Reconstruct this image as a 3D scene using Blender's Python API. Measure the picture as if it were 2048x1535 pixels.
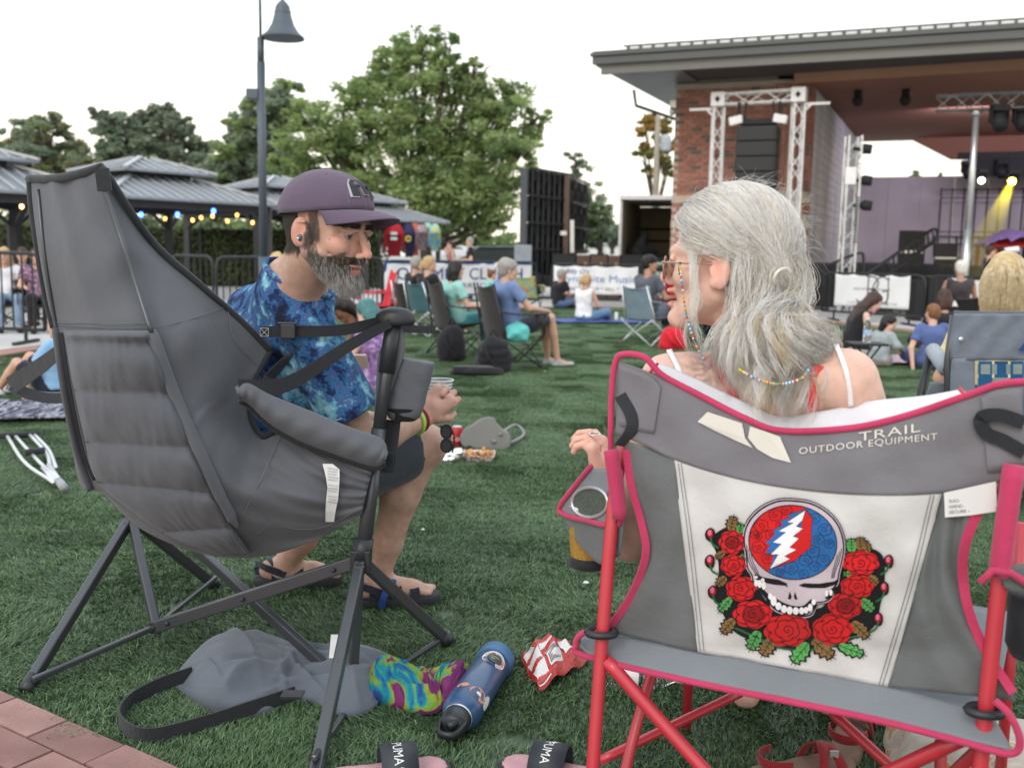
import bpy, math, random
import numpy as np
from mathutils import Vector, Matrix
random.seed(7); RNG = np.random.default_rng(11)
for o in list(bpy.data.objects): bpy.data.objects.remove(o)
SC = bpy.context.scene; COL = SC.collection
R = math.radians
# ------------------------------------------------------------------ camera
CAM_H = 1.10; FPX = 2012.0; PITCH = 7.4; ROLL = 1.0
cd = bpy.data.cameras.new('camera'); cam = bpy.data.objects.new('camera', cd); COL.objects.link(cam)
SC.camera = cam
cd.sensor_width = 36; cd.lens = FPX/2048*36; cd.clip_end = 3000; cd.clip_start = .05
CM = Matrix.Translation((0, 0, CAM_H)) @ Matrix.Rotation(R(90-PITCH), 4, 'X') @ Matrix.Rotation(R(ROLL), 4, 'Z')
cam.matrix_world = CM
cd.dof.use_dof = True; cd.dof.focus_distance = 2.35; cd.dof.aperture_fstop = 4.5
# ------------------------------------------------------------------ sky, light, exposure
world = bpy.data.worlds.new("World"); SC.world = world; world.use_nodes = True
nt = world.node_tree; bg = nt.nodes['Background']
SUN_EL, SUN_ROT = 14.0, 205.0
sky = nt.nodes.new('ShaderNodeTexSky'); sky.sky_type = 'NISHITA'; sky.sun_disc = False
sky.sun_elevation = R(SUN_EL); sky.sun_rotation = R(SUN_ROT); sky.air_density = 1.3; sky.dust_density = 2.0
mx = nt.nodes.new('ShaderNodeMix'); mx.data_type = 'RGBA'; mx.inputs[0].default_value = .80
geo = nt.nodes.new('ShaderNodeTexCoord'); sep = nt.nodes.new('ShaderNodeSeparateXYZ')
rmp = nt.nodes.new('ShaderNodeValToRGB')          # thin bright evening cloud, warmer towards the horizon
rmp.color_ramp.elements[0].position = 0.0; rmp.color_ramp.elements[0].color = (15.6, 13.9, 11.2, 1)
rmp.color_ramp.elements[1].position = .30; rmp.color_ramp.elements[1].color = (13.1, 14.0, 14.7, 1)
nt.links.new(geo.outputs['Generated'], sep.inputs[0]); nt.links.new(sep.outputs['Z'], rmp.inputs[0])
nt.links.new(sky.outputs[0], mx.inputs[6]); nt.links.new(rmp.outputs[0], mx.inputs[7])
nt.links.new(mx.outputs[2], bg.inputs[0]); bg.inputs[1].default_value = 0.10
sl = bpy.data.lights.new('sun', 'SUN'); sun = bpy.data.objects.new('sun', sl); COL.objects.link(sun)
sl.energy = 0.9; sl.angle = R(22); sl.color = (1, .93, .84)
az = R(SUN_ROT)
sd = Vector((math.sin(az)*math.cos(R(SUN_EL+22)), math.cos(az)*math.cos(R(SUN_EL+22)), math.sin(R(SUN_EL+22))))
sun.rotation_euler = sd.to_track_quat('Z', 'Y').to_euler()
vs = SC.view_settings; vs.view_transform = 'Standard'; vs.look = 'None'; vs.exposure = 0.38; vs.gamma = 1
vs.use_curve_mapping = False
SC.cycles.max_bounces = 6; SC.cycles.transparent_max_bounces = 12; SC.cycles.use_denoising = True
SC.cycles.sample_clamp_indirect = 4
# ------------------------------------------------------------------ placing helpers
_cm = np.array(CM)
def V(*a): return np.array(a, float)
def ray(px, py):
    d = _cm[:3, :3] @ V((px-1024)/FPX, -(py-767.5)/FPX, -1)
    return d
def at(px, py, Y):
    d = ray(px, py); return V(0, 0, CAM_H) + d*(Y/d[1])
def gnd(px, py, z=0.0):
    d = ray(px, py); return V(0, 0, CAM_H) + d*((z-CAM_H)/d[2])
def unit(v): v = np.asarray(v, float); return v/max(np.linalg.norm(v), 1e-9)
def spline(P, n, closed=False):
    """Catmull-Rom through the points P, n samples"""
    P = np.asarray(P, float); m = len(P)
    if m == 2: t = np.linspace(0, 1, n)[:, None]; return P[0]*(1-t)+P[1]*t
    segs = m if closed else m-1
    t = np.linspace(0, segs, n, endpoint=not closed); i = np.minimum(t.astype(int), segs-1); u = (t-i)[:, None]
    g = (lambda k: P[k % m]) if closed else (lambda k: P[np.clip(k, 0, m-1)])
    p0, p1, p2, p3 = g(i-1), g(i), g(i+1), g(i+2)
    if not closed:
        p0 = np.where((i == 0)[:, None], 2*p1-p2, p0); p3 = np.where((i == segs-1)[:, None], 2*p2-p1, p3)
    return .5*((2*p1)+(-p0+p2)*u+(2*p0-5*p1+4*p2-p3)*u*u+(-p0+3*p1-3*p2+p3)*u**3)
def wob(P, s, seed=0, n=5):
    """cheap smooth noise in about -1..1"""
    r = np.random.default_rng(seed); P = np.asarray(P, float); a = np.zeros(P.shape[:-1])
    for k in range(n):
        d = r.normal(size=P.shape[-1]); a += np.sin(P @ d * s*(1+.45*k) + r.uniform(0, 6.28) + 1.3*np.sin(P @ r.normal(size=P.shape[-1])*s*.7+k))/(1+.3*k)
    return a/n*1.6
# ------------------------------------------------------------------ mesh building
class MB:
    def __init__(s): s.v = []; s.f = []; s.n = 0
    def add(s, v, f):
        v = np.asarray(v, float).reshape(-1, 3); s.v.append(v); b = s.n
        s.f.extend([[i+b for i in q] for q in (f.tolist() if hasattr(f, 'tolist') else f)]); s.n += len(v); return s
    def box(s, c, size, rot=None, tap=1.0):
        x, y, z = np.asarray(size, float)/2
        v = V(-x, -y, -z, x, -y, -z, x, y, -z, -x, y, -z, -x*tap, -y*tap, z, x*tap, -y*tap, z, x*tap, y*tap, z, -x*tap, y*tap, z).reshape(8, 3)
        if rot is not None: v = v @ np.asarray(rot).T
        return s.add(v+np.asarray(c, float), [[0, 3, 2, 1], [4, 5, 6, 7], [0, 1, 5, 4], [1, 2, 6, 5], [2, 3, 7, 6], [3, 0, 4, 7]])
    def beam(s, a, b, w, h, up=(0, 0, 1)):
        a = np.asarray(a, float); b = np.asarray(b, float); d = b-a; L = np.linalg.norm(d); z = d/L
        x = np.cross(up, z)
        if np.linalg.norm(x) < 1e-3: x = np.cross((0, 1, 0), z)
        x = unit(x); y = np.cross(z, x)
        return s.box((a+b)/2, (w, h, L), np.stack([x, y, z], 1))
    def tube(s, P, r, n=8, caps=True, flat=1.0, up=(0, 0, 1), closed=False):
        P = np.asarray(P, float); m = len(P); r = np.broadcast_to(np.asarray(r, float), (m,))
        if closed: T = np.roll(P, -1, 0)-np.roll(P, 1, 0)
        else: T = np.gradient(P, axis=0)
        T /= np.maximum(np.linalg.norm(T, axis=1, keepdims=True), 1e-9)
        N = np.zeros_like(P); x = np.cross(up, T[0])
        if np.linalg.norm(x) < 1e-2: x = np.cross((1, 0, 0), T[0])
        x = unit(x)
        for i in range(m):
            x = x-T[i]*(x @ T[i]); x = unit(x); N[i] = x
        B = np.cross(T, N); a = np.arange(n)/n*2*math.pi
        ring = P[:, None]+r[:, None, None]*(np.cos(a)[None, :, None]*N[:, None]+np.sin(a)[None, :, None]*B[:, None]*flat)
        f = []
        mm = m if closed else m-1
        for i in range(mm):
            i2 = (i+1) % m
            for j in range(n):
                f.append([i*n+j, i*n+(j+1) % n, i2*n+(j+1) % n, i2*n+j])
        if caps and not closed: f.append(list(range(n))[::-1]); f.append([(m-1)*n+j for j in range(n)])
        return s.add(ring, f)
    def ribbon(s, P, w, side, th=.002):
        """flat strap: P centre line, side: width direction(s)"""
        P = np.asarray(P, float); m = len(P); S = np.broadcast_to(np.asarray(side, float), (m, 3)).copy()
        T = np.gradient(P, axis=0); T /= np.linalg.norm(T, axis=1, keepdims=True)
        S -= T*(S*T).sum(1, keepdims=True); S /= np.linalg.norm(S, axis=1, keepdims=True); N = np.cross(T, S)
        w = np.broadcast_to(np.asarray(w, float), (m,))[:, None]
        ring = np.stack([P-S*w/2-N*th/2, P+S*w/2-N*th/2, P+S*w/2+N*th/2, P-S*w/2+N*th/2], 1)
        f = []
        for i in range(m-1):
            for j in range(4): f.append([i*4+j, i*4+(j+1) % 4, (i+1)*4+(j+1) % 4, (i+1)*4+j])
        f.append([3, 2, 1, 0]); f.append([(m-1)*4+j for j in range(4)])
        return s.add(ring, f)
    def lathe(s, prof, c=(0, 0, 0), n=20, axis=None, caps=True):
        """prof: list of (r, z)"""
        a = np.arange(n)/n*2*math.pi; prof = np.asarray(prof, float); m = len(prof)
        v = np.stack([prof[:, 0][:, None]*np.cos(a), prof[:, 0][:, None]*np.sin(a), np.repeat(prof[:, 1][:, None], n, 1)], -1).reshape(-1, 3)
        if axis is not None:
            z = unit(axis); x = np.cross((0, 1, 0), z)
            if np.linalg.norm(x) < .05: x = np.cross((1, 0, 0), z)
            x = unit(x); v = v @ np.stack([x, np.cross(z, x), z], 0)
        f = [[i*n+j, i*n+(j+1) % n, (i+1)*n+(j+1) % n, (i+1)*n+j] for i in range(m-1) for j in range(n)]
        if caps: f.append(list(range(n))[::-1]); f.append([(m-1)*n+j for j in range(n)])
        return s.add(v+np.asarray(c, float), f)
    def ell(s, c, r, rot=None, nu=12, nv=8):
        u = np.arange(nu)/nu*2*math.pi; w = np.linspace(0, math.pi, nv+1)[1:-1]
        v = [[0, 0, 1]]+[[math.sin(b)*math.cos(a), math.sin(b)*math.sin(a), math.cos(b)] for b in w for a in u]+[[0, 0, -1]]
        v = np.array(v)*np.asarray(r, float)
        if rot is not None: v = v @ np.asarray(rot).T
        f = [[0, 1+j, 1+(j+1) % nu] for j in range(nu)]
        for i in range(nv-2): f += [[1+i*nu+j, 1+(i+1)*nu+j, 1+(i+1)*nu+(j+1) % nu, 1+i*nu+(j+1) % nu] for j in range(nu)]
        e = len(v)-1; b = 1+(nv-2)*nu
        f += [[e, b+(j+1) % nu, b+j] for j in range(nu)]
        return s.add(v+np.asarray(c, float), f)
    def grid(s, G):
        G = np.asarray(G, float); m, n = G.shape[:2]
        i, j = np.meshgrid(np.arange(m-1), np.arange(n-1), indexing='ij'); a = (i*n+j).ravel()
        return s.add(G, np.stack([a, a+1, a+n+1, a+n], 1))
    def poly(s, P): P = np.asarray(P, float); return s.add(P, [list(range(len(P)))])
    def prism(s, P, d):
        """extrude a polygon P along d"""
        P = np.asarray(P, float); n = len(P); d = np.asarray(d, float)
        return s.add(np.vstack([P, P+d]), [list(range(n))[::-1], list(range(n, 2*n))]+[[j, (j+1) % n, n+(j+1) % n, n+j] for j in range(n)])
    def obj(s, name, mat, parent=None, smooth=False, origin=None, solid=0, bevel=0, sub=0, cols=None):
        v = np.concatenate(s.v) if s.v else np.zeros((0, 3))
        return mkobj(name, v, s.f, mat, parent, smooth, origin, solid, bevel, sub, cols)
def mkobj(name, v, f, mat, parent=None, smooth=False, origin=None, solid=0, bevel=0, sub=0, cols=None):
    o_ = np.zeros(3)
    if origin is not None: o_ = np.asarray(origin, float)
    elif parent is None and len(v): o_ = V((v[:, 0].min()+v[:, 0].max())/2, (v[:, 1].min()+v[:, 1].max())/2, v[:, 2].min())
    me = bpy.data.meshes.new(name)
    if isinstance(f, np.ndarray): f = f.tolist()
    po = WPOS.get(parent.name, np.zeros(3)) if parent is not None else np.zeros(3)
    if origin is None and parent is not None: o_ = po
    me.from_pydata((np.asarray(v)-o_).tolist(), [], f); me.update()
    if cols is not None:
        at_ = me.color_attributes.new('Col', 'FLOAT_COLOR', 'POINT')
        c4 = np.ones((len(v), 4)); c4[:, :3] = cols; at_.data.foreach_set('color', c4.ravel())
    if smooth: me.polygons.foreach_set('use_smooth', [True]*len(me.polygons))
    if mat is not None: me.materials.append(mat)
    o = bpy.data.objects.new(name, me); COL.objects.link(o); o.location = o_-po
    WPOS[o.name] = o_
    if parent is not None: o.parent = parent
    if solid: m = o.modifiers.new('s', 'SOLIDIFY'); m.thickness = solid; m.offset = 0
    if bevel: m = o.modifiers.new('b', 'BEVEL'); m.width = bevel; m.segments = 2; m.limit_method = 'ANGLE'
    if sub: m = o.modifiers.new('u', 'SUBSURF'); m.levels = sub; m.render_levels = sub
    return o
WPOS = {}
def tag(o, label=None, cat=None, group=None, kind=None):
    if label: o['label'] = label
    if cat: o['category'] = cat
    if group: o['group'] = group
    if kind: o['kind'] = kind
    return o
def thing(name, label, cat, loc=(0, 0, 0), group=None):
    o = bpy.data.objects.new(name, None); COL.objects.link(o); o.location = loc; WPOS[o.name] = np.asarray(loc, float)
    o.empty_display_size = .1
    return tag(o, label, cat, group)
def text_mb(txt, size, mapf, mb=None, shear=0, space=1.0, align='LEFT', res=3):
    """flat lettering: every vertex (u, v) of the text outline goes through mapf"""
    c = bpy.data.curves.new('t', 'FONT'); c.body = txt; c.size = size; c.shear = shear; c.space_character = space
    c.align_x = align; c.resolution_u = res
    o = bpy.data.objects.new('t', c); COL.objects.link(o)
    me = o.to_mesh(); v = np.array([x.co[:] for x in me.vertices]); f = [list(p.vertices) for p in me.polygons]
    o.to_mesh_clear(); bpy.data.objects.remove(o); bpy.data.curves.remove(c)
    mb = mb or MB()
    if len(v): mb.add(np.array([mapf(a[0], a[1]) for a in v]), f)
    return mb
# ------------------------------------------------------------------ implicit surfaces (bodies, cloth, bags)
class Field:
    def __init__(s, lo, hi, h):
        s.lo = np.asarray(lo, float); s.h = h; s.n = np.maximum(np.ceil((np.asarray(hi)-s.lo)/h).astype(int)+1, 4)
        s.f = np.full(s.n, 1.0, np.float32)
    def _blk(s, lo, hi):
        a = np.clip(np.floor((lo-s.lo)/s.h).astype(int), 0, s.n); b = np.clip(np.ceil((hi-s.lo)/s.h).astype(int)+1, 0, s.n)
        if (b <= a).any(): return None
        X = [(s.lo[i]+np.arange(a[i], b[i])*s.h).astype(np.float32) for i in range(3)]
        return (slice(a[0], b[0]), slice(a[1], b[1]), slice(a[2], b[2])), X[0][:, None, None], X[1][None, :, None], X[2][None, None, :]
    def _mix(s, sl, d, k, sub=False):
        A = s.f[sl]
        if sub: A = -A
        if k > 0:
            h = np.clip(.5+.5*(A-d)/k, 0, 1); M = A*(1-h)+d*h-k*h*(1-h)
        else: M = np.minimum(A, d)
        s.f[sl] = -M if sub else M
    def cap(s, a, b, ra, rb=None, k=.01, sub=False, flat=None):
        rb = ra if rb is None else rb; a = np.asarray(a, float); b = np.asarray(b, float)
        e = max(ra, rb)+k+2.5*s.h; q = s._blk(np.minimum(a, b)-e, np.maximum(a, b)+e)
        if q is None: return s
        sl, X, Y, Z = q; ba = b-a; L2 = max(ba @ ba, 1e-12)
        t = np.clip(((X-a[0])*ba[0]+(Y-a[1])*ba[1]+(Z-a[2])*ba[2])/L2, 0, 1)
        dx = X-a[0]-t*ba[0]; dy = Y-a[1]-t*ba[1]; dz = Z-a[2]-t*ba[2]; d2 = dx*dx+dy*dy+dz*dz
        if flat is not None:          # (normal, factor > 1): thinner along the normal
            n_, fk = unit(flat[0]), flat[1]; p = dx*n_[0]+dy*n_[1]+dz*n_[2]; d2 = d2+p*p*(fk*fk-1)
        s._mix(sl, np.sqrt(d2)-(ra+(rb-ra)*t), k, sub); return s
    def chain(s, P, r, k=.01, **kw):
        for i in range(len(P)-1): s.cap(P[i], P[i+1], r[i], r[i+1], k, **kw)
        return s
    def ell(s, c, r, rot=None, k=.01, sub=False):
        c = np.asarray(c, float); r = np.asarray(r, float); e = r.max()+k+2.5*s.h; q = s._blk(c-e, c+e)
        if q is None: return s
        sl, X, Y, Z = q; Rm = np.eye(3) if rot is None else np.asarray(rot)
        x, y, z = X-c[0], Y-c[1], Z-c[2]
        P = [Rm[0, i]*x+Rm[1, i]*y+Rm[2, i]*z for i in range(3)]
        k0 = np.sqrt(sum((P[i]/r[i])**2 for i in range(3))); k1 = np.sqrt(sum((P[i]/r[i]**2)**2 for i in range(3)))
        s._mix(sl, k0*(k0-1)/np.maximum(k1, 1e-6), k, sub); return s
    def cut(s, p, n, c=None, rad=9.0, k=0):
        """remove the side the normal points to, within rad of c"""
        p = np.asarray(p, float); n = unit(n); c = p if c is None else np.asarray(c, float)
        q = s._blk(c-rad, c+rad)
        if q is None: return s
        sl, X, Y, Z = q; d = (X-p[0])*n[0]+(Y-p[1])*n[1]+(Z-p[2])*n[2]
        if rad < 9: d = np.where((X-c[0])**2+(Y-c[1])**2+(Z-c[2])**2 < rad*rad, d, -1)
        s.f[sl] = np.maximum(s.f[sl], d); return s
    def noise(s, amp, sc, seed=0, stretch=(1, 1, 1)):
        m = np.abs(s.f) < 3*amp+2*s.h; I = np.argwhere(m)
        P = (s.lo+I*s.h)*np.asarray(stretch); s.f[m] += (amp*wob(P, sc, seed)).astype(np.float32); return s
    def off(s, d): s.f -= d; return s
    def copy(s): c = Field.__new__(Field); c.lo = s.lo; c.h = s.h; c.n = s.n; c.f = s.f.copy(); return c
    def mesh(s, relax=1):
        f = s.f.copy(); f[0] = f[-1] = 1; f[:, 0] = f[:, -1] = 1; f[:, :, 0] = f[:, :, -1] = 1
        ins = f < 0; nx, ny, nz = f.shape
        def cor(a, b, c): return (slice(a, nx-1+a), slice(b, ny-1+b), slice(c, nz-1+c))
        cnt = sum(ins[cor(a, b, c)].astype(np.int8) for a in (0, 1) for b in (0, 1) for c in (0, 1))
        cells = np.argwhere((cnt > 0) & (cnt < 8))
        if len(cells) == 0: return np.zeros((0, 3)), np.zeros((0, 4), int)
        idx = np.full((nx-1, ny-1, nz-1), -1, np.int32); idx[tuple(cells.T)] = np.arange(len(cells))
        acc = np.zeros((len(cells), 3)); num = np.zeros(len(cells))
        i, j, k = cells.T
        for ax in range(3):
            o1, o2 = [x for x in range(3) if x != ax]
            for u in (0, 1):
                for w in (0, 1):
                    d = [0, 0, 0]; d[o1] = u; d[o2] = w; e = list(d); e[ax] = 1
                    fa = f[i+d[0], j+d[1], k+d[2]]; fb = f[i+e[0], j+e[1], k+e[2]]
                    m = (fa < 0) != (fb < 0); t = np.where(m, fa/np.where(m, fa-fb, 1), 0)
                    p = np.array(d, float)[None].repeat(len(cells), 0); p[:, ax] = t
                    acc[m] += p[m]; num[m] += 1
        vtx = cells+acc/num[:, None]; Q = []
        for ax in range(3):
            o1, o2 = (ax+1) % 3, (ax+2) % 3
            sa = [slice(None)]*3; sb = [slice(None)]*3; sa[ax] = slice(0, -1); sb[ax] = slice(1, None)
            ch = ins[tuple(sa)] != ins[tuple(sb)]; E = np.argwhere(ch)
            E = E[(E[:, o1] > 0) & (E[:, o2] > 0) & (E[:, o1] < f.shape[o1]-1) & (E[:, o2] < f.shape[o2]-1)]
            if not len(E): continue
            q = []
            for (u, w) in ((1, 1), (0, 1), (0, 0), (1, 0)):
                c = E.copy(); c[:, o1] -= u; c[:, o2] -= w; q.append(idx[tuple(c.T)])
            q = np.stack(q, 1); flip = ~ins[tuple(E.T)]; q[flip] = q[flip][:, ::-1]; Q.append(q)
        Q = np.concatenate(Q); Q = Q[(Q >= 0).all(1)]
        for _ in range(relax):
            s_ = np.zeros_like(vtx); c_ = np.zeros(len(vtx))
            for a, b in ((0, 1), (1, 2), (2, 3), (3, 0)):
                for x, y in ((a, b), (b, a)):
                    for ax in range(3): s_[:, ax] += np.bincount(Q[:, x], vtx[Q[:, y], ax], len(vtx))
                    c_ += np.bincount(Q[:, x], minlength=len(vtx))
            vtx = vtx*.5+.5*s_/np.maximum(c_, 1)[:, None]
        return s.lo+vtx*s.h, Q
    def obj(s, name, mat, parent=None, relax=1, colf=None, **kw):
        v, q = s.mesh(relax); return mkobj(name, v, q, mat, parent, True, cols=colf(v) if colf else None, **kw)
def vnormals(v, q):
    n = np.cross(v[q[:, 2]]-v[q[:, 0]], v[q[:, 3]]-v[q[:, 1]]); N = np.zeros_like(v)
    for a in range(4):
        for ax in range(3): N[:, ax] += np.bincount(q[:, a], n[:, ax], len(v))
    return N/np.maximum(np.linalg.norm(N, axis=1, keepdims=True), 1e-12)
def strands(name, P, rad, mat, parent=None):
    """P (n, m, 3) world points -> hair curves"""
    n, m = P.shape[:2]; hc = bpy.data.hair_curves.new(name); hc.add_curves([m]*n)
    o = bpy.data.objects.new(name, hc); COL.objects.link(o)
    po = WPOS.get(parent.name, np.zeros(3)) if parent is not None else np.zeros(3)
    hc.attributes['position'].data.foreach_set('vector', (P-po).astype(np.float32).ravel())
    ra = hc.attributes.get('radius') or hc.attributes.new('radius', 'FLOAT', 'POINT')
    t = np.linspace(0, 1, m); pr = np.broadcast_to(rad*(1-.75*t**3), (n, m))
    ra.data.foreach_set('value', pr.astype(np.float32).ravel())
    hc.materials.append(mat)
    if parent is not None: o.parent = parent
    return o
# ------------------------------------------------------------------ materials
MATS = {}
def lin(c):
    c = np.asarray(c, float)/255 if max(c) > 1.001 else np.asarray(c, float)
    return tuple(np.where(c <= .04045, c/12.92, ((c+.055)/1.055)**2.4))
def mat(name, col, rough=.7, metal=0, var=.15, vs_=6, bump=0, bs=60, spec=.4, weave=0, ws=900, alpha=1, trans=0, emit=0, attr=False, sheen=0, sss=0, coord='Object', coat=0):
    """col: linear rgb"""
    if name in MATS: return MATS[name]
    m = bpy.data.materials.new(name); m.use_nodes = True; t = m.node_tree; p = t.nodes['Principled BSDF']; MATS[name] = m
    p.inputs['Roughness'].default_value = rough; p.inputs['Metallic'].default_value = metal
    p.inputs['Specular IOR Level'].default_value = spec
    if trans: p.inputs['Transmission Weight'].default_value = trans; p.inputs['IOR'].default_value = 1.35
    if alpha < 1: p.inputs['Alpha'].default_value = alpha
    if coat: p.inputs['Coat Weight'].default_value = coat; p.inputs['Coat Roughness'].default_value = .15
    if sheen: p.inputs['Sheen Weight'].default_value = sheen
    if sss: p.inputs['Subsurface Weight'].default_value = sss; p.inputs['Subsurface Scale'].default_value = .008; p.inputs['Subsurface Radius'].default_value = (1, .35, .2)
    tc = t.nodes.new('ShaderNodeTexCoord'); L = t.links.new
    if attr:
        a = t.nodes.new('ShaderNodeAttribute'); a.attribute_name = 'Col'; src = a.outputs['Color']
    else: src = None
    if var:
        nz = t.nodes.new('ShaderNodeTexNoise'); nz.inputs['Scale'].default_value = vs_; nz.inputs['Detail'].default_value = 5
        L(tc.outputs[coord], nz.inputs['Vector'])
        mr = t.nodes.new('ShaderNodeMapRange'); mr.inputs[1].default_value = .25; mr.inputs[2].default_value = .75
        mr.inputs[3].default_value = 1-var; mr.inputs[4].default_value = 1+var; L(nz.outputs[0], mr.inputs[0])
        vm = t.nodes.new('ShaderNodeVectorMath'); vm.operation = 'SCALE'; L(mr.outputs[0], vm.inputs['Scale'])
        if src is None: vm.inputs[0].default_value = col[:3]
        else: L(src, vm.inputs[0])
        L(vm.outputs[0], p.inputs['Base Color'])
    elif src is not None: L(src, p.inputs['Base Color'])
    else: p.inputs['Base Color'].default_value = (*col[:3], 1)
    last = None
    if bump:
        n2 = t.nodes.new('ShaderNodeTexNoise'); n2.inputs['Scale'].default_value = bs; n2.inputs['Detail'].default_value = 6
        L(tc.outputs[coord], n2.inputs['Vector']); b = t.nodes.new('ShaderNodeBump'); b.inputs['Strength'].default_value = bump
        b.inputs['Distance'].default_value = .5/bs; L(n2.outputs[0], b.inputs['Height']); last = b
    if weave:
        w = t.nodes.new('ShaderNodeTexVoronoi'); w.inputs['Scale'].default_value = ws; L(tc.outputs[coord], w.inputs['Vector'])
        b2 = t.nodes.new('ShaderNodeBump'); b2.inputs['Strength'].default_value = weave; b2.inputs['Distance'].default_value = .4/ws
        L(w.outputs['Distance'], b2.inputs['Height'])
        if last: L(last.outputs[0], b2.inputs['Normal'])
        last = b2
    if last: L(last.outputs[0], p.inputs['Normal'])
    if emit:
        p.inputs['Emission Color'].default_value = (*col[:3], 1); p.inputs['Emission Strength'].default_value = emit
    return m
def fabric(name, rgb, rough=.85, var=.12, vs_=9, bump=.25, bs=35, weave=.5, **kw):
    return mat(name, lin(rgb), rough, var=var, vs_=vs_, bump=bump, bs=bs, weave=weave, spec=.2, sheen=.15, **kw)
def ramp_mat(name, stops, scale=8, rough=.9, warp=2.0, coord='Object', detail=4, bump=.2, seedoff=0, stretch=(1, 1, 1), rgh=.5):
    """tie-dye like colour noise: stops = [(pos, linear rgb)]"""
    if name in MATS: return MATS[name]
    m = bpy.data.materials.new(name); m.use_nodes = True; t = m.node_tree; p = t.nodes['Principled BSDF']; MATS[name] = m; L = t.links.new
    tc = t.nodes.new('ShaderNodeTexCoord'); mp = t.nodes.new('ShaderNodeMapping'); mp.inputs['Location'].default_value = (seedoff, seedoff*.7, 0); mp.inputs['Scale'].default_value = stretch
    L(tc.outputs[coord], mp.inputs[0]); nz = t.nodes.new('ShaderNodeTexNoise'); nz.inputs['Scale'].default_value = scale
    nz.inputs['Detail'].default_value = detail; nz.inputs['Roughness'].default_value = rgh; nz.inputs['Distortion'].default_value = warp; L(mp.outputs[0], nz.inputs['Vector'])
    rp = t.nodes.new('ShaderNodeValToRGB'); els = rp.color_ramp.elements
    while len(els) < len(stops): els.new(.5)
    for e, (q, c) in zip(els, stops): e.position = q; e.color = (*c, 1)
    L(nz.outputs[0], rp.inputs[0]); L(rp.outputs[0], p.inputs['Base Color']); p.inputs['Roughness'].default_value = rough
    p.inputs['Specular IOR Level'].default_value = .2
    b = t.nodes.new('ShaderNodeBump'); b.inputs['Strength'].default_value = bump; b.inputs['Distance'].default_value = .004
    n2 = t.nodes.new('ShaderNodeTexNoise'); n2.inputs['Scale'].default_value = 60; L(tc.outputs[coord], n2.inputs['Vector']); L(n2.outputs[0], b.inputs['Height']); L(b.outputs[0], p.inputs['Normal'])
    return m
# ================================================================== common materials
M_black = mat('black_metal', lin((38, 40, 44)), .45, var=.1, spec=.4)
M_dark = mat('dark_matte', lin((30, 31, 34)), .7, var=.15)
M_white = mat('white_paint', (.72, .72, .73), .5, var=.06)
M_alu = mat('aluminium', (.62, .64, .66), .35, metal=.7, var=.06)
M_conc = mat('concrete', (.42, .41, .40), .9, var=.12, vs_=1.5, bump=.3, bs=30)
M_skin = mat('skin_light', (.52, .27, .19), .55, var=.10, vs_=14, bump=.12, bs=300, attr=False, sss=.06, spec=.35)
# ================================================================== ground
def sheet(name, pts, z, m, kind='structure', th=0):
    P = np.array([[p[0], p[1], z] for p in pts]); mb = MB()
    if th: mb.prism(P-V(0, 0, th), (0, 0, th))
    else: mb.poly(P)
    o = mb.obj(name, m); tag(o, kind=kind); return o
def grass_mat(name, ca, cb, cc, scale, pos=True):
    m = bpy.data.materials.new(name); m.use_nodes = True; t = m.node_tree; p = t.nodes['Principled BSDF']; L = t.links.new
    g = t.nodes.new('ShaderNodeNewGeometry'); n1 = t.nodes.new('ShaderNodeTexNoise'); n1.inputs['Scale'].default_value = scale; n1.inputs['Detail'].default_value = 4
    mp = t.nodes.new('ShaderNodeMapping'); mp.inputs['Scale'].default_value = (.6, 1, 1); L(g.outputs['Position'], mp.inputs[0]); L(mp.outputs[0], n1.inputs['Vector'])
    rp = t.nodes.new('ShaderNodeValToRGB'); rp.color_ramp.elements[0].position = .33; rp.color_ramp.elements[0].color = (*ca, 1)
    rp.color_ramp.elements[1].position = .67; rp.color_ramp.elements[1].color = (*cb, 1); L(n1.outputs[0], rp.inputs[0])
    a = t.nodes.new('ShaderNodeAttribute'); a.attribute_name = 'Col'
    mx_ = t.nodes.new('ShaderNodeMix'); mx_.data_type = 'RGBA'; mx_.blend_type = 'MULTIPLY'; mx_.inputs[0].default_value = 1 if pos else 0
    L(rp.outputs[0], mx_.inputs[6]); L(a.outputs['Color'], mx_.inputs[7]); L(mx_.outputs[2], p.inputs['Base Color'])
    p.inputs['Roughness'].default_value = .5; p.inputs['Specular IOR Level'].default_value = .35; return m
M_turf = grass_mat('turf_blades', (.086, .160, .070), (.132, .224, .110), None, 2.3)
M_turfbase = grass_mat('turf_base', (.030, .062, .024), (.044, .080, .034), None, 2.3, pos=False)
M_lawn = grass_mat('lawn', (.05, .10, .035), (.07, .13, .05), None, .3, pos=False)
tag(MB().poly([[-400, -60, -.03], [400, -60, -.03], [400, 900, -.03], [-400, 900, -.03]]).obj('ground', M_lawn), kind='structure')
M_pave = mat('plaza_concrete', (.47, .455, .445), .9, var=.09, vs_=.8, bump=.2, bs=20)
sheet('pavement', [(-24, -4), (24, -4), (30, 46), (-24, 46)], 0, M_pave)
edge_px = [(-500, 820), (-300, 778), (0, 716), (150, 694), (400, 668), (640, 645), (870, 624), (1060, 618), (1250, 617), (1500, 632), (1820, 666), (2300, 760)]
EDGE = [gnd(x, y)[:2] for x, y in edge_px]
EDGE = [tuple(p) for p in spline([(a[0], a[1], 0) for a in EDGE], 44)[:, :2]]
fa, fb = gnd(-600, 1127)[:2], gnd(760, 1724)[:2]
TURF = [tuple(fb), tuple(fa)]+EDGE+[(9, -2), (1.5, -2)]
sheet('turf_field', TURF, .006, M_turfbase)
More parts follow.
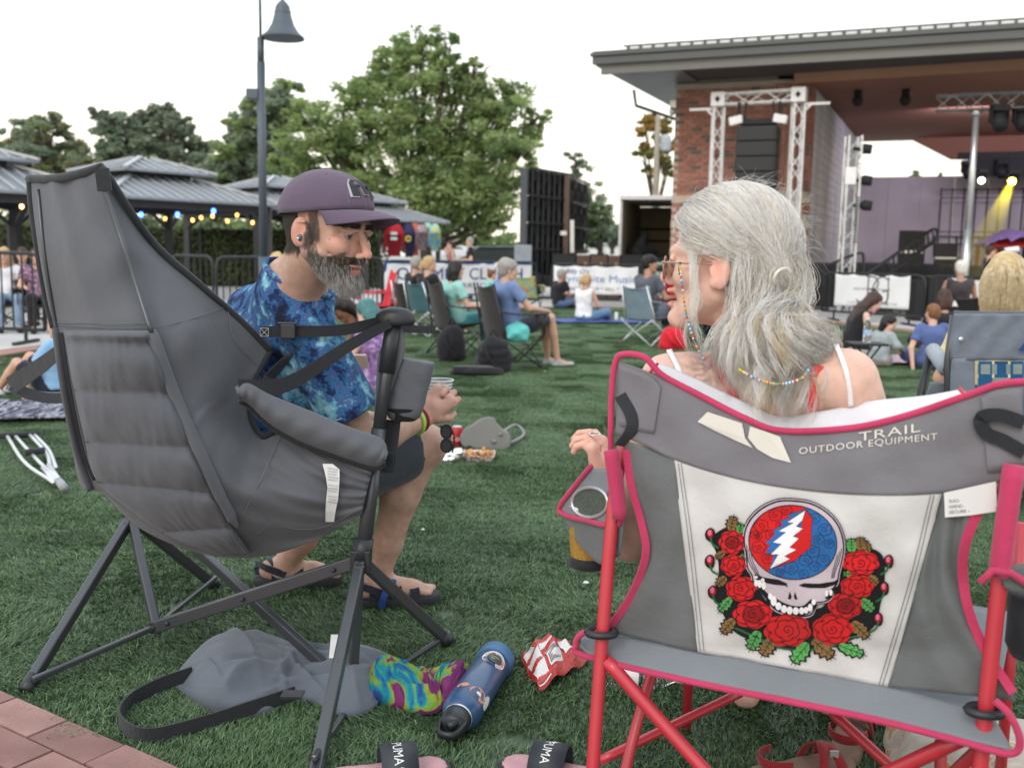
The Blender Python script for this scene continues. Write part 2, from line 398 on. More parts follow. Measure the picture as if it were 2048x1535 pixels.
# brick border at the far edge of the turf: single kerb bricks joined (a few pixels each)
M_pink = mat('pink_pavers', (.30, .17, .145), .85, var=.18, vs_=3, bump=.3, bs=40)
mb = MB(); E = np.array([(a[0], a[1], 0) for a in EDGE]); E = spline(E, 360)
nrm = np.cross(np.gradient(E, axis=0), (0, 0, -1)); nrm /= np.linalg.norm(nrm, axis=1, keepdims=True)
for i in range(0, 359):
    c = (E[i]+E[i+1])/2; d = E[i+1]-E[i]; x = unit(d); y = nrm[i]; s_ = -y if y[1] < 0 else y
    mb.box(c+s_*.16+V(0, 0, .012), (np.linalg.norm(d)*.94, .30, .03), np.stack([x, s_, (0, 0, 1)], 1))
o = mb.obj('brick_border', M_pink); tag(o, kind='structure')
# near corner of pink pavers
M_pav = [mat('near_paver%d' % i, c, .85, var=.22, vs_=9, bump=.35, bs=90) for i, c in enumerate([(.28, .155, .14), (.24, .13, .118), (.32, .185, .165)])]
base = thing('path', None, None, (gnd(0, 1500)[0], gnd(0, 1500)[1], 0)); tag(base, kind='structure')
f2, f1 = V(*fb), V(*fa); ax = unit(np.append(f1-f2, 0)); ay = V(ax[1], -ax[0], 0); ay = ay if ay[1] < 0 else -ay
pm = {}
for i in range(-2, 30):
    for j in range(9):
        c = np.append(f2, 0)+ax*(i*.206+(.103 if j % 2 else 0))+ay*(.055+j*.105)
        if c[1] < .9 or c[0] < -3.2 or c[0] > .1: continue
        k = (i*7+j*3) % 3
        if k not in pm: q_ = MB().box((0, 0, .008), (.199, .098, .02)).obj('brick', M_pav[k], origin=(0, 0, 0)); pm[k] = q_.data; bpy.data.objects.remove(q_)
        o = bpy.data.objects.new('brick', pm[k]); COL.objects.link(o); o.parent = base
        o.location = c-WPOS[base.name]+V(0, 0, RNG.uniform(-.001, .002)); o.rotation_euler = (0, 0, math.atan2(ax[1], ax[0])+RNG.uniform(-.004, .004))
# ------------------------------------------------------------------ turf blades (instanced tufts)
def blade_patch(k, n, size, lean):
    v, f, c = [], [], []
    r = np.random.default_rng(k)
    for i in range(n):
        x, y = r.uniform(-size/2, size/2, 2); a = r.uniform(0, 6.28); w = r.uniform(.0011, .0018); h = r.uniform(.011, .023)
        s_ = V(math.cos(a), math.sin(a), 0)*w; ln = V(lean[0]+r.normal()*.5, lean[1]+r.normal()*.5, 0); b = V(x, y, 0); q = len(v)
        m_ = b+ln*h*.35+V(0, 0, h*.6); t_ = b+ln*h*1.0+V(0, 0, h*r.uniform(.7, 1.0))
        v += [b-s_, b+s_, m_-s_*.8, m_+s_*.8, t_]; f += [[q, q+1, q+3, q+2], [q+2, q+3, q+4]]
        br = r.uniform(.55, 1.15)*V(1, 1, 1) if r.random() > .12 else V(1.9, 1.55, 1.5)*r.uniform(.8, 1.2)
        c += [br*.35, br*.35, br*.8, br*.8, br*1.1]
    return np.array(v), f, np.array(c)
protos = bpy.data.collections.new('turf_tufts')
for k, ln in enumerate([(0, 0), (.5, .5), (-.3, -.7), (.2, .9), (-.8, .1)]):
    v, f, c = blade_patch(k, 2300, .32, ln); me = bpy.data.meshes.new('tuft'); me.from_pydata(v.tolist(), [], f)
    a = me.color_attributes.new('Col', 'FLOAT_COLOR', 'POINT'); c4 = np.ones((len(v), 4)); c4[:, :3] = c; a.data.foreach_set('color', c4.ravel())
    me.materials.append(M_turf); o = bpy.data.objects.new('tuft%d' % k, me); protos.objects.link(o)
E_IN = -ay[:2]
def inpoly(x, y, P):
    P = np.asarray(P); r = np.zeros(len(x), bool); n = len(P)
    for i in range(n):
        x1, y1 = P[i]; x2, y2 = P[(i+1) % n]
        c = ((y1 > y) != (y2 > y)) & (x < (x2-x1)*(y-y1)/(y2-y1+1e-12)+x1); r ^= c
    return r
gx, gy = np.meshgrid(np.arange(-16, 16, .27), np.arange(1.2, 26, .27)); gx = gx.ravel()+RNG.uniform(-.04, .04, gx.size); gy = gy.ravel()+RNG.uniform(-.04, .04, gy.size)
k = (np.abs(gx) < .56*gy+.5) & inpoly(gx, gy, TURF) & inpoly(gx+.02, gy-.02, TURF)
gx, gy = gx[k], gy[k]; ex_ = np.linspace(0, 1, 16)[:, None]*(f1-f2)[None]+f2+V(-.06, .10)*0+(V(*E_IN)*.15); gx = np.append(gx, ex_[:, 0]); gy = np.append(gy, ex_[:, 1]); pts = np.stack([gx, gy, np.full(len(gx), .004)], 1)
me = bpy.data.meshes.new('turf_grass'); me.from_pydata(pts.tolist(), [], [])
nn = wob(pts*V(.6, 1, 1), 3.4, 3)*.8+RNG.normal(size=len(gx))*.45
idx = np.digitize(nn, [-.45, -.1, .2, .55]).astype(np.int32)
a = me.attributes.new('idx', 'INT', 'POINT'); a.data.foreach_set('value', idx)
a = me.attributes.new('rot', 'FLOAT_VECTOR', 'POINT'); rr = np.zeros((len(gx), 3)); rr[:, 2] = RNG.uniform(-.5, .5, len(gx)); a.data.foreach_set('vector', rr.ravel())
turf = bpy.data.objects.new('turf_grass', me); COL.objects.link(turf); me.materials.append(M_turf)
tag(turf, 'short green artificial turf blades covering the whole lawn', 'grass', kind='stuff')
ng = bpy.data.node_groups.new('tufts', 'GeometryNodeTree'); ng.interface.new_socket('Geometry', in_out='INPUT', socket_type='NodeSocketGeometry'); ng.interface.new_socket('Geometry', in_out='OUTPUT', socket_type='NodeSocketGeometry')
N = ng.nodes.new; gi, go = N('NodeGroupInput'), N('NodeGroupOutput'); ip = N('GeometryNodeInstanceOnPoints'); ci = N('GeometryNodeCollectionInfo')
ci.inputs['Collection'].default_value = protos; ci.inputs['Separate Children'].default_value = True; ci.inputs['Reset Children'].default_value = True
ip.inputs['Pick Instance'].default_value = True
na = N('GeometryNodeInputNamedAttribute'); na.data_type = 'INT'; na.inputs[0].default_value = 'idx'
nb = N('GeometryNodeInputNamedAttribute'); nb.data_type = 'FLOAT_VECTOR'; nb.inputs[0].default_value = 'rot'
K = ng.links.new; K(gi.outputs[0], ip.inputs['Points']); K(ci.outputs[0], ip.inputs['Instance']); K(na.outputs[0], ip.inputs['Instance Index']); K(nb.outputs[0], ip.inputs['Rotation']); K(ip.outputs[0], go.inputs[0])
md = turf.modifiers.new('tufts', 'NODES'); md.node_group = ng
# ================================================================== pavilion building
Q1 = at(1185, 105, 22.0); _ys = np.linspace(16, 22, 400); Q2 = min((at(2048, 47, y_) for y_ in _ys), key=lambda q: abs(q[2]-Q1[2])); ZE = 5.5
U_ = unit(V(Q2[0]-Q1[0], Q2[1]-Q1[1], 0)); N_ = V(U_[1], -U_[0], 0); N_ = N_ if N_[1] < 0 else -N_
B0 = at(1348, 300, 24.0); B0[2] = 0
def LB(s, t, z): return B0+U_*s+N_*t+V(0, 0, z)
RB = np.stack([U_, -N_, V(0, 0, 1)], 1)
bld = thing('pavilion_building', 'brick and steel stage pavilion with wide dark overhanging roof', 'building', LB(0, 0, 0))
M_br = [mat('brick%d' % i, c, .9, var=.15, vs_=3, bump=.3, bs=30) for i, c in enumerate([(.36, .165, .125), (.31, .14, .108), (.41, .195, .15), (.16, .125, .11)])]
M_mort = mat('mortar', (.46, .41, .37), .95, var=.08)
M_stone = mat('pale_stone', (.47, .40, .33), .9, var=.08)
M_beige = mat('beige_panel', (.40, .34, .26), .8, var=.06, vs_=1)
WZ = 4.95; WL = 2.25; RC = .78
MB().box(LB(WL/2-.0, -3.0, WZ/2), (WL, 6, WZ), RB).obj('wall', M_mort, bld)
CB = .086; bw = .215; rows = int(WZ/CB); bmesh_ = []
for k in range(4):
    o = MB().box((0, 0, 0), (bw-.014, .03, CB-.014)).obj('brick', M_br[k], origin=(0, 0, 0)); bmesh_.append(o.data); bpy.data.objects.remove(o)
rotb = math.atan2(U_[1], U_[0]); rest = [MB() for _ in range(4)]; nb_ = 0
for r_ in range(rows)[::-1]:
    for c_ in range(int(WL/bw)+1):
        s_ = c_*bw+(bw/2 if r_ % 2 else 0); x0, x1 = max(s_, .005), min(s_+bw, WL)
        if x1-x0 < .05: continue
        k = 3 if RNG.random() < .10 else int(RNG.integers(0, 3)); z_ = (r_+.5)*CB; t_ = .011+RNG.uniform(-.002, .004)
        if nb_ < 290 and x1-x0 > bw*.9 and not (.98 < (s_+bw/2) < 2.0 and 2.0 < z_ < 4.0):
            o = bpy.data.objects.new('brick', bmesh_[k]); COL.objects.link(o); o.parent = bld
            o.location = LB((x0+x1)/2, t_, z_)-WPOS[bld.name]; o.rotation_euler = (0, 0, rotb); nb_ += 1
        else: rest[k].box(LB((x0+x1)/2, t_, z_), (x1-x0-.014, .03, CB-.014), RB)
for k in range(4): tag(rest[k].obj('brickwork', M_br[k], bld), kind='stuff')
# rounded corner: stacked slim bricks
cm = MB(); nA = 13; stripes = [(2.33, 2.50), (1.75, 1.93), (1.12, 1.28), (.5, .66)]
cor = [MB() for _ in range(4)]; cc = LB(WL, -RC, 0)
def arc(a, r=RC): return cc+U_*math.sin(a)*r+N_*math.cos(a)*r
cm.prism([arc(a, RC-.02) for a in np.linspace(0, math.pi/2, 14)]+[cc], (0, 0, WZ)); cm.obj('corner_wall', M_mort, bld)
st = MB()
for i in range(nA):
    a = (i+.5)/nA*math.pi/2; rt = np.stack([U_*math.cos(a)-N_*math.sin(a), -(U_*math.sin(a)+N_*math.cos(a)), V(0, 0, 1)], 1)
    for r_ in range(int(WZ/.26)):
        z_ = (r_+.5)*.26; inb = any(q0-.05 < z_ < q1+.05 for q0, q1 in stripes)
        if not inb: cor[3 if RNG.random() < .12 else int(RNG.integers(0, 3))].box(arc(a)+V(0, 0, z_), (RC*math.pi/2/nA-.02, .03, .245), rt)
    for q0, q1 in stripes: st.box(arc(a)+V(0, 0, (q0+q1)/2), (RC*math.pi/2/nA+.003, .06, q1-q0), rt)
for k in range(4): tag(cor[k].obj('corner_brickwork', M_br[k], bld), kind='stuff')
for q0, q1 in stripes: st.box(LB(WL/2, .0, (q0+q1)/2), (WL, .09, q1-q0), RB)
st.obj('stone_band', M_stone, bld)
# upper band and cap course
capm = MB(); capm.box(LB(WL/2-.02, .0, WZ+.03), (WL+.04, .16, .06), RB)
for i in range(nA):
    a = (i+.5)/nA*math.pi/2; rt = np.stack([U_*math.cos(a)-N_*math.sin(a), -(U_*math.sin(a)+N_*math.cos(a)), V(0, 0, 1)], 1); capm.box(arc(a)+V(0, 0, WZ+.03), (.11, .16, .06), rt)
capm.obj('cap_course', M_stone, bld)
for i in range(3): MB().box(LB(.38+i*.77, -.06, WZ+.35), (.76, .12, .58), RB).obj('panel', M_beige, bld)
MB().box(LB(2.3+.33, -.30, WZ+.35), (.9, .12, .58), np.array(Matrix.Rotation(-.6, 3, 'Z')) @ RB).obj('panel', M_beige, bld)
MB().box(LB(1.55, .05, WZ+.33), (1.05, .08, .07), RB).box(LB(1.55, .08, WZ+.26), (.9, .04, .04), RB).obj('wall_light', M_dark, bld, bevel=.01)
cb_ = MB().ell(LB(.55, .10, WZ+.36), (.09, .09, .09)).box(LB(.55, .02, WZ+.38), (.1, .14, .1), RB).obj('camera', M_white, bld, True)
MB().ell(LB(.55, .165, WZ+.35), (.05, .05, .05)).obj('lens', M_dark, cb_, True)
MB().box(LB(-.02, .10, 4.55), (.14, .16, .2), RB).ell(LB(-.02, .2, 4.4), (.08, .08, .1)).obj('floodlight', M_alu, bld)
# roof: two-step fascia, soffits
M_fas = mat('grey_fascia', (.085, .09, .095), .5, var=.08, vs_=.6); M_fas2 = mat('fascia_low', (.15, .15, .145), .5, var=.06, vs_=.6)
M_soff = mat('dark_soffit', (.085, .075, .07), .8, var=.2, vs_=.6)
e = V(Q1[0], Q1[1], 0)-B0; s0 = e @ U_; t0 = e @ N_; SE = s0+16
ZT = Q1[2]
MB().box(LB((s0+SE)/2, t0-.06, ZT-.16), (SE-s0, .12, .17), RB).obj('fascia', M_fas, bld)
MB().box(LB((s0+SE)/2+.08, t0-.16, ZT-.34), (SE-s0-.16, .10, .20), RB).obj('fascia', M_fas2, bld)
MB().box(LB((s0+SE)/2-.02, t0-.03, ZT-.05), (SE-s0+.04, .16, .06), RB).obj('gutter', M_fas, bld)
# roof body and soffit (front overhang) + left overhang that tucks back and up
MB().prism([LB(s0+.05, t0-.1, ZT-.24), LB(SE, t0-.1, ZT-.24), LB(SE, -13, ZT-.22), LB(s0+1.2, -13, ZT-.22), LB(s0+.05, -9, ZT-.24)], (0, 0, .2)).obj('soffit', M_soff, bld)
ms = mat('ribbed_soffit', (.21, .22, .23), .4, metal=.4, var=.2, vs_=1.2)
rb_ = MB()
for i in range(26):
    t_ = t0-.25-i*.32; rb_.box(LB(s0+.85, t_, ZT-.26), (1.6, .27, .03), RB)
tag(rb_.obj('soffit_ribs', ms, bld), kind='stuff')
MB().prism([LB(s0, t0, ZT-.1), LB(SE, t0, ZT-.1), LB(SE, t0-6, ZT+.7), LB(s0+5, t0-6, ZT+.7)], (0, 0, .12)).obj('roof', M_fas, bld)
# snow guard rail: short white-capped blocks along the roof edge
sg = MB(); sw = MB()
for i in range(52):
    s_ = s0+.75+i*.27; sg.box(LB(s_, t0-.12, ZT+.05), (.06, .08, .10), RB); sw.box(LB(s_+.135, t0-.12, ZT+.055), (.2, .03, .05), RB)
sg.box(LB((s0+.6+SE)/2, t0-.12, ZT+.11), (SE-s0-.7, .06, .03), RB)
tag(sg.obj('snow_guard', M_fas, bld), kind='stuff'); tag(sw.obj('guard_plate', M_white, bld), kind='stuff')
# downpipe and bracing at the left
MB().tube([LB(s0+.25, t0-2.2, ZT-.45), LB(s0+.3, t0-2.25, ZT-.8), LB(.0-.1, -1.2, ZT-1.0), LB(-.1, -.9, 4.6), LB(-.1, -.9, .1)], .04).obj('downpipe', M_fas2, bld)
# side wall of the stage, panels
M_sw = mat('stage_wall', (.56, .55, .57), .75, var=.08, vs_=.8)
swx = WL+RC-.02
for i in range(14):
    for r_ in range(12): pass
mbw = MB().box(LB(swx-.1, -RC-5.6, WZ/2), (.16, 11.3, WZ), RB).obj('side_wall', M_sw, bld)
pn = MB()
for i in range(16): MB().box(LB(swx+.0, -RC-.36-i*.70, 2.47), (.035, .66, 4.9), RB).obj('wall_panel', mat('wall_panel%d' % (i % 3), [(.58, .575, .60), (.53, .525, .56), (.62, .61, .63)][i % 3], .7, var=.12, vs_=1.5), bld)
for r_ in range(24): pn.box(LB(swx+.022, -RC-5.6, .2+r_*.2), (.02, 11.2, .012), RB)
tag(pn.obj('panel_joint', mat('joint', (.5, .5, .53), .6, var=0), bld), kind='stuff')
# ceiling over the stage
M_ceil = mat('brown_ceiling', (.30, .135, .09), .7, var=.1, vs_=.5); M_ceil2 = mat('cedar_band', (.52, .28, .18), .7, var=.08, vs_=1)
MB().prism([LB(swx-.3, .2, 4.92), LB(SE, .9, 4.92), LB(SE, -12, 4.9), LB(swx-.1, -11.9, 4.9)], (0, 0, .12)).obj('ceiling', M_ceil, bld)
MB().prism([LB(swx-.32, .24, 4.9), LB(SE, .96, 4.9), LB(SE, .90, 4.9), LB(swx-.32, .18, 4.9)], (0, 0, .26)).obj('ceiling_band', M_ceil2, bld)
MB().prism([LB(swx+1.6, -11.2, 4.9), LB(swx+2.8, -11.2, 4.25), LB(SE, -11.2, 4.25), LB(SE, -11.2, 4.9)], -N_*.5).obj('beam', M_ceil, bld)
for i, (s_, t_) in enumerate([(swx+.9, -1.2), (swx+1.9, -1.4)]):
    MB().box(LB(s_, t_, 4.82), (.16, .16, .14), RB).ell(LB(s_, t_+.05, 4.66), (.12, .12, .13)).obj('ceiling_light', M_dark, bld, True)
# back wall / backdrop of the stage, stage deck
M_bk = mat('purple_backdrop', (.52, .48, .55), .7, var=.15, vs_=1.2)
for i in range(14): MB().box(LB(swx+.5+i*.98, -11.9+.012*(i % 2), 1.9), (.975, .14, 3.72), RB).obj('backdrop_panel', M_bk, bld)
frm = MB()
for i in range(10): frm.beam(LB(swx+2.6+i*.33, -11.3, 1.0), LB(swx+2.6+i*.33, -11.3, 3.35), .035, .035)
for z_ in (3.3, 3.05, 2.0, 1.2): frm.beam(LB(swx+2.6, -11.3, z_), LB(swx+5.6, -11.3, z_), .03, .03)
frm.obj('frame_grid', M_dark, bld)
MB().box(LB(swx+6.2, -6.2, .5), (12.2, 11.3, 1.0), RB).obj('stage_deck', mat('stage_deck', (.035, .035, .04), .8), bld)
sk = MB()
for i in range(48): sk.box(LB(swx+.3+i*.25, -.42, .5), (.1, .06+.03*(i % 2), 1.0), RB)
tag(sk.obj('stage_skirt', mat('black_drape', (.02, .02, .022), .9), bld), kind='stuff')
# ================================================================== trusses
def truss_mb(a, b, w=.26, r=.022, step=.3, up=(0, 1, 0)):
    a = np.asarray(a, float); b = np.asarray(b, float); d = b-a; L = np.linalg.norm(d); z = d/L
    x = unit(np.cross(up, z)); y = np.cross(z, x); mb = MB(); cs = [(1, 1), (1, -1), (-1, -1), (-1, 1)]
    for i, j in cs: mb.tube([a+(x*i+y*j)*w/2, b+(x*i+y*j)*w/2], r, 6)
    n = max(2, int(L/step))
    for q in range(4):
        (i, j), (k, l) = cs[q], cs[(q+1) % 4]
        for s_ in range(n):
            p0 = a+z*L*s_/n; p1 = a+z*L*(s_+1)/n
            if s_ % 2: i, j, k, l = k, l, i, j
            mb.tube([p0+(x*i+y*j)*w/2, p1+(x*k+y*l)*w/2], r*.6, 5, caps=False)
            if s_ % 2: i, j, k, l = k, l, i, j
    return mb
def moving_head(c, name_parent, s=1.0, dirn=(0, -.5, -.8)):
    MB().box(c+V(0, 0, .18*s), (.26*s, .2*s, .1*s)).beam(c+V(-.13*s, 0, .15*s), c+V(-.13*s, 0, -.05*s), .03, .1*s).beam(c+V(.13*s, 0, .15*s), c+V(.13*s, 0, -.05*s), .03, .1*s).obj('yoke', M_dark, name_parent, bevel=.01)
    MB().lathe([(.06*s, -.16*s), (.11*s, -.1*s), (.12*s, .05*s), (.10*s, .16*s)], c, 14, dirn).obj('head', M_dark, name_parent, True)
TY = 21.6
tw = thing('goalpost_truss', 'white aluminium goalpost truss standing before the brick pillar', 'truss', tuple(gnd(1515, 618)*V(1, 1, 0)))
pl, pr_ = at(1438, 200, 21.9), at(1598, 196, 21.1); zt = pl[2]
def xy(p, z): return V(p[0], p[1], z)
truss_mb(xy(pl, .05), xy(pl, zt-.16), .21).obj('tower', M_white, tw)
truss_mb(xy(pr_, .05), xy(pr_, zt-.16), .21).obj('tower', M_white, tw)
truss_mb(xy(pl, zt), xy(pr_, zt), .21, up=(0, 0, 1)).obj('top_beam', M_white, tw)
for p in (pl, pr_):
    MB().box(xy(p, zt), (.29, .29, .29), RB).obj('corner_block', M_white, tw, bevel=.01)
    q = xy(p, zt)+N_*.149; MB().prism([q+V(0, 0, .07), q+U_*.06, q-V(0, 0, .07), q-U_*.06], N_*.006).obj('emblem', M_dark, tw)
for p, s_ in ((pl, -1), (pr_, 1)):
    a = xy(p, zt-.18)+U_*s_*.12; MB().beam(a, a+U_*s_*.5, .05, .05).beam(a-V(0, 0, .14), a+U_*s_*.14, .04, .04).obj('outrigger', M_white, tw)
for p in (pl, pr_): MB().box(xy(p, .03), (.7, .7, .06), RB).obj('base_plate', M_alu, tw)
ar = thing('line_array', 'black hanging line array loudspeaker in the white truss frame', 'loudspeaker', tuple(xy((pl+pr_)/2, 0)))
aL, aR = at(1478, 255, 21.5), at(1557, 255, 21.2); ac = (aL+aR)/2; wA = .82; hA = .31; za = aL[2]
for i in range(6):
    b_ = MB().box(xy(ac, za-hA*(i+.5)), (wA, .5, hA-.006), RB, tap=1.0).obj('speaker_box', mat('speaker_black', (.02, .021, .024), .6, var=.1), ar, bevel=.02)
    q = xy(ac, za-hA*(i+.5))+N_*.256; MB().box(q, (wA*.86, .012, hA*.82), RB).obj('grille', mat('grille', (.018, .019, .022), .5, var=.1, bump=.5, bs=120), b_)
MB().box(xy(ac, za+.09), (.7, .3, .1), RB).beam(xy(ac, za+.1)-U_*.3, xy(ac, zt-.1)-U_*.28, .04, .04).beam(xy(ac, za+.1)+U_*.3, xy(ac, zt-.1)+U_*.28, .04, .04).obj('rigging', M_dark, ar)
for s_ in (-1, 1):
    l_ = thing('stage_floodlight', 'white box floodlight clamped on the truss to the %s of the line array' % ('left' if s_ < 0 else 'right'), 'floodlight', tuple(xy(ac, zt-.5)+U_*s_*.42), 'floodlights in the white truss')
    MB().box(xy(ac, zt-.48)+U_*s_*.45+N_*.1, (.27, .16, .17), RB @ np.array(Matrix.Rotation(.2*s_, 3, 'Y'))).obj('housing', M_white, l_, bevel=.015)
    MB().beam(xy(ac, zt-.1)+U_*s_*.42, xy(ac, zt-.4)+U_*s_*.42, .06, .05).obj('clamp', M_dark, l_)
sd_ = thing('side_light_tower', 'slim silver truss tower carrying three spotlights by the stage wall', 'truss', tuple(gnd(1706, 632)*V(1, 1, 0)))
p = at(1708, 272, 19.5); truss_mb(xy(p, .05), xy(p, p[2]), .24, .02, .26).obj('tower', M_alu, sd_)
MB().box(xy(p, p[2]-.75)+N_*.16, (.2, .06, .32), RB).obj('control_box', M_white, sd_)
for py_, dx in ((298, .32), (361, .27), (411, .22)):
    q = at(1733, py_, 19.5); MB().lathe([(.06, -.12), (.10, -.05), (.09, .1)], q, 12, (.8, -.3, -.1)).beam(q-V(.25, 0, 0), q+V(0, 0, 0), .03, .06).obj('spotlight', M_dark, sd_, True)
tg = MB(); q = at(1712, 396, 19.4)
for i in range(16): tg.tube(spline([q+V(.03*math.cos(a), .03*math.sin(a)-.1, -i*.055) for a in np.linspace(0, 6.28, 7)], 12), .012, 4)
tag(tg.obj('cable_coil', M_dark, sd_), kind='stuff')
# stage truss on a lift, moving lights
tr = thing('stage_lighting_truss', 'dark horizontal lighting truss spanning the front of the stage', 'truss', tuple(at(1960, 520, 20)*V(1, 1, 0)))
a = at(1872, 208, 20.6); b = a+U_*7; b[2] = a[2]; truss_mb(a, b, .28, .02, .3, up=(0, 0, 1)).obj('span', mat('truss_grey', (.20, .21, .23), .4, metal=.4), tr)
pm_ = thing('lift_mast', 'tall silver lift mast wrapped in film holding the stage truss', 'mast', tuple(gnd(1915, 640)*V(1, 1, 0)))
q = xy(a+U_*.75, 0); MB().tube([q+V(0, 0, .3), q+V(0, 0, 1.7)], .075, 10).tube([q+V(0, 0, 1.7), xy(q, a[2]-.25)], .06, 10).box(xy(q, a[2]-.2), (.18, .18, .12)).obj('mast', M_alu, pm_, True)
MB().beam(q+V(-.5, 0, .08), q+V(.5, 0, .08), .06, .06).beam(q+V(0, -.5, .08), q+V(0, .5, .08), .06, .06).beam(q+V(0, 0, 0), q+V(0, 0, .4), .16, .16).obj('base', M_dark, pm_)
for i, (px_, lab) in enumerate([(1998, 'moving head light hanging under the stage truss, nearest the silver mast'), (2044, 'moving head light at the right picture edge under the stage truss')]):
    q = at(px_, 240, 20.0); m_ = thing('moving_head_light', lab, 'stage light', tuple(q), 'moving lights on the stage truss'); moving_head(q, m_, 1.25)
    if 0: tag(MB().lathe([(.34, -.2), (.26, .02), (.13, .18)], q+V(0, 0, .06), 12, caps=False).obj('film', mat('clear_film', (.9, .9, .9), .15, alpha=.35, var=0), m_, False), None)
# far bar of lights over the backdrop with the yellow beam
fb_ = thing('rear_light_bar', 'black rear light bar with dark lamps above the backdrop', 'light bar', tuple(LB(swx+4, -10, 0)))
MB().beam(LB(swx+3.0, -10, 4.2), LB(swx+11, -10, 4.2), .2, .2).beam(LB(swx+5.0, -10, 1), LB(swx+5.0, -10, 4.2), .1, .1).box(LB(swx+6.0, -10, 3.9), (5.4, .1, .62), RB).obj('bar', M_dark, fb_)
for s_ in (3.3, 4.2, 6.2): moving_head(LB(swx+s_, -9.8, 3.75), fb_, 1.3)
YB = at(2025, 360, 29.0); YE = at(1955, 520, 21.5)
yl = thing('yellow_beam_light', 'glowing yellow beam light hanging above the stage backdrop', 'stage light', tuple(YB))
moving_head(YB, yl, 1.2, YE-YB)
MB().ell(YB+unit(YE-YB)*.2, (.10, .10, .10)).obj('lens', mat('yellow_lens', (1, .9, .1), .4, var=0, emit=14), yl, True)
wl = thing('white_spot_light', 'small lit white spotlight left of the yellow beam lamp', 'stage light', tuple(at(1963, 361, 29)))
MB().ell(at(1963, 361, 29), (.09, .09, .09)).obj('lens', mat('white_lens', (1, 1, .8), .4, var=0, emit=6), wl, True); moving_head(at(1963, 355, 29.2), wl, 1)
# smoky beam: a cone of thin stage smoke lit by a narrow spot lamp
d = YE-YB; hz = MB(); hz.lathe([(.07, .2), (.42, np.linalg.norm(d)+.6)], YB, 20, d)
mh = bpy.data.materials.new('stage_smoke'); mh.use_nodes = True; t = mh.node_tree; t.nodes.remove(t.nodes['Principled BSDF'])
pv = t.nodes.new('ShaderNodeVolumePrincipled'); pv.inputs['Color'].default_value = (1, .95, .35, 1); pv.inputs['Density'].default_value = .22
t.links.new(pv.outputs[0], t.nodes['Material Output'].inputs['Volume'])
tag(hz.obj('stage_smoke', mh), 'thin stage smoke glowing in the slanting yellow light beam', 'smoke', kind='stuff')
sp = bpy.data.lights.new('yellow_spot', 'SPOT'); so = bpy.data.objects.new('yellow_spot', sp); COL.objects.link(so); sp.energy = 4200; sp.color = (1, .86, .05); sp.spot_size = R(11); sp.spot_blend = .5; sp.shadow_soft_size = .05
so.location = YB+unit(d)*.35; so.rotation_euler = Vector(-d).to_track_quat('Z', 'Y').to_euler()
# stair, railings, stage furniture
stt = thing('stage_ramp', 'black metal stair and double handrail rising to the stage', 'stairs', tuple(gnd(1760, 628)*V(1, 1, 0)))
for dy in (0, .9):
    a, b = at(1715, 560, 20.5-dy), at(1862, 460, 22.0-dy); c = a+V(0, 0, -.12)
    MB().tube([a, b], .03, 6).tube(spline([b, b+V(.10, 0, .02), b+V(.16, .05, -.12), b+V(.05, .0, -.28), b+V(-.3, -.1, -.42)], 12), .03, 6).tube([a+V(0, 0, -.3), b+V(0, 0, -.3)], .03, 6).obj('handrail', M_black, stt, True)
rg = MB(); a, b = at(1715, 560, 20.2), at(1862, 460, 21.6)
for t_ in np.linspace(.45, 1, 9): q = a*(1-t_)+b*t_; rg.tube(spline([q, q+V(.06, 0, -.14), q+V(0, 0, -.28), q+V(-.06, 0, -.14)], 14, True), .02, 5, closed=True)
rg.obj('scroll', M_black, stt, True)
for i in range(8): q = a*(1-i/8)+b*i/8+V(0, 0, -.85); MB().box(q, (.34, 1.1, .05)).obj('step', M_dark, stt)
MB().tube(spline([at(1655, 530, 19.5), at(1700, 512, 19.5), at(1722, 506, 19.5), at(1727, 520, 19.5), at(1727, 600, 19.5)], 20), .028, 6).obj('post_rail', M_black, stt, True)
rl = thing('stage_guard_rail', 'black guard rail on the raised drum platform', 'railing', tuple(at(1900, 520, 26)*V(1, 1, 0)))
for dx in range(5): MB().beam(at(1868+dx*45, 472, 26), at(1868+dx*45, 515, 26), .04, .04).obj('post', M_black, rl)
MB().beam(at(1866, 473, 26), at(2060, 476, 26), .04, .04).beam(at(1866, 487, 26), at(2060, 490, 26), .03, .03).obj('rail', M_black, rl)
for i, (x0, x1, y0, y1, Y, c, lab) in enumerate([(1796, 1850, 462, 545, 24.5, (.02, .02, .02), 'tall black cabinet beside the stage wall above the stairs'),
        (1868, 1915, 487, 545, 24, (.03, .028, .03), 'dark flight case left of the silver mast on stage'), (1925, 1965, 498, 520, 24.5, (.55, .42, .45), 'pale pinkish case beside the silver mast on stage')]):
    q0, q1 = at(x0, y1, Y), at(x1, y0, Y); c_ = (q0+q1)/2
    t_ = thing('stage_case', lab, 'flight case', (c_[0], c_[1], q0[2])); MB().box(c_, (abs(q1[0]-q0[0]), .6, q1[2]-q0[2]), RB).obj('case', mat('case%d' % i, c, .6), t_, bevel=.02)
    MB().box(c_+N_*.31, (abs(q1[0]-q0[0])*.9, .02, (q1[2]-q0[2])*.06), RB).obj('latch_strip', M_alu, t_)
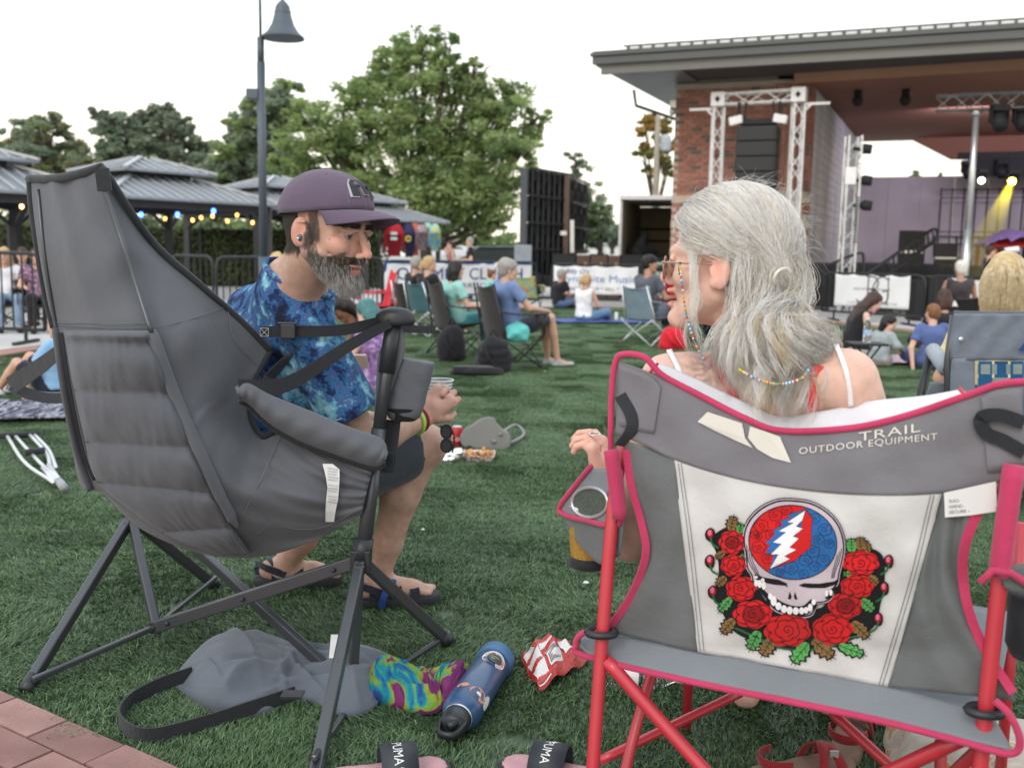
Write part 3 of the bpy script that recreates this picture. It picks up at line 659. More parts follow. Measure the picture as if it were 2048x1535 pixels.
# red canopy hut with purple cloth on stage, right edge
ht = thing('red_canopy_cart', 'red wooden canopy cart with purple cloth thrown over its roof', 'cart', tuple(at(2030, 560, 22.5)*V(1, 1, 0)))
M_redw = mat('red_wood', (.50, .035, .04), .5, var=.1)
qa = at(1985, 493, 22); zr = qa[2]
for dx in (0, 1.6):
    for dy in (0, .9): MB().tube([qa+V(.1+dx, dy, -.95), qa+V(.1+dx, dy, 0)], .045, 8).obj('post', M_redw, ht, True)
MB().prism([qa+V(-.08, -.15, 0), qa+V(1.9, -.15, 0), qa+V(1.6, .2, .18), qa+V(.25, .2, .18)], (0, .9, 0)).obj('roof', M_redw, ht)
MB().box(qa+V(.9, .45, -.6), (1.7, .9, .06)).box(qa+V(.9, .45, -.9), (1.7, .9, .12)).obj('counter', M_redw, ht)
G = np.zeros((14, 26, 3))
for i in range(14):
    for j in range(26):
        u, w = i/13, j/25; G[i, j] = qa+V(-.25+2.2*w, -.25+.9*u, .12+.22*math.sin(u*2.6+.3)*min(1, w*4)+.03*math.sin(w*19+u*4)+.035*math.sin(w*43+u*11)*math.sin(u*7+w*5)+.02*math.sin(w*70-u*20)-.25*max(0, .15-w)*3)
MB().grid(G).obj('cloth', fabric('purple_cloth', (138, 112, 178)), ht, True, solid=.01)
# cases, amps behind the banner on the right
sb = thing('stage_monitor_stack', 'dark amplifier racks with a lit edge behind the right barricade', 'amplifier', tuple(gnd(1850, 640)*V(1, 1, 0)))
for x0, x1, y0, y1 in ((1820, 1838, 560, 640), (1845, 1875, 552, 630)):
    q0, q1 = at(x0, y1, 18.6), at(x1, y0, 18.6); MB().box((q0+q1)/2, (abs(q1[0]-q0[0]), .5, q1[2]-q0[2])).obj('rack', M_dark, sb, bevel=.01)
sp_ = thing('floor_speaker', 'black floor loudspeaker with round cone left of the white banner', 'loudspeaker', tuple(gnd(1632, 632)*V(1, 1, 0)))
q0, q1 = at(1618, 575, 18.9), at(1648, 527, 18.9); MB().box((q0+q1)/2, (abs(q1[0]-q0[0]), .4, q1[2]-q0[2])).obj('cabinet', M_dark, sp_, bevel=.02)
MB().tube(spline([(q0+q1)/2+V(.11*math.cos(a), -.21, .13*math.sin(a)-.02) for a in np.linspace(0, 6.2, 9)], 24, True), .008, 5, closed=True).obj('cone_ring', M_black, sp_, True)

pa_l = bpy.data.lights.new('stage_wash', 'AREA'); po_l = bpy.data.objects.new('stage_wash', pa_l); COL.objects.link(po_l); pa_l.energy = 190; pa_l.color = (.88, .80, 1.0); pa_l.shape = 'RECTANGLE'; pa_l.size = 6; pa_l.size_y = .4
po_l.location = LB(swx+5.5, -4.5, 4.6); po_l.rotation_euler = Vector(tuple(N_+V(0, 0, .35))).to_track_quat('Z', 'Y').to_euler()
# ================================================================== barricades and banners
def barricade(x0, x1, y0, y1, Yl, Yr, label, bars=True, group='crowd barricades round the lawn', side='both'):
    """pixel corners of the frame: left/right x, top y0 (left) y1 (right); stands on the ground"""
    a, b = at(x0, y0, Yl), at(x1, y1, Yr); zt_ = (a[2]+b[2])/2; a = xy(a, 0); b = xy(b, 0); L = np.linalg.norm(b-a); u = (b-a)/L
    t = thing('barricade', label, 'barricade', tuple((a+b)/2), group); r = .14; zb = .16
    z = V(0, 0, 1)
    P = [a+z*zb, a+z*(zt_-r), a+u*.04+z*(zt_-.04), a+u*r+z*zt_, b-u*r+z*zt_, b-u*.04+z*(zt_-.04), b+z*(zt_-r), b+z*zb]
    P = np.concatenate([[P[0]], spline(P[1:4], 7), spline(P[4:7], 7), [P[7]]])
    MB().tube(P, .022, 8).tube([a+z*zb, b+z*zb], .02, 8).obj('frame', M_black, t, True)
    n = int(L/.13)
    if bars:
        for i in range(1, n): q = a+u*L*i/n; MB().tube([q+z*zb, q+z*(zt_-.01)], .010, 6, caps=False).obj('bar', M_black, t, True)
    for q in (a+u*.25, b-u*.25): MB().beam(q+V(0, -.28, .02), q+V(0, .28, .02), .05, .03).beam(q+z*.02, q+z*(zb+.02), .03, .03).obj('foot', M_black, t)
    return a, b, zt_, u
def banner(a, b, zt_, zb_, label, name='banner', col=(.70, .71, .73), sag=.03, border=None):
    off_ = V(0, -.06, 0); u = (b-a); L = np.linalg.norm(u); u = u/L; n = 60; m_ = 12; G = np.zeros((m_, n, 3))
    def F(s_, z_): return a+u*s_+V(0, 0, z_)+off_+V(0, -1, 0)*(.012*math.sin(s_*5+z_*2)+.008*math.sin(s_*13-z_*9))
    for i in range(m_):
        for j in range(n): G[i, j] = F(L*j/(n-1), zb_+(zt_-zb_-sag*math.sin(math.pi*((j/(n-1)*4) % 1))*(i == m_-1))*i/(m_-1))
    t = thing(name, label, 'banner', tuple((a+b)/2)); MB().grid(G).obj('sheet', mat('vinyl_white', col, .5, var=.04, vs_=2), t, True, solid=.004)
    return t, (lambda s_, z_, e=.008: F(s_, z_)+V(0, -e, 0)), L
def fit(mb_, t, m, name='lettering'): return mb_.obj(name, m, t)
M_navy = mat('banner_navy', lin((28, 62, 124)), .6, var=.03); M_bl = mat('banner_blue', lin((70, 120, 175)), .6, var=.03)
M_ink = mat('banner_ink', lin((50, 52, 60)), .6, var=.03)
# left foreground barricade (people behind it)
barricade(-260, 84, 498, 509, 11.7, 11.2, 'black barricade at the left picture edge with three people behind it')
barricade(340, 425, 511, 512, 15.5, 15.0, 'short stretch of black barricade seen behind the grey chair wing')
barricade(432, 764, 513, 517, 14.6, 18.0, 'black barricade behind the lamp post and the man in the cap')
a, b, zt_, u = barricade(768, 1073, 517, 528, 18.6, 20.8, 'black barricade carrying the blue lettered club banner')
t, F, L = banner(a+u*.02, b-u*.12, zt_-.01, .26, 'white vinyl banner with blue capitals and blue edge, left of centre')
def fitted(txt, s0_, s1_, z0_, h, F, shear=0, e=.010):
    mb0 = text_mb(txt, 1, lambda x, y: (x, y, 0), shear=shear); v = np.concatenate(mb0.v); w = v[:, 0].max()-v[:, 0].min(); x0_ = v[:, 0].min(); y1_ = v[:, 1].max(); y0_ = min(v[:, 1].min(), 0)
    return text_mb(txt, 1, lambda x, y: F(s0_+(x-x0_)/w*(s1_-s0_), z0_+(y)/y1_*h, e), shear=shear)
fitted('OPTIMIST CLUB', .22*L/2.9, L*.80, .58, .22, F).obj('lettering', M_navy, t)
fitted('H', L*.86, L*.93, .58, .22, F).obj('lettering', M_navy, t)
fitted('of HARRISON', L*.34, L*.72, .42, .09, F).obj('lettering', M_navy, t)
MB().poly([F(.15, .40, .01), F(L*.5, .40, .01), F(L*.5, .43, .01), F(.15, .43, .01)]).obj('underline', M_navy, t)
MB().poly([F(0, zt_-.05, .011), F(L, zt_-.05, .011), F(L, zt_-.015, .011), F(0, zt_-.015, .011)]).poly([F(0, .27, .011), F(.05, .27, .011), F(.05, zt_-.05, .011), F(0, zt_-.05, .011)]).poly([F(0, .27, .012), F(L, .27, .012), F(L, .3, .012), F(0, .3, .012)]).obj('edging', M_navy, t)
a, b, zt_, u = barricade(1104, 1345, 527, 532, 22.0, 22.0, 'black barricade carrying the music shop banner before the truck')
t, F, L = banner(a+u*.04, b-u*.75, zt_-.03, .24, 'white vinyl music shop banner with blue serif lettering')
fitted("Billy O's", L*.14, L*.42, zt_-.20, .10, F, .3).obj('lettering', M_navy, t)
fitted('Dynamite Music', L*.06, L*.98, zt_-.38, .15, F).obj('lettering', M_bl, t)
fitted('LESSONS * BUY * SELL * TRADE', L*.12, L*.99, zt_-.56, .07, F).obj('lettering', M_ink, t)
a, b, zt_, u = barricade(1605, 1660, 543, 545, 19.2, 19.0, 'short black barricade left of the realty banner')
a, b, zt_, u = barricade(1648, 1852, 545, 551, 18.4, 16.9, 'black barricade carrying the realty banner by the stage stairs')
t, F, L = banner(a+u*.22, b-u*.30, zt_-.01, .27, 'white realty banner with thin overlapping capital letters')
def stroke(mb_, P, w, F):
    P = np.asarray(P, float); T = np.gradient(P, axis=0); T /= np.linalg.norm(T, axis=1, keepdims=True); N2 = np.stack([-T[:, 1], T[:, 0]], 1)*w/2
    return mb_.grid([[F(*(p+n)) , F(*(p-n))] for p, n in zip(P, N2)])
cx_, cy_ = L*.5, zt_-.27; k = .24; st = MB()
def S2(pts, n=18): return spline([(cx_+x*k, cy_+y*k, 0) for x, y in pts], n)[:, :2]
stroke(st, S2([(-.45, .95), (-.1, .95)], 4), .024, F); stroke(st, S2([(-.25, .95), (-.25, -.45), (-.4, -.8), (-.8, -.95), (-1.2, -.75)]), .024, F)
stroke(st, S2([(-.25, .95), (.25, .9), (.55, .55), (.4, .1), (-.1, .02), (.5, -.1), (.65, -.5), (.4, -.9), (-.5, -.97)], 30), .024, F)
stroke(st, S2([(1.3, .75), (.9, .95), (.45, .75), (.15, .0), (.4, -.75), (.9, -.95), (1.3, -.75), (1.32, -.1), (.9, -.1)], 32), .024, F)
stroke(st, S2([(1.32, .95), (1.32, -1.1)], 3), .020, F)
st.obj('monogram', M_ink, t)
fitted('JOE BYRNE GROUP', L*.26, L*.75, cy_-.01, .035, F).obj('lettering', M_ink, t)
fitted('Weichert', L*.25, L*.53, cy_-.36, .085, F).obj('lettering', M_ink, t)
fitted('C: 219-555-0100   WEICHERT REALTORS', L*.18, L*.85, .33, .03, F).obj('lettering', M_ink, t)
a, b, zt_, u = barricade(1862, 2300, 552, 566, 16.6, 13.0, 'black barricade at the right in front of the stage')
t, F, L = banner(a+u*.42, b, zt_-.02, .45, 'plain white banner behind the white haired man')
# ================================================================== lamp post
lp = thing('lamp_post', 'tall dark grey lamp post with a hanging bell shade', 'lamp post', tuple(xy(at(523, 500, 13), 0)))
q = at(521, 75, 13); q0 = xy(q, 0)
M_lp = mat('lamp_grey', (.075, .095, .12), .45, var=.06, spec=.4)
MB().tube([q0, xy(q, 1.0)], .065, 14).tube([xy(q, 1.0), xy(q, q[2]-.3)], .052, 14).tube([xy(q, q[2]-.3), xy(q, q[2])], .044, 14).tube([xy(q, q[2]), xy(q, q[2]+1.2)], .018, 8).lathe([(.12, 0), (.12, .06), (.08, .15), (.065, .3)], q0, 14).obj('pole', M_lp, lp, True)
bq = at(566, 78, 13); sc_ = 41/2012*13
MB().lathe([(1.0, 0), (1.0, .06), (.72, .32), (.5, .7), (.38, 1.15), (.36, 1.25), (.38, 1.3), (.30, 1.5), (.22, 1.6), (.10, 1.72), (.09, 2.0)], bq, 28).obj('lamp_shade', M_lp, lp, True) if False else \
    MB().lathe([(r*sc_, z*sc_) for r, z in [(.9, .02), (1.0, 0), (1.0, .07), (.74, .30), (.52, .66), (.40, 1.08), (.37, 1.12), (.40, 1.2), (.38, 1.26), (.35, 1.30), (.35, 1.4), (.28, 1.55), (.16, 1.68), (.08, 1.74), (.07, 2.4)]], bq, 28).obj('lamp_shade', M_lp, lp, True)
MB().tube(spline([bq+V(0, 0, 2.3*sc_), bq+V(-.02, 0, .95), bq+V(-.14, 0, 1.1), xy(q, bq[2]+1.05)], 12), .02, 8).obj('arm', M_lp, lp, True)
c = at(506, 188, 13); MB().box(c, (.15, .12, .12)).box(c+V(.08, 0, 0), (.08, .06, .05)).obj('control_box', M_lp, lp, bevel=.008)
# ================================================================== gazebos
M_rf = mat('roof_metal', (.20, .22, .25), .42, metal=.35, var=.1, vs_=1.2); M_rf2 = mat('roof_ridge', (.40, .42, .45), .4, metal=.3, var=.05)
M_post = mat('gazebo_post', (.03, .031, .036), .5, var=.1)
def gazebo(px, py_e, Y, w, label, ang=.5, ze=2.12, two=True, inner=False, rise=.78):
    c = at(px, py_e, Y); c[2] = 0; k = c @ V(0, 0, 1); t = thing('gazebo', label, 'gazebo', tuple(c), 'metal roofed gazebos'); ca, sa = math.cos(ang), math.sin(ang)
    X, Yv = V(ca, sa, 0), V(-sa, ca, 0); h = w/2
    def P(x, y, z): return c+X*x+Yv*y+V(0, 0, z)
    def tier(h0, z0, h1, z1, nr):
        rf = MB(); rb = MB(); cs = [(1, 1), (-1, 1), (-1, -1), (1, -1)]
        for i in range(4):
            a, b = cs[i], cs[(i+1) % 4]; A, B_, C_, D = P(a[0]*h0, a[1]*h0, z0), P(b[0]*h0, b[1]*h0, z0), P(b[0]*h1, b[1]*h1, z1), P(a[0]*h1, a[1]*h1, z1)
            rf.add([A, B_, C_, D, A-V(0, 0, .04), B_-V(0, 0, .04), C_-V(0, 0, .04), D-V(0, 0, .04)], [[0, 1, 2, 3], [4, 7, 6, 5], [0, 4, 5, 1]])
            nrm_ = unit(np.cross(B_-A, D-A)); nrm_ = nrm_ if nrm_[2] > 0 else -nrm_
            for q in range(1, nr):
                f = q/nr; s_ = A*(1-f)+B_*f; x_ = 2*f-1; tt = 1.0
                if h1/h0 < abs(x_): tt = (1-abs(x_))/(1-h1/h0)
                e_ = s_+((D+C_)/2-(A+B_)/2)*tt
                rb.beam(s_+nrm_*.018, e_+nrm_*.018, .035, .04, nrm_)
            rb.beam(A+V(0, 0, .03), D+V(0, 0, .03), .10, .05)
        rf.obj('roof', M_rf, t); tag(rb.obj('roof_seams', M_rf2, t), kind='stuff')
    tier(h, ze, h*.38, ze+rise*.62, 18)
    if two: tier(h*.52, ze+rise*.78, h*.06, ze+rise*1.18, 9)
    MB().box(P(0, 0, ze+rise*.68), (h*.66, h*.66, rise*.3), np.stack([X, Yv, V(0, 0, 1)], 1)).obj('cupola', M_post, t)
    hp = h-.28
    for i, (a, b) in enumerate([(1, 1), (-1, 1), (-1, -1), (1, -1)]):
        MB().beam(P(a*hp, b*hp, 0), P(a*hp, b*hp, ze), .15, .15).box(P(a*hp, b*hp, .06), (.26, .26, .12)).obj('post', M_post, t)
        MB().beam(P(a*hp, b*hp, ze-.55), P(a*(hp-.5), b*hp, ze-.1), .07, .07).beam(P(a*hp, b*hp, ze-.55), P(a*hp, b*(hp-.5), ze-.1), .07, .07).obj('brace', M_post, t)
        a2, b2 = [(1, 1), (-1, 1), (-1, -1), (1, -1)][(i+1) % 4]
        MB().beam(P(a*hp, b*hp, ze-.09), P(a2*hp, b2*hp, ze-.09), .09, .17).obj('beam', M_post, t)
    return P, h, t
g1 = gazebo(-95, 440, 17.6, 4.1, 'metal roofed gazebo cut by the left picture edge', .85, ze=1.95, rise=.75)
g2 = gazebo(288, 430, 22.0, 4.25, 'metal roofed gazebo with blue and orange lights, behind the grey chair', .92, ze=2.04)
g3 = gazebo(552, 430, 28.0, 4.0, 'metal roofed gazebo directly behind the lamp post', .82, ze=2.12)
g4 = gazebo(724, 450, 33.5, 4.1, 'metal roofed gazebo with shirts hung along its eave', .85, ze=2.05)
def bulbs(pts, col, name, label, r=.035, emit=6):
    t = thing(name, label, 'string lights', tuple(pts[0])); P = spline(pts, 60); MB().tube(P, .006, 4).obj('wire', M_dark, t)
    for p in pts: MB().ell(p-V(0, 0, .05), (r, r, r*1.2), None, 8, 6).obj('bulb', mat('bulb_'+name, col, .4, var=0, emit=emit), t, True); MB().box(p, (.03, .03, .05)).obj('socket', M_dark, t)
bulbs([at(x, y, 20.3) for x, y in ((330, 432), (355, 426), (385, 435), (402, 430), (425, 427), (455, 437), (474, 425), (505, 440))], (1, .42, .10), 'orange_string_lights', 'warm orange string lights under the gazebo behind the grey chair', emit=4)
bulbs([at(x, y, 20.0) for x, y in ((282, 424), (355, 424), (427, 417))], (.05, .15, 1), 'blue_lights', 'blue lamps under the gazebo behind the grey chair', r=.045, emit=8)
bulbs([at(x, y, 17.2) for x, y in ((-20, 404), (43, 407), (80, 400))], (1, .5, .2), 'entry_string_lights', 'warm string lights under the gazebo at the left edge', r=.035)
# fence with ivy
M_ivy = [mat('ivy%d' % i, c, .7, var=.3, vs_=2) for i, c in enumerate([(.045, .065, .022), (.10, .12, .05)])]
fh = thing('ivy_fence', 'long dark fence panel covered with ivy behind the gazebos', 'fence', tuple(at(250, 520, 27)*V(1, 1, 0)))
a, b = at(-250, 468, 27), at(760, 476, 29.5); zt_ = 1.62
MB().beam(xy(a, .8), xy(b, .8), 1.6, .05, (0, 1, 0)).obj('panel', mat('fence_dark', (.012, .018, .010), .9), fh) if False else MB().prism([xy(a, .02), xy(b, .02), xy(b, zt_), xy(a, zt_)], (0, .06, 0)).obj('panel', mat('fence_dark', (.012, .018, .010), .9), fh)
for i in range(9): q = a*(1-i/8)+b*i/8; MB().beam(xy(q, 0)-V(0, .06, 0), xy(q, zt_+.06)-V(0, .06, 0), .06, .06).obj('post', M_post, fh)
def leafmb(C, size, rng, up=.5):
    """one bent leaf (two triangles) per centre"""
    n = len(C); d = rng.normal(size=(n, 3)); d[:, 2] *= up; d /= np.linalg.norm(d, axis=1, keepdims=True); e = np.cross(d, rng.normal(size=(n, 3))); e /= np.linalg.norm(e, axis=1, keepdims=True)
    s_ = size*rng.uniform(.6, 1.3, (n, 1)); v = np.stack([C-d*s_, C+e*s_*.45, C+d*s_, C-e*s_*.45], 1).reshape(-1, 3); b_ = np.arange(n)*4
    return v, np.stack([b_, b_+1, b_+2, b_+3], 1)
for k in range(2):
    n = 9000; f = RNG.uniform(0, 1, n); C = a*(1-f)[:, None]+b*f[:, None]; C[:, 2] = RNG.uniform(.05, zt_+.03, n); C[:, 1] -= RNG.uniform(.01, .08, n)
    v, q = leafmb(C, .05, RNG, 1); tag(mkobj('ivy', v, q, M_ivy[k], fh), kind='stuff')
# ================================================================== trees
def tree(name, label, px, Y, top, left, right, base, dens, cols, seed, lobes, leaf=.16, cat='tree', gap=0.0, trunk=.22, group='trees beyond the lawn', low=.25):
    """top/left/right: pixel extents of the crown; lobes: list of (px, py, rpx) clumps making the outline"""
    r = np.random.default_rng(seed); b0 = at(px, 505, Y); b0[2] = -.03; t = thing(name, label, cat, tuple(b0), group); k = Y/FPX
    leaf *= .8; C = [at(x, y, Y+r.uniform(-1, 1)*rp*k*.9) for x, y, rp in lobes]; rad = [rp*k for _, _, rp in lobes]
    ztop = max(c[2]+q for c, q in zip(C, rad)); zc = min(c[2] for c in C)
    tk = MB(); mid = V(b0[0], b0[1], 0); fork = V(b0[0]+r.uniform(-.2, .2), b0[1], max(1.2, zc*.6)); tk.tube(spline([mid, fork*.5+mid*.5+V(.05, 0, 0), fork], 6), np.linspace(trunk, trunk*.75, 6), 8)
    tk.obj('trunk', mat('bark', (.075, .06, .05), .95, var=.3, bump=.6, bs=20), t, True)
    lm = MB()
    for c, q in zip(C, rad):
        lm.tube(spline([fork, fork*.5+c*.5+V(0, 0, -.15*abs(c[0]-fork[0])), c, c+V(0, 0, q*.6)], 9), np.linspace(trunk*.5, .02, 9), 6)
        for _ in range(3):
            e_ = c+r.normal(size=3)*q*.6; lm.tube(spline([c*.7+fork*.3, c*.5+e_*.5, e_], 5), np.linspace(trunk*.2, .01, 5), 5)
    lm.obj('branches', MATS['bark'], t, True)
    P = [[] for _ in cols]
    for c, q in zip(C, rad):
        nc = max(6, int(30*dens*(q/1.2)**2))
        cc_ = r.normal(size=(nc, 3)); cc_ /= np.linalg.norm(cc_, axis=1, keepdims=True); cc_ = c+cc_*q*np.array([1, 1, .85])*r.uniform(.35, 1.12, (nc, 1))
        for m_ in cc_:
            n = int(r.uniform(45, 100)); cl = q*r.uniform(.09, .2); pts_ = m_+np.clip(r.normal(size=(n, 3)), -1.9, 1.9)*V(1, 1, .6)*cl
            P[int(r.integers(0, len(cols)))].append(pts_)
    for i, c_ in enumerate(cols):
        if P[i]:
            v, q = leafmb(np.concatenate(P[i]), leaf, r); tag(mkobj('crown', v, q, c_, t), kind='stuff')
    return t
def leafm(n, c):
    m = mat(n, c, .6, var=.3, vs_=.6); t = m.node_tree; p = t.nodes['Principled BSDF']; tr_ = t.nodes.new('ShaderNodeBsdfTranslucent'); ad = t.nodes.new('ShaderNodeMixShader'); ad.inputs[0].default_value = .45
    src = p.inputs['Base Color'].links[0].from_socket; t.links.new(src, tr_.inputs[0]); t.links.new(p.outputs[0], ad.inputs[1]); t.links.new(tr_.outputs[0], ad.inputs[2]); t.links.new(ad.outputs[0], t.nodes['Material Output'].inputs[0]); return m
LG = [leafm('leaf_a', (.27, .36, .13)), leafm('leaf_b', (.33, .42, .18)), leafm('leaf_c', (.17, .25, .10))]
LD = [leafm('leaf_d', (.21, .265, .195)), leafm('leaf_e', (.27, .33, .235))]  # distance haze put into these leaf colours as a paler tone
LO = [leafm('leaf_f', (.28, .33, .17)), leafm('leaf_g', (.28, .27, .14))]
LSunGold = [leafm('leaf_h', (.45, .30, .09)), leafm('leaf_i', (.22, .22, .07))]  # gold of the low sun painted into the leaf colour
tree('broad_tree', 'large bright green tree in the middle behind the shirts', 850, 40, 0, 0, 0, 0, 1.55, LG, 1,
     [(845, 95, 48), (800, 120, 50), (890, 110, 40), (760, 170, 55), (720, 215, 55), (830, 180, 65), (910, 175, 55), (960, 190, 50), (1010, 215, 55), (640, 260, 55), (590, 300, 45), (700, 300, 65), (800, 270, 75), (900, 280, 75), (990, 300, 70), (1055, 290, 42), (620, 345, 50), (740, 370, 70), (850, 380, 75), (960, 390, 70), (1040, 360, 45), (1070, 245, 30), (880, 440, 60), (960, 455, 45), (600, 235, 38), (560, 330, 30), (700, 180, 25), (950, 130, 25), (930, 400, 55), (980, 440, 35)], leaf=.12, trunk=.30)
tree('shade_tree', 'grey green tree showing behind the lamp post', 500, 52, 0, 0, 0, 0, 1.5, LD+LG[:1], 2,
     [(560, 210, 48), (520, 225, 45), (490, 260, 40), (475, 300, 38), (530, 290, 55), (500, 350, 50), (560, 350, 50), (450, 330, 30), (580, 180, 25), (430, 350, 40)], leaf=.2)
tree('shade_tree', 'dark spreading tree above the second gazebo', 300, 55, 0, 0, 0, 0, 1.4, LD, 3,
     [(215, 245, 33), (240, 290, 36), (290, 250, 40), (330, 240, 35), (355, 255, 30), (300, 300, 45), (370, 300, 38), (395, 330, 30), (245, 335, 34), (210, 300, 26), (410, 360, 28), (335, 335, 34), (410, 305, 20)], leaf=.2)
tree('shade_tree', 'thin olive tree above the gazebo at the left edge', 85, 58, 0, 0, 0, 0, 1.2, LD+LO, 4,
     [(45, 280, 40), (100, 260, 36), (135, 300, 36), (60, 325, 45), (130, 330, 40), (15, 310, 30), (110, 235, 20), (170, 330, 34), (85, 300, 40), (175, 350, 30), (0, 345, 30)], leaf=.2)
tree('shade_tree', 'low pale green tree between the dark tree and the lamp post', 430, 60, 0, 0, 0, 0, .7, LO[:1]+LG[:1], 5, [(400, 365, 30), (440, 385, 34), (480, 395, 30), (425, 330, 22), (460, 350, 28)], leaf=.2)
tree('sun_tinted_tree', 'thin tree with low sun gold painted into its leaves, left of the brick wall', 1305, 45, 0, 0, 0, 0, 2.4, LSunGold, 6, [(1290, 250, 24), (1325, 260, 22), (1285, 300, 18), (1318, 310, 24), (1335, 345, 20), (1298, 345, 14), (1310, 240, 16), (1340, 290, 18)], leaf=.15, trunk=.12)
tree('bare_spruce', 'sparse thin topped conifer behind the black screen wall', 1150, 48, 0, 0, 0, 0, .28, LD, 7, [(1150, 315, 20), (1158, 345, 28), (1140, 365, 22), (1170, 375, 26), (1180, 400, 26)], leaf=.12, trunk=.1)
tree('round_tree', 'small dark green tree to the right of the screen wall', 1195, 50, 0, 0, 0, 0, 1.3, LD+LG[2:], 8, [(1185, 425, 34), (1205, 440, 30), (1180, 460, 34), (1200, 470, 30)], leaf=.16)
tree('far_tree', 'distant green tree left of the open truck', 1222, 75, 0, 0, 0, 0, 1.4, LG[:1]+LD, 9, [(1215, 450, 16), (1232, 460, 18), (1210, 470, 20), (1236, 475, 16)], leaf=.25)
tree('fir_tree', 'small dark fir seen over the backdrop, left of two', 1830, 80, 0, 0, 0, 0, 2.2, LD, 10, [(1831, 345, 5), (1831, 353, 8), (1830, 362, 12), (1830, 374, 16), (1830, 390, 18), (1830, 420, 20)], leaf=.2, group='firs behind the stage')
tree('fir_tree', 'small dark fir seen over the backdrop, right of two', 1880, 85, 0, 0, 0, 0, 2.0, LD, 12, [(1880, 351, 4), (1879, 358, 7), (1880, 366, 10), (1880, 380, 14), (1880, 410, 16)], leaf=.2, group='firs behind the stage')
# low far wood along the horizon
r = np.random.default_rng(5); C = []
for x in np.arange(-300, 2400, 16):
    if 1290 < x < 1900: continue
    h_ = r.uniform(20, 42) + (40 if x < 740 else 0); 
    for _ in range(110): C.append(at(x+r.uniform(-14, 14), 0, 95)*V(1, 1, 0)+V(0, r.uniform(-4, 4), max(0, r.uniform(0, 1)**.8*(h_+12*math.sin(x*.02))*95/FPX+.5)))
v, q = leafmb(np.array(C), .42, r); tag(mkobj('far_wood', v, q, LG[2]), 'low band of distant woodland along the horizon', 'woodland', kind='stuff')
r = np.random.default_rng(6); C = []
for x in np.arange(-260, 780, 12):
    for _ in range(150): C.append(at(x+r.uniform(-12, 12), 0, 33)*V(1, 1, 0)+V(0, r.uniform(-.8, .8), r.uniform(0, 1)*(2.0+.35*math.sin(x*.013)+.25*math.sin(x*.05))))
v, q = leafmb(np.array(C), .11, r); tag(mkobj('hedge', v, q, mat('hedge_leaf', (.09, .125, .055), .7, var=.35, vs_=1)), 'loose green hedge growing behind the ivy fence', 'hedge', kind='stuff')
# ================================================================== LED wall back
lw = thing('screen_wall', 'tall black back side of a folded screen wall on its trailer', 'screen', tuple(xy(at(1105, 500, 27), 0)))
M_cab = mat('cabinet_black', (.022, .025, .030), .5, var=.2, vs_=3)
def screen(x0, x1, yt0, yt1, Y0, Y1, nc, nr, zb=.55):
    a, b = at(x0, yt0, Y0), at(x1, yt1, Y1); zt_ = a[2]; L = np.linalg.norm((b-a)[:2]); u = unit(xy(b-a, 0)); w = L/nc; h = (zt_-zb)/nr; nv = V(u[1], -u[0], 0); Rm = np.stack([u, -nv, V(0, 0, 1)], 1)
    for i in range(nc):
        for j in range(nr):
            c = xy(a, 0)+u*w*(i+.5)+V(0, 0, zb+h*(j+.5)); m_ = MB().box(c, (w*.97, .08, h*.97), Rm)
            for s_ in (-.46, .0, .46): m_.beam(c+u*w*s_+nv*.09-V(0, 0, h*.46), c+u*w*s_+nv*.09+V(0, 0, h*.46), .05, .10)
            cb = m_.obj('cabinet', M_cab, lw)
            MB().box(c+u*w*.22+nv*.08+V(0, 0, h*.22), (w*.3, .1, h*.3), Rm).box(c-u*w*.2+nv*.08-V(0, 0, h*.15), (w*.2, .06, h*.2), Rm).obj('power_box', M_dark, cb)
    MB().beam(xy(a, .1), xy(a, zt_), .16, .16).obj('upright', mat('screen_edge', (.06, .07, .085), .5), lw)
    for j in range(nr+1): MB().beam(xy(a, zb+h*j)+nv*.16, xy(b, zb+h*j)+nv*.16, .05, .05).obj('crossbar', M_cab, lw)
screen(1048, 1134, 336, 350, 25.2, 27.2, 4, 4); screen(1134, 1170, 355, 366, 27.0, 29.5, 3, 4)
MB().beam(xy(at(1134, 352, 26.8), .2), at(1134, 352, 26.8), .14, .14).obj('mast', mat('rusty_mast', (.14, .09, .07), .6), lw)
MB().beam(at(1144, 505, 26), at(1144, 440, 26), .1, .1).obj('jack', M_alu, lw); MB().box(at(1127, 466, 25.8), (.16, .03, .10)).obj('sign', M_white, lw)
c = at(1046, 506, 24.6); MB().box(xy(c, .75), (.42, .6, 1.1)).obj('generator_box', mat('gen_grey', (.23, .26, .30), .6), lw, bevel=.03)
MB().box(xy(at(1110, 520, 25.5), .42), (2.6, 1.6, .25)).obj('trailer_deck', M_dark, lw)
for px_ in (1060, 1160): MB().lathe([(.1, -.12), (.32, -.12), (.36, -.06), (.36, .06), (.32, .12), (.1, .12)], xy(at(px_, 560, 24.7), .36), 18, (0, 1, 0)).obj('wheel', M_dark, lw, True)
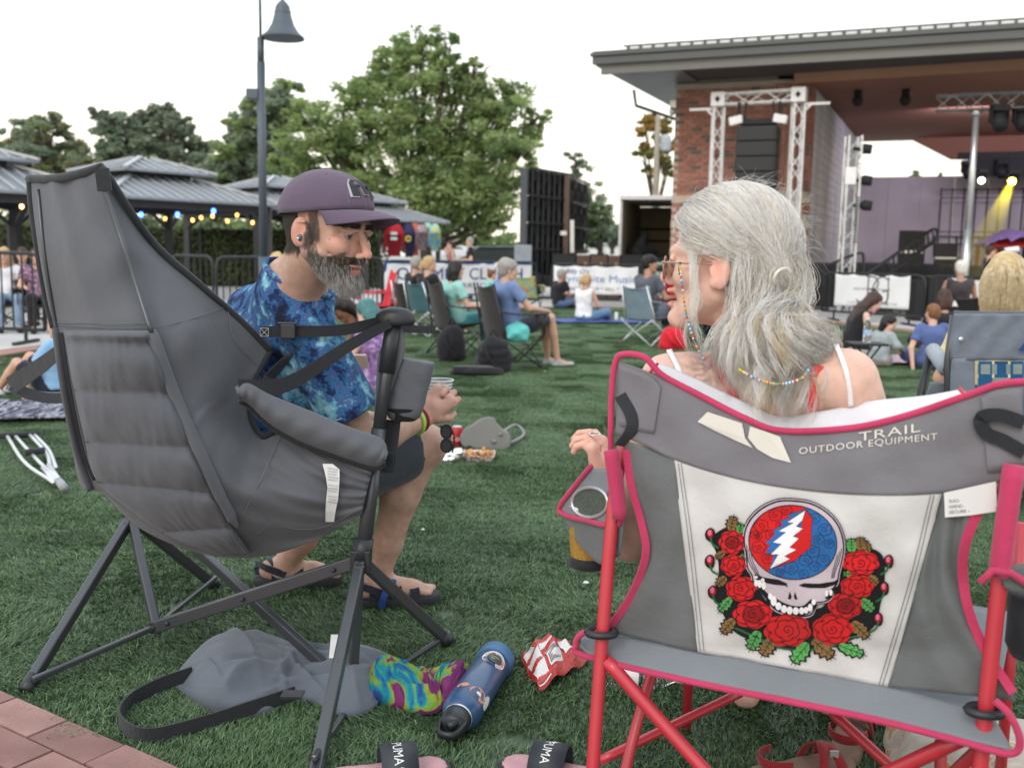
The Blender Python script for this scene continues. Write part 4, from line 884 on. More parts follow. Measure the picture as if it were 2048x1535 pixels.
# flight cases and low dark boxes
M_caseb = mat('case_brown', (.075, .045, .035), .6, var=.15); 
for i, (x0, x1, m_, lab) in enumerate([(1105, 1150, M_dark, 'low black case left end of the row behind the music banner'), (1152, 1178, M_caseb, 'small brown case with yellow sticker behind the music banner'), (1180, 1213, M_caseb, 'wide brown case in the row behind the music banner'), (1215, 1238, M_caseb, 'brown case with a round yellow label near the truck'), (1240, 1300, M_dark, 'black case at the truck end of the row')]):
    q0, q1 = at(x0, 505, 24.5), at(x1, 505, 24.5); c = (q0+q1)/2; t = thing('flight_case', lab, 'flight case', tuple(xy(c, 0)), 'flight cases behind the music banner')
    MB().box(xy(c, .55), (q1[0]-q0[0], .6, 1.1)).obj('case', m_, t, bevel=.01); MB().box(xy(c, 1.1), (q1[0]-q0[0]-.02, .62, .03)).obj('lid_edge', M_alu if i % 2 else M_dark, t)
    if m_ is M_caseb: MB().box(xy(c, .87)-V(-.05, .302, 0), (.06, .01, .07)).obj('sticker', mat('sticker_yellow', (.7, .5, .05), .6), t)
# ================================================================== box truck seen from its open rear
tk_ = thing('box_truck', 'white box truck with open rear door showing its dark cargo bay', 'truck', tuple(xy(at(1300, 520, 30), 0)))
q0 = at(1240, 394, 30); q1 = at(1372, 392, 30); x0, x1, zt_, Y = q0[0], q1[0], q0[2], 30.0; xc = (x0+x1)/2; w = x1-x0
M_in = mat('truck_inner', (.36, .32, .24), .8, var=.1)
MB().box((x0+.03, Y+2.5, (zt_+1.0)/2), (.08, 5, zt_-1.0)).box((x1-.03, Y+2.5, (zt_+1.0)/2), (.08, 5, zt_-1.0)).box((xc, Y+2.5, zt_-.0), (w, 5, .07)).obj('cargo_box', M_white, tk_)
MB().box((xc, Y+5.0, (zt_+1.0)/2), (w-.1, .06, zt_-1.1)).box((x0+.085, Y+2.5, (zt_+1.0)/2), (.02, 4.8, zt_-1.1)).box((x1-.085, Y+2.5, (zt_+1.0)/2), (.02, 4.8, zt_-1.1)).obj('inner_wall', M_in, tk_)
MB().box((xc, Y+2.5, 1.0), (w, 5.1, .12)).obj('cargo_floor', M_dark, tk_); MB().box((xc, Y-.02, zt_+.0), (w+.02, .08, .13)).obj('door_header', M_white, tk_, bevel=.01)
for z_ in (1.6, 2.0): MB().box((xc, Y+4.9, z_), (w-.2, .04, .07)).obj('rail', M_dark, tk_)
cl = Field((x0+.3, Y+.5, 1.0), (x0+1.5, Y+2.2, 2.1), .04); cl.cap((x0+.7, Y+1.2, 1.2), (x0+.95, Y+1.3, 1.75), .25, .12, .1).cap((x0+.7, Y+1, 1.15), (x0+1.2, Y+1.3, 1.15), .25, .18, .1).noise(.03, 6)
tag(cl.obj('covered_gear', mat('gear_black', (.015, .015, .018), .8)), 'heap of black covered gear inside the open truck', 'gear')
for z_ in (.55,):
    for dx in (.35, w-.35): MB().lathe([(.1, -.14), (.38, -.14), (.42, -.08), (.42, .08), (.38, .14), (.1, .14)], (x0+dx, Y+.9, .42), 16, (1, 0, 0)).obj('wheel', M_dark, tk_, True)
MB().box((xc, Y+.1, .7), (w, .2, .14)).obj('bumper', M_dark, tk_); tk_.rotation_euler[2] = R(-13)
# utility pole with transformer
up = thing('utility_pole', 'wooden utility pole with grey transformer left of the brick wall', 'utility pole', tuple(xy(at(1316, 500, 40), -.03)))
q = at(1316, 232, 40); MB().tube([xy(q, 0), q], [.13, .10], 10).obj('pole', mat('pole_wood', (.30, .26, .22), .9, var=.15), up, True)
c = at(1331, 286, 40); MB().lathe([(.02, .32), (.2, .28), (.21, .2), (.21, -.25), (.18, -.3)], c, 14).beam(c, xy(q, c[2]), .06, .06).obj('transformer', mat('transformer_grey', (.38, .42, .46), .5), up, True)
# far house and cars
hs = thing('white_house', 'small white gabled shed far away left of the truck', 'shed', tuple(xy(at(1218, 500, 85), -.03)))
c = at(1208, 492, 85); MB().box(xy(c, .9), (2.6, 3, 1.9)).obj('wall', M_white, hs); MB().prism([xy(c, 1.8)+V(-1.5, -1.6, 0), xy(c, 1.8)+V(1.5, -1.6, 0), xy(c, 2.6)+V(0, -1.6, 0)], (0, 3.2, 0)).obj('roof', mat('shed_roof', (.35, .36, .38), .7), hs)
c = at(1236, 492, 88); h2 = thing('brick_shed', 'low brown brick shed beside the white shed', 'shed', tuple(xy(c, -.03)))
MB().box(xy(c, .8), (1.6, 3, 1.7)).obj('wall', M_br[0], h2); MB().box(xy(c, 1.72), (1.9, 3.3, .15)).obj('roof', M_dark, h2)
def car(px, Y, m_, label, ln=4.4, yaw=0):
    c = xy(at(px, 500, Y), -.02); t = thing('parked_car', label, 'car', tuple(c), 'cars parked beyond the big tree'); ca, sa = math.cos(yaw), math.sin(yaw)
    def P(x, y, z): return c+V(ca*x-sa*y, sa*x+ca*y, z)
    prof = [(-2.2, .35), (-2.2, .85), (-1.9, .95), (-1.3, 1.42), (.5, 1.45), (1.1, 1.0), (2.0, .85), (2.2, .6), (2.2, .35)]
    bd = MB(); L_ = [P(x, -.85+(.12 if z > 1 else 0), z) for x, z in prof]; Rr = [P(x, .85-(.12 if z > 1 else 0), z) for x, z in prof]; n = len(prof)
    bd.add(L_+Rr, [list(range(n))[::-1], list(range(n, 2*n))]+[[j, (j+1) % n, n+(j+1) % n, n+j] for j in range(n)]); bd.obj('body', m_, t, bevel=.05)
    for s_ in (-1, 1): MB().poly([P(-1.7, s_*.80, 1.0), P(-1.2, s_*.765, 1.36), (P(.4, s_*.765, 1.38)), P(.85, s_*.80, 1.02)][::s_]).obj('window', mat('car_glass', (.02, .025, .03), .1), t)
    for x_ in (-1.4, 1.4):
        for s_ in (-1, 1): MB().lathe([(.1, -.1), (.3, -.1), (.33, 0), (.3, .1), (.1, .1)], P(x_, s_*.8, .33), 14, P(0, 1, 0)-P(0, 0, 0)).obj('wheel', M_dark, t, True)
M_cw = mat('car_white', (.75, .76, .78), .25, var=.03, coat=.5); M_cs = mat('car_silver', (.42, .45, .48), .3, metal=.4, var=.03, coat=.5); M_cr = mat('car_dark', (.04, .045, .05), .25, var=.03, coat=.5)
for px_, Y, m_, lb in ((905, 52, M_cw, 'white parked car left of the standing man, beyond the big tree'), (945, 55, M_cs, 'silver parked car right of the standing man'), (1010, 50, M_cr, 'dark parked car just left of the black screen wall'), (760, 52, M_cw, 'white parked car seen past the cap brim'), (875, 60, M_cw, 'small white parked car behind the hung shirts'), (984, 62, M_cw, 'white parked car in the gap under the big tree')):
    car(px_, Y, m_, lb, yaw=RNG.uniform(-.3, .3))
# shirts hanging on the gazebo eave
def shirt(px0, px1, yt, yb, Y, m_, label, deco=None):
    a, b = at(px0, yt, Y), at(px1, yt, Y); h = a[2]-at(px0, yb, Y)[2]; w = b[0]-a[0]; t = thing('hanging_shirt', label, 'shirt', (a[0]+w/2, Y, a[2]-h), 'shirts hung for sale on the gazebo')
    o2 = [(.35, 1), (.65, 1), (.8, .96), (1.0, .75), (1.02, .15), (.9, .13), (.84, .62), (.82, 0), (.18, 0), (.16, .62), (.1, .13), (-.02, .15), (0, .75), (.2, .96)]
    MB().prism([a+V(x*w, .03*math.sin(x*9), (z-1)*h) for x, z in o2], (0, .05, 0)).obj('cloth', m_, t, True)
    MB().tube([a+V(w*.5, .02, .06), a+V(w*.5, .02, 0)], .008, 4).beam(a+V(w*.2, .02, 0), a+V(w*.8, .02, 0), .02, .02).obj('hanger', M_dark, t)
    if deco: deco(a, w, h, t)
def d_mush(a, w, h, t):
    m_ = MB()
    for x, z in ((.42, -.30), (.58, -.30), (.42, -.46), (.58, -.46)): m_.ell(a+V(w*x, -.01, h*z), (w*.1, .01, h*.05), None, 10, 6)
    m_.obj('print', mat('print_mint', (.5, .65, .6), .7), t)
def d_ring(a, w, h, t):
    q = a+V(w*.45, -.012, -h*.45); MB().tube([q+V(math.cos(k)*w*.2, 0, math.sin(k)*w*.2) for k in np.linspace(0, 6.0, 14)], .03, 5).obj('print', mat('print_yellow', (.55, .42, .08), .7), t)
M_td = ramp_mat('tiedye_rainbow', [(.3, (.12, .35, .7)), (.45, (.15, .5, .75)), (.55, (.6, .65, .1)), (.62, (.7, .25, .05)), (.72, (.1, .4, .3))], 5)
SY = 31.8
shirt(768, 808, 447, 512, SY, mat('shirt_red', (.42, .02, .035), .9), 'red sweatshirt hanging first from the left on the gazebo', d_mush)
shirt(806, 830, 447, 514, SY+.02, mat('shirt_navy', (.03, .035, .10), .9), 'navy hanging sweatshirt with yellow ring print', d_ring)
shirt(818, 842, 446, 512, SY+.08, mat('shirt_rust', (.50, .13, .07), .9), 'rust orange sweatshirt hanging on the gazebo')
shirt(832, 856, 448, 500, SY+.02, ramp_mat('flannel', [(.4, (.05, .02, .05)), (.5, (.6, .5, .52)), (.6, (.12, .04, .08))], 30, warp=0), 'checked flannel shirt hanging on the gazebo')
shirt(846, 864, 445, 480, SY+.1, ramp_mat('tiedye_yellow', [(.35, (.7, .65, .1)), (.6, (.2, .55, .6))], 7), 'yellow tie dye shirt hanging behind the flannel')
shirt(858, 881, 447, 502, SY, M_td, 'blue rainbow tie dye shirt hanging last on the right')
# ================================================================== surfaces given by outline + depth
def tps(ctrl):
    c = np.array(ctrl, float); X = c[:, :2]/500; n = len(c)
    K_ = lambda d2: np.where(d2 > 1e-12, d2*np.log(np.maximum(d2, 1e-12)), 0)
    d2 = ((X[:, None]-X[None])**2).sum(-1); P = np.hstack([np.ones((n, 1)), X]); A = np.zeros((n+3, n+3)); A[:n, :n] = K_(d2)+np.eye(n)*.02; A[:n, n:] = P; A[n:, :n] = P.T
    w = np.linalg.solve(A, np.append(c[:, 2], [0, 0, 0]))
    def f(x, y):
        q = V(x, y)/500; return float(K_(((X-q)**2).sum(1)) @ w[:n]+w[n]+w[n+1]*q[0]+w[n+2]*q[1])
    return f
def loft(A, B_, nu, nv, Yf, e=0, disp=None):
    """A, B_: matching outline curves in px; Yf(px,py) -> depth; disp(u,v) metres toward the camera"""
    a = spline([(x, y, 0) for x, y in A], nu)[:, :2]; b = spline([(x, y, 0) for x, y in B_], nu)[:, :2]; G = np.zeros((nu, nv, 3))
    for i in range(nu):
        for j in range(nv):
            v = j/(nv-1); p = a[i]*(1-v)+b[i]*v; G[i, j] = at(p[0], p[1], Yf(p[0], p[1])-e-(disp(i/(nu-1), v) if disp else 0))
    return G
def pl(pts, Yf, n=40, e=0):
    P = spline([(x, y, 0) for x, y in pts], n)[:, :2]; return np.array([at(x, y, Yf(x, y)-e) for x, y in P])
# ================================================================== grey hammock camp chair
M_cg = fabric('grey_oxford', (89, 91, 97), bump=.12, bs=9, weave=.35, ws=1100, var=.07)
M_cg2 = fabric('grey_oxford_quilt', (84, 87, 94), bump=.18, bs=14, weave=.35, ws=1100, var=.08)
M_bind = fabric('dark_binding', (44, 46, 50), weave=.6, ws=700); M_web = fabric('black_webbing', (36, 38, 43), weave=.9, ws=420, rough=.7)
M_tube = mat('graphite_tube', (.085, .09, .10), .32, metal=.55, var=.06); M_plas = mat('black_plastic', (.022, .025, .03), .42, var=.05, bump=.04, bs=200)
HY = tps([(60, 360, 2.42), (205, 336, 2.22), (140, 480, 2.26), (250, 500, 2.20), (300, 480, 2.33), (110, 650, 2.38), (200, 700, 2.22), (310, 690, 2.18), (400, 650, 2.27), (455, 612, 2.46), (540, 700, 2.50), (505, 790, 2.48), (510, 870, 2.46), (140, 850, 2.42), (260, 850, 2.27), (390, 850, 2.22), (450, 900, 2.26), (200, 990, 2.47), (300, 1000, 2.36), (470, 1040, 2.32), (400, 1100, 2.44), (520, 1112, 2.46), (565, 862, 2.42), (600, 1000, 2.34), (640, 1075, 2.44), (740, 940, 2.41), (722, 1030, 2.42)])
hc_ = thing('hammock_chair', 'grey reclining hammock camp chair with quilted back, the man in it', 'camp chair', (-.7, 2.6, 0))
Lc = [(60, 360), (78, 500), (105, 650), (135, 820), (160, 965), (205, 985), (280, 1055), (400, 1105), (520, 1112), (640, 1075), (722, 1028)]
Rc = [(205, 336), (300, 478), (400, 570), (480, 640), (540, 700), (505, 770), (500, 830), (525, 872), (565, 862), (650, 905), (745, 938)]
def dsh(u, v):
    w = .006*math.sin(v*9+u*5)*math.sin(math.pi*v)+.004*math.sin(v*23+u*11)+.0022*math.sin(u*70+9*v)*math.sin(math.pi*v)
    w += .010*math.exp(-((v-.28)/.05)**2)*max(0, 1-u*3.2)-.006*math.exp(-((v-.45)/.09)**2)*max(0, 1-u*3)
    if u > .6: w += .0035*math.sin((v+u*1.5)*40)*min(1, (u-.6)*5)
    return w
MB().grid(loft(Lc, Rc, 130, 60, HY, disp=dsh)).obj('shell', M_cg, hc_, True, solid=.003)
# quilted lower back
La = [(128, 660), (146, 765), (168, 868), (190, 955), (245, 1010), (345, 1075), (440, 1108)]
Ra = [(300, 662), (338, 770), (380, 878), (424, 975), (446, 1015), (470, 1062), (500, 1105)]
def quilt(seams):
    def f(u, v):
        s_ = np.searchsorted(seams, u) ; a = seams[max(0, s_-1)]; b = seams[min(len(seams)-1, s_)]; t = (u-a)/max(b-a, 1e-6)
        p = (math.sin(math.pi*min(max(t, 0), 1)))**.55 if b > a else 0
        ed = min(1, min(v, 1-v)*14)**.5
        return .003+.040*p*ed+.0022*math.sin(v*47+3*math.sin(v*9+u*20))*(1-p*.6)+.0015*math.sin(v*23+u*31)
    return f
MB().grid(loft(La, Ra, 110, 56, HY, e=.006, disp=quilt([0, .03, .19, .36, .52, .80, 1.0]))).obj('quilted_panel', M_cg2, hc_, True, solid=.003)
sm = MB(); M_thr = mat('thread', (.13, .135, .145), .8, var=0)
for pts in ([(108, 650), (200, 655), (300, 655)], [(300, 655), (375, 640), (455, 612)], [(100, 645), (200, 647), (300, 646)], [(455, 612), (470, 680), (530, 745)], [(245, 480), (270, 560), (300, 650)], [(487, 1000), (560, 1050), (640, 1055), (715, 1020)], [(470, 1060), (520, 960), (562, 865)], [(440, 1108), (500, 1075), (540, 1050)]):
    sm.tube(pl(pts, HY, 40, .009), .0009, 4)
sm.obj('seam_stitching', M_thr, hc_)
def lerp_px(A, B_, t): a = spline([(x, y, 0) for x, y in A], 101)[int(t*100)]; b = spline([(x, y, 0) for x, y in B_], 101)[int(t*100)]; return [(a[0]*(1-k)+b[0]*k, a[1]*(1-k)+b[1]*k) for k in np.linspace(0, 1, 12)]
for t_ in (.03, .19, .36, .52, .80): MB().tube(pl(lerp_px(La, Ra, t_), HY, 50, .012), .0022, 5).obj('quilt_seam_shade', M_bind, hc_, True)  # dark tubes: seam lines, with the crease shade between puffs painted in
MB().tube(pl(Rc[:5], HY, 60, .004), .0105, 8, flat=.8).tube(pl([(58, 358), (100, 358), (150, 350), (205, 334)], HY, 20, .004), .010, 8).tube(pl([(540, 700), (505, 770), (500, 830), (525, 872), (565, 862), (650, 905), (745, 940)], HY, 60, .004), .0085, 8, flat=.8).tube(pl([(60, 358), (66, 430), (90, 580), (108, 655)], HY, 30, .0), .009, 8).obj('edge_binding', M_bind, hc_, True)
MB().tube(pl([(207, 375), (250, 500), (303, 665)], HY, 20, .03), .0055, 8).obj('rod', M_tube, hc_, True); MB().tube(pl([(76, 380), (90, 520), (114, 668)], HY, 20, .012), .005, 8).obj('rod', M_tube, hc_, True)
MB().ribbon(pl([(204, 338), (210, 382)], HY, 5, .035), .030, (1, 0, .05), .006).obj('rod_pocket', M_bind, hc_)
MB().tube(pl([(302, 660), (350, 790), (400, 905), (440, 990), (474, 1052)], HY, 40, .022), [.012]+[.017]*30+[.016]*6+[.012, .009, .006], 10, flat=.55).obj('rod_sleeve', M_cg, hc_, True)
MB().tube(pl([(112, 655), (130, 780), (155, 900), (182, 978)], HY, 30, .012), .013, 10, flat=.5).obj('rod_sleeve', M_cg, hc_, True)
MB().ribbon(pl([(304, 668), (345, 790), (385, 880), (425, 960)], HY, 30, .012), .010, (1, 0, 0), .004).obj('panel_edging', M_web, hc_)
MB().ribbon(pl([(122, 665), (140, 780), (165, 900), (188, 960)], HY, 30, .02), .007, (1, 0, 0), .004).obj('panel_edging', M_web, hc_)
# care label
def lab(x, y, e=.016): return at(x, y, HY(x, y)-e)
lb = MB(); lpx_ = [(645, 926), (663, 930), (680, 940), (679, 965), (676, 1000), (668, 1044), (651, 1040), (652, 1000), (655, 985), (649, 962)]
cl_ = MB().grid([[lab(a_*(1-w_)+b_*w_, y_) for w_ in np.linspace(0, 1, 7)] for a_, b_, y_ in ((645, 665, 927), (648, 679, 938), (652, 679, 955), (655, 678, 975), (652, 676, 1000), (651, 671, 1022), (651, 668, 1043))]).obj('care_label', mat('label_white', (.68, .68, .68), .7), hc_)
M_prt = mat('small_print', (.10, .10, .11), .8, var=0)
for i in range(13):
    y = 934+i*5.6; 
    if i in (5, 9): continue
    text_mb('WASH COLD LINE DRY ONLY'[(i*3) % 9:][:14], 1, lambda x, y_, y=y: lab(655+x*2.5+(y-930)*.02, y+x*.35-y_*4+3, .0175), lb)
lb.obj('print', M_prt, cl_)
# posts, caps, straps, arms
hubR = at(722, 1120, 2.43); capR = at(787, 640, 2.50); hubL = at(262, 1035, 2.86); capL = hubL+(capR-hubR)+V(0, 0, .0)
MB().tube([hubR-V(0, 0, .02), hubR*.45+capR*.55], .0185, 14).tube([hubR*.45+capR*.55, capR], .0155, 14).obj('post', M_tube, hc_, True)
MB().tube([hubR*.22+capR*.78, capR+V(0, 0, .0)], .020, 14).obj('post_sleeve', M_plas, hc_, True)
MB().tube([hubL, hubL*.5+capL*.5-V(.06, -.02, 0)], .017, 12).obj('post', M_tube, hc_, True)
cp = MB(); cp.lathe([(.012, -.020), (.046, -.018), (.050, -.008), (.048, .008), (.036, .020), (.015, .026), (.001, .027)], (0, 0, 0), 28); v = cp.v[0]; v[:, 1] *= .62; cp.v[0] = v+capR+V(.004, 0, .006)
cp.obj('cap', M_plas, hc_, True)
W = lambda pts, w, m_, nm, side=(0, 0, 1), th=.003, n=30: MB().ribbon(spline([at(*p) for p in pts], n), w, side, th).obj(nm, m_, hc_)
W([(520, 664, 2.45), (580, 662, 2.44), (680, 660, 2.46), (768, 642, 2.49)], .027, M_web, 'strap', (.1, 0, 1))
W([(780, 646, 2.47), (700, 690, 2.44), (600, 755, 2.40), (545, 775, 2.36), (478, 778, 2.28)], np.linspace(.022, .046, 30), M_web, 'strap', (-.2, 0, 1))
W([(605, 690, 2.42), (575, 715, 2.43), (545, 748, 2.44), (520, 770, 2.44)], .026, M_web, 'strap', (1, 0, .8))
W([(768, 646, 2.52), (790, 655, 2.56), (870, 660, 2.7)], .02, M_web, 'strap', (0, 0, 1))
MB().box(at(576, 662, 2.43), (.036, .012, .036)).box(at(576, 646, 2.43), (.05, .014, .006)).obj('buckle', M_plas, hc_, bevel=.003)
q = at(529, 664, 2.437); sq = MB()
for a_, b_ in (((-1, -1), (1, -1)), ((1, -1), (1, 1)), ((1, 1), (-1, 1)), ((-1, 1), (-1, -1)), ((-1, -1), (1, 1)), ((-1, 1), (1, -1))):
    sq.tube([q+V(a_[0]*.010, -.002, a_[1]*.010), q+V(b_[0]*.010, -.002, b_[1]*.010)], .0006, 4)
sq.obj('stitched_cross', mat('thread_light', (.4, .4, .42), .8, var=0), hc_)
AY = tps([(480, 770, 2.30), (500, 800, 2.33), (640, 860, 2.38), (760, 930, 2.42), (560, 780, 2.36), (745, 870, 2.42)])
A1 = [(470, 775), (495, 765), (540, 790), (620, 822), (700, 855), (762, 878), (775, 905)]
A2 = [(480, 800), (500, 812), (540, 850), (600, 885), (680, 915), (745, 935), (770, 925)]
MB().grid(loft(A1, A2, 60, 24, AY, disp=lambda u, v: .040*math.sin(math.pi*v)**.6+.0025*math.sin(u*60+v*5)*math.sin(math.pi*v))).obj('armrest', M_cg, hc_, True, solid=.004)
MB().tube(pl(A2, AY, 30, .01), .0085, 8).obj('armrest_binding', M_web, hc_, True)
W([(775, 905, 2.43), (775, 940, 2.43)], .03, M_web, 'strap', (1, 0, 0)); W([(786, 840, 2.52), (780, 890, 2.5), (772, 945, 2.46)], .04, M_web, 'strap', (1, 0, 0))
MB().grid(loft([(755, 720), (765, 690), (800, 650), (812, 700)], [(748, 840), (765, 835), (770, 800), (775, 800)], 20, 8, lambda x, y: 2.5)).obj('pocket_strap', M_cg, hc_, True, solid=.004)
# bottle pocket on the post
pk = Field(at(760, 860, 2.45)-.05, at(880, 680, 2.62)+.05, .005)
pa, pb = at(832, 722, 2.53), at(808, 822, 2.52); d_ = unit(pb-pa)
for s_ in (-1, 0, 1): pk.cap(pa+V(s_*.022, 0, -s_*.005), pb+V(s_*.022, 0, 0), .026, .024, .01)
pk.cut(pa+V(0, 0, .004), V(.15, 0, 1)).noise(.0025, 40, 4)
MB_v, MB_q = pk.mesh(1); mkobj('side_pocket', MB_v, MB_q, M_cg2, hc_, True)
pm2 = Field(at(760, 860, 2.45)-.05, at(880, 780, 2.62)+.05, .006)
for s_ in (-1, 0, 1): pm2.cap(pb+V(s_*.021, 0, .012), pb+V(s_*.019, 0, -.005), .0265, .022, .01)
pm2.cut(pb+V(0, 0, .010), V(0, 0, 1)); pm2.obj('mesh_bottom', fabric('black_mesh', (24, 25, 27), weave=1.0, ws=260), hc_)
# left side: strap and arm seen past the back
W([(128, 694, 2.43), (80, 732, 2.55), (20, 772, 2.70)], np.linspace(.03, .05, 30), M_web, 'strap', (-.3, 0, 1))
MB().ribbon(spline([at(20, 768, 2.70), at(60, 788, 2.74), at(130, 794, 2.80), hubL*.35+capL*.65], 30), .03, (0, 0, 1), .02).obj('armrest', M_cg, hc_)
MB().ribbon(spline([at(20, 770, 2.70), at(70, 730, 2.8), capL], 20), .025, (0, 0, 1), .003).obj('strap', M_web, hc_) if False else None
# base frame
F1, F2, F3, F4 = gnd(50, 1382, .01), gnd(432, 1172, .01), gnd(900, 1285, .01), gnd(628, 1562, .01)
def leg(a, b, w=.022, d=.030, nm='leg'): MB().beam(a, b, w, d).obj(nm, M_tube, hc_, bevel=.004)
leg(hubR, F4, .026, .034); leg(hubR, F3); leg(hubL, F1, .024, .03); leg(hubL, F2)
hng = at(312, 1252, 2.62); fr = at(715, 1390, 2.42)
leg(hubR+V(.0, 0, .0), hng, .024, .034, 'brace'); leg(hubL, hng, .024, .032, 'brace'); leg(hng, F1+V(.02, 0, .03), .014, .016, 'brace'); leg(hng, F2+V(0, 0, .03), .013, .015, 'brace')
leg(at(385, 1090, 2.9), fr, .022, .03, 'brace'); leg(hubR-V(0, .03, 0), at(705, 1360, 2.48), .024, .028, 'brace'); leg(fr, F4+V(0, 0, .05), .013, .015, 'brace'); leg(fr, F3+V(0, 0, .03), .013, .015, 'brace')
for p, s_ in ((hubR, .05), (hubL, .038), (hng, .03), (fr, .028)): MB().box(p, (s_, s_*.8, s_*1.15)).lathe([(.007, -s_*.55), (.007, s_*.55)], p+V(0, 0, -.0), 8, (.3, 1, 0)).obj('hub', M_plas, hc_, bevel=.005)
MB().tube([hubR, hubR+(capR-hubR)*.09], .025, 14).obj('collar', M_plas, hc_, True)
for p, q in ((F1, hubL), (F2, hubL), (F3, hubR), (F4, hubR)): d_ = unit(q-p); MB().tube([p, p+d_*.045], [.020, .018], 10).obj('foot', M_plas, hc_, True)
bl = MB()
for a_, b_, t_ in ((hubR, hng, .12), (hubR, hng, .55), (hubR, hng, .93), (hubR, F4, .5), (hubL, F1, .04)): p = a_*(1-t_)+b_*t_; bl.ell(p+V(0, -.018, .002), (.006, .005, .006), None, 8, 6)
bl.obj('bolt', M_plas, hc_, True)
# ================================================================== red framed camp chair with emblem
PA, PB = V(*at(1238, 760, 1.80)[:2]), V(*at(2010, 800, 1.49)[:2]); pd_ = (PB-PA)/np.linalg.norm(PB-PA); pn_ = V(-pd_[1], pd_[0]); pn_ = pn_ if pn_[1] > 0 else -pn_
def RP(x, y, off=0.0):
    """point of the chair-back plane seen at (x, y); off metres behind it"""
    d = ray(x, y); t = ((PA+pn_*off) @ pn_)/(d[:2] @ pn_); return V(0, 0, CAM_H)+d*t
def bulge(x, y):
    u = np.clip((x-1230)/760, 0, 1); v = np.clip((y-760)/560, 0, 1)
    return -.045*math.sin(math.pi*u)*math.sin(math.pi*min(1, v*1.05))**.8+.0025*math.sin(x*.045-y*.03)+.0018*math.sin(x*.02+y*.05)
def RB_(x, y, e=0): return RP(x, y, bulge(x, y)-e)
def rloft(A, B_, nu, nv, e=0, extra=None):
    a = spline([(x, y, 0) for x, y in A], nu)[:, :2]; b = spline([(x, y, 0) for x, y in B_], nu)[:, :2]; G = np.zeros((nu, nv, 3))
    for i in range(nu):
        for j in range(nv):
            v = j/(nv-1); p = a[i]*(1-v)+b[i]*v; G[i, j] = RB_(p[0], p[1], e+(extra(i/(nu-1), v) if extra else 0))
    return G
def rl(pts, n=40, e=0): P = spline([(x, y, 0) for x, y in pts], n)[:, :2]; return np.array([RB_(x, y, e) for x, y in P])
rc_ = thing('red_camp_chair', 'red framed grey camp chair with pink trim and skull and roses patch', 'camp chair', (.47, 1.7, 0))
M_red = mat('red_tube', (.46, .028, .045), .42, var=.05, spec=.5, coat=.3, vs_=20); M_pk = fabric('pink_binding', (178, 56, 92), weave=.6, ws=900, bump=.3, bs=60)
M_g1 = fabric('grey_canvas_upper', (112, 110, 116), bump=.2, bs=18, weave=.5, ws=1500, var=.07); M_g2 = fabric('grey_canvas_lower', (98, 101, 103), bump=.25, bs=12, weave=.5, ws=1500, var=.10)
M_g3 = fabric('grey_canvas_seat', (116, 121, 127), bump=.2, bs=18, weave=.5, ws=1500, var=.06); M_wp = fabric('white_canvas', (192, 190, 190), bump=.2, bs=10, weave=.4, ws=1500, var=.06, vs_=14)
top_b = [(1235, 722), (1300, 745), (1400, 792), (1490, 838), (1565, 862), (1700, 856), (1810, 832), (1930, 792), (2000, 772), (2052, 768)]
band_b = [(1232, 868), (1290, 890), (1345, 917), (1440, 948), (1540, 970), (1660, 985), (1780, 990), (1890, 985), (1960, 975), (2010, 960)]
MB().grid(rloft(top_b, band_b, 90, 22, .004)).obj('top_band', M_g1, rc_, True, solid=.003)
MB().grid(rloft([(1250, 880), (1258, 960), (1285, 1050), (1290, 1110), (1262, 1190), (1216, 1262)], [(1348, 915), (1358, 990), (1370, 1080), (1380, 1160), (1388, 1230), (1396, 1302)], 50, 16, 0, lambda u, v: .004*math.sin(v*7+u*9))).obj('side_panel', M_g2, rc_, True, solid=.003)
MB().grid(rloft([(1883, 985), (1865, 1060), (1845, 1140), (1822, 1220), (1800, 1300), (1776, 1372)], [(1992, 965), (1950, 1030), (1925, 1110), (1930, 1200), (1965, 1290), (2030, 1400)], 50, 20, 0, lambda u, v: .006*math.sin((v-u)*12))).obj('side_panel', M_g2, rc_, True, solid=.003)
MB().grid(rloft([(1346, 915), (1440, 946), (1540, 968), (1660, 983), (1780, 988), (1884, 984)], [(1396, 1303), (1470, 1315), (1550, 1330), (1630, 1345), (1700, 1358), (1777, 1373)], 60, 44, .002)).obj('white_panel', M_wp, rc_, True, solid=.003)
pd2 = MB()
for pts in ([(1362, 925), (1385, 1090), (1408, 1302)], [(1356, 925), (1378, 1090), (1400, 1302)], [(1868, 990), (1830, 1150), (1765, 1370)], [(1861, 990), (1822, 1150), (1758, 1368)]): pd2.tube(rl(pts, 40, .006), .0007, 4)
pd2.obj('seam_stitching', mat('thread_dark', (.12, .12, .14), .8, var=0), rc_)
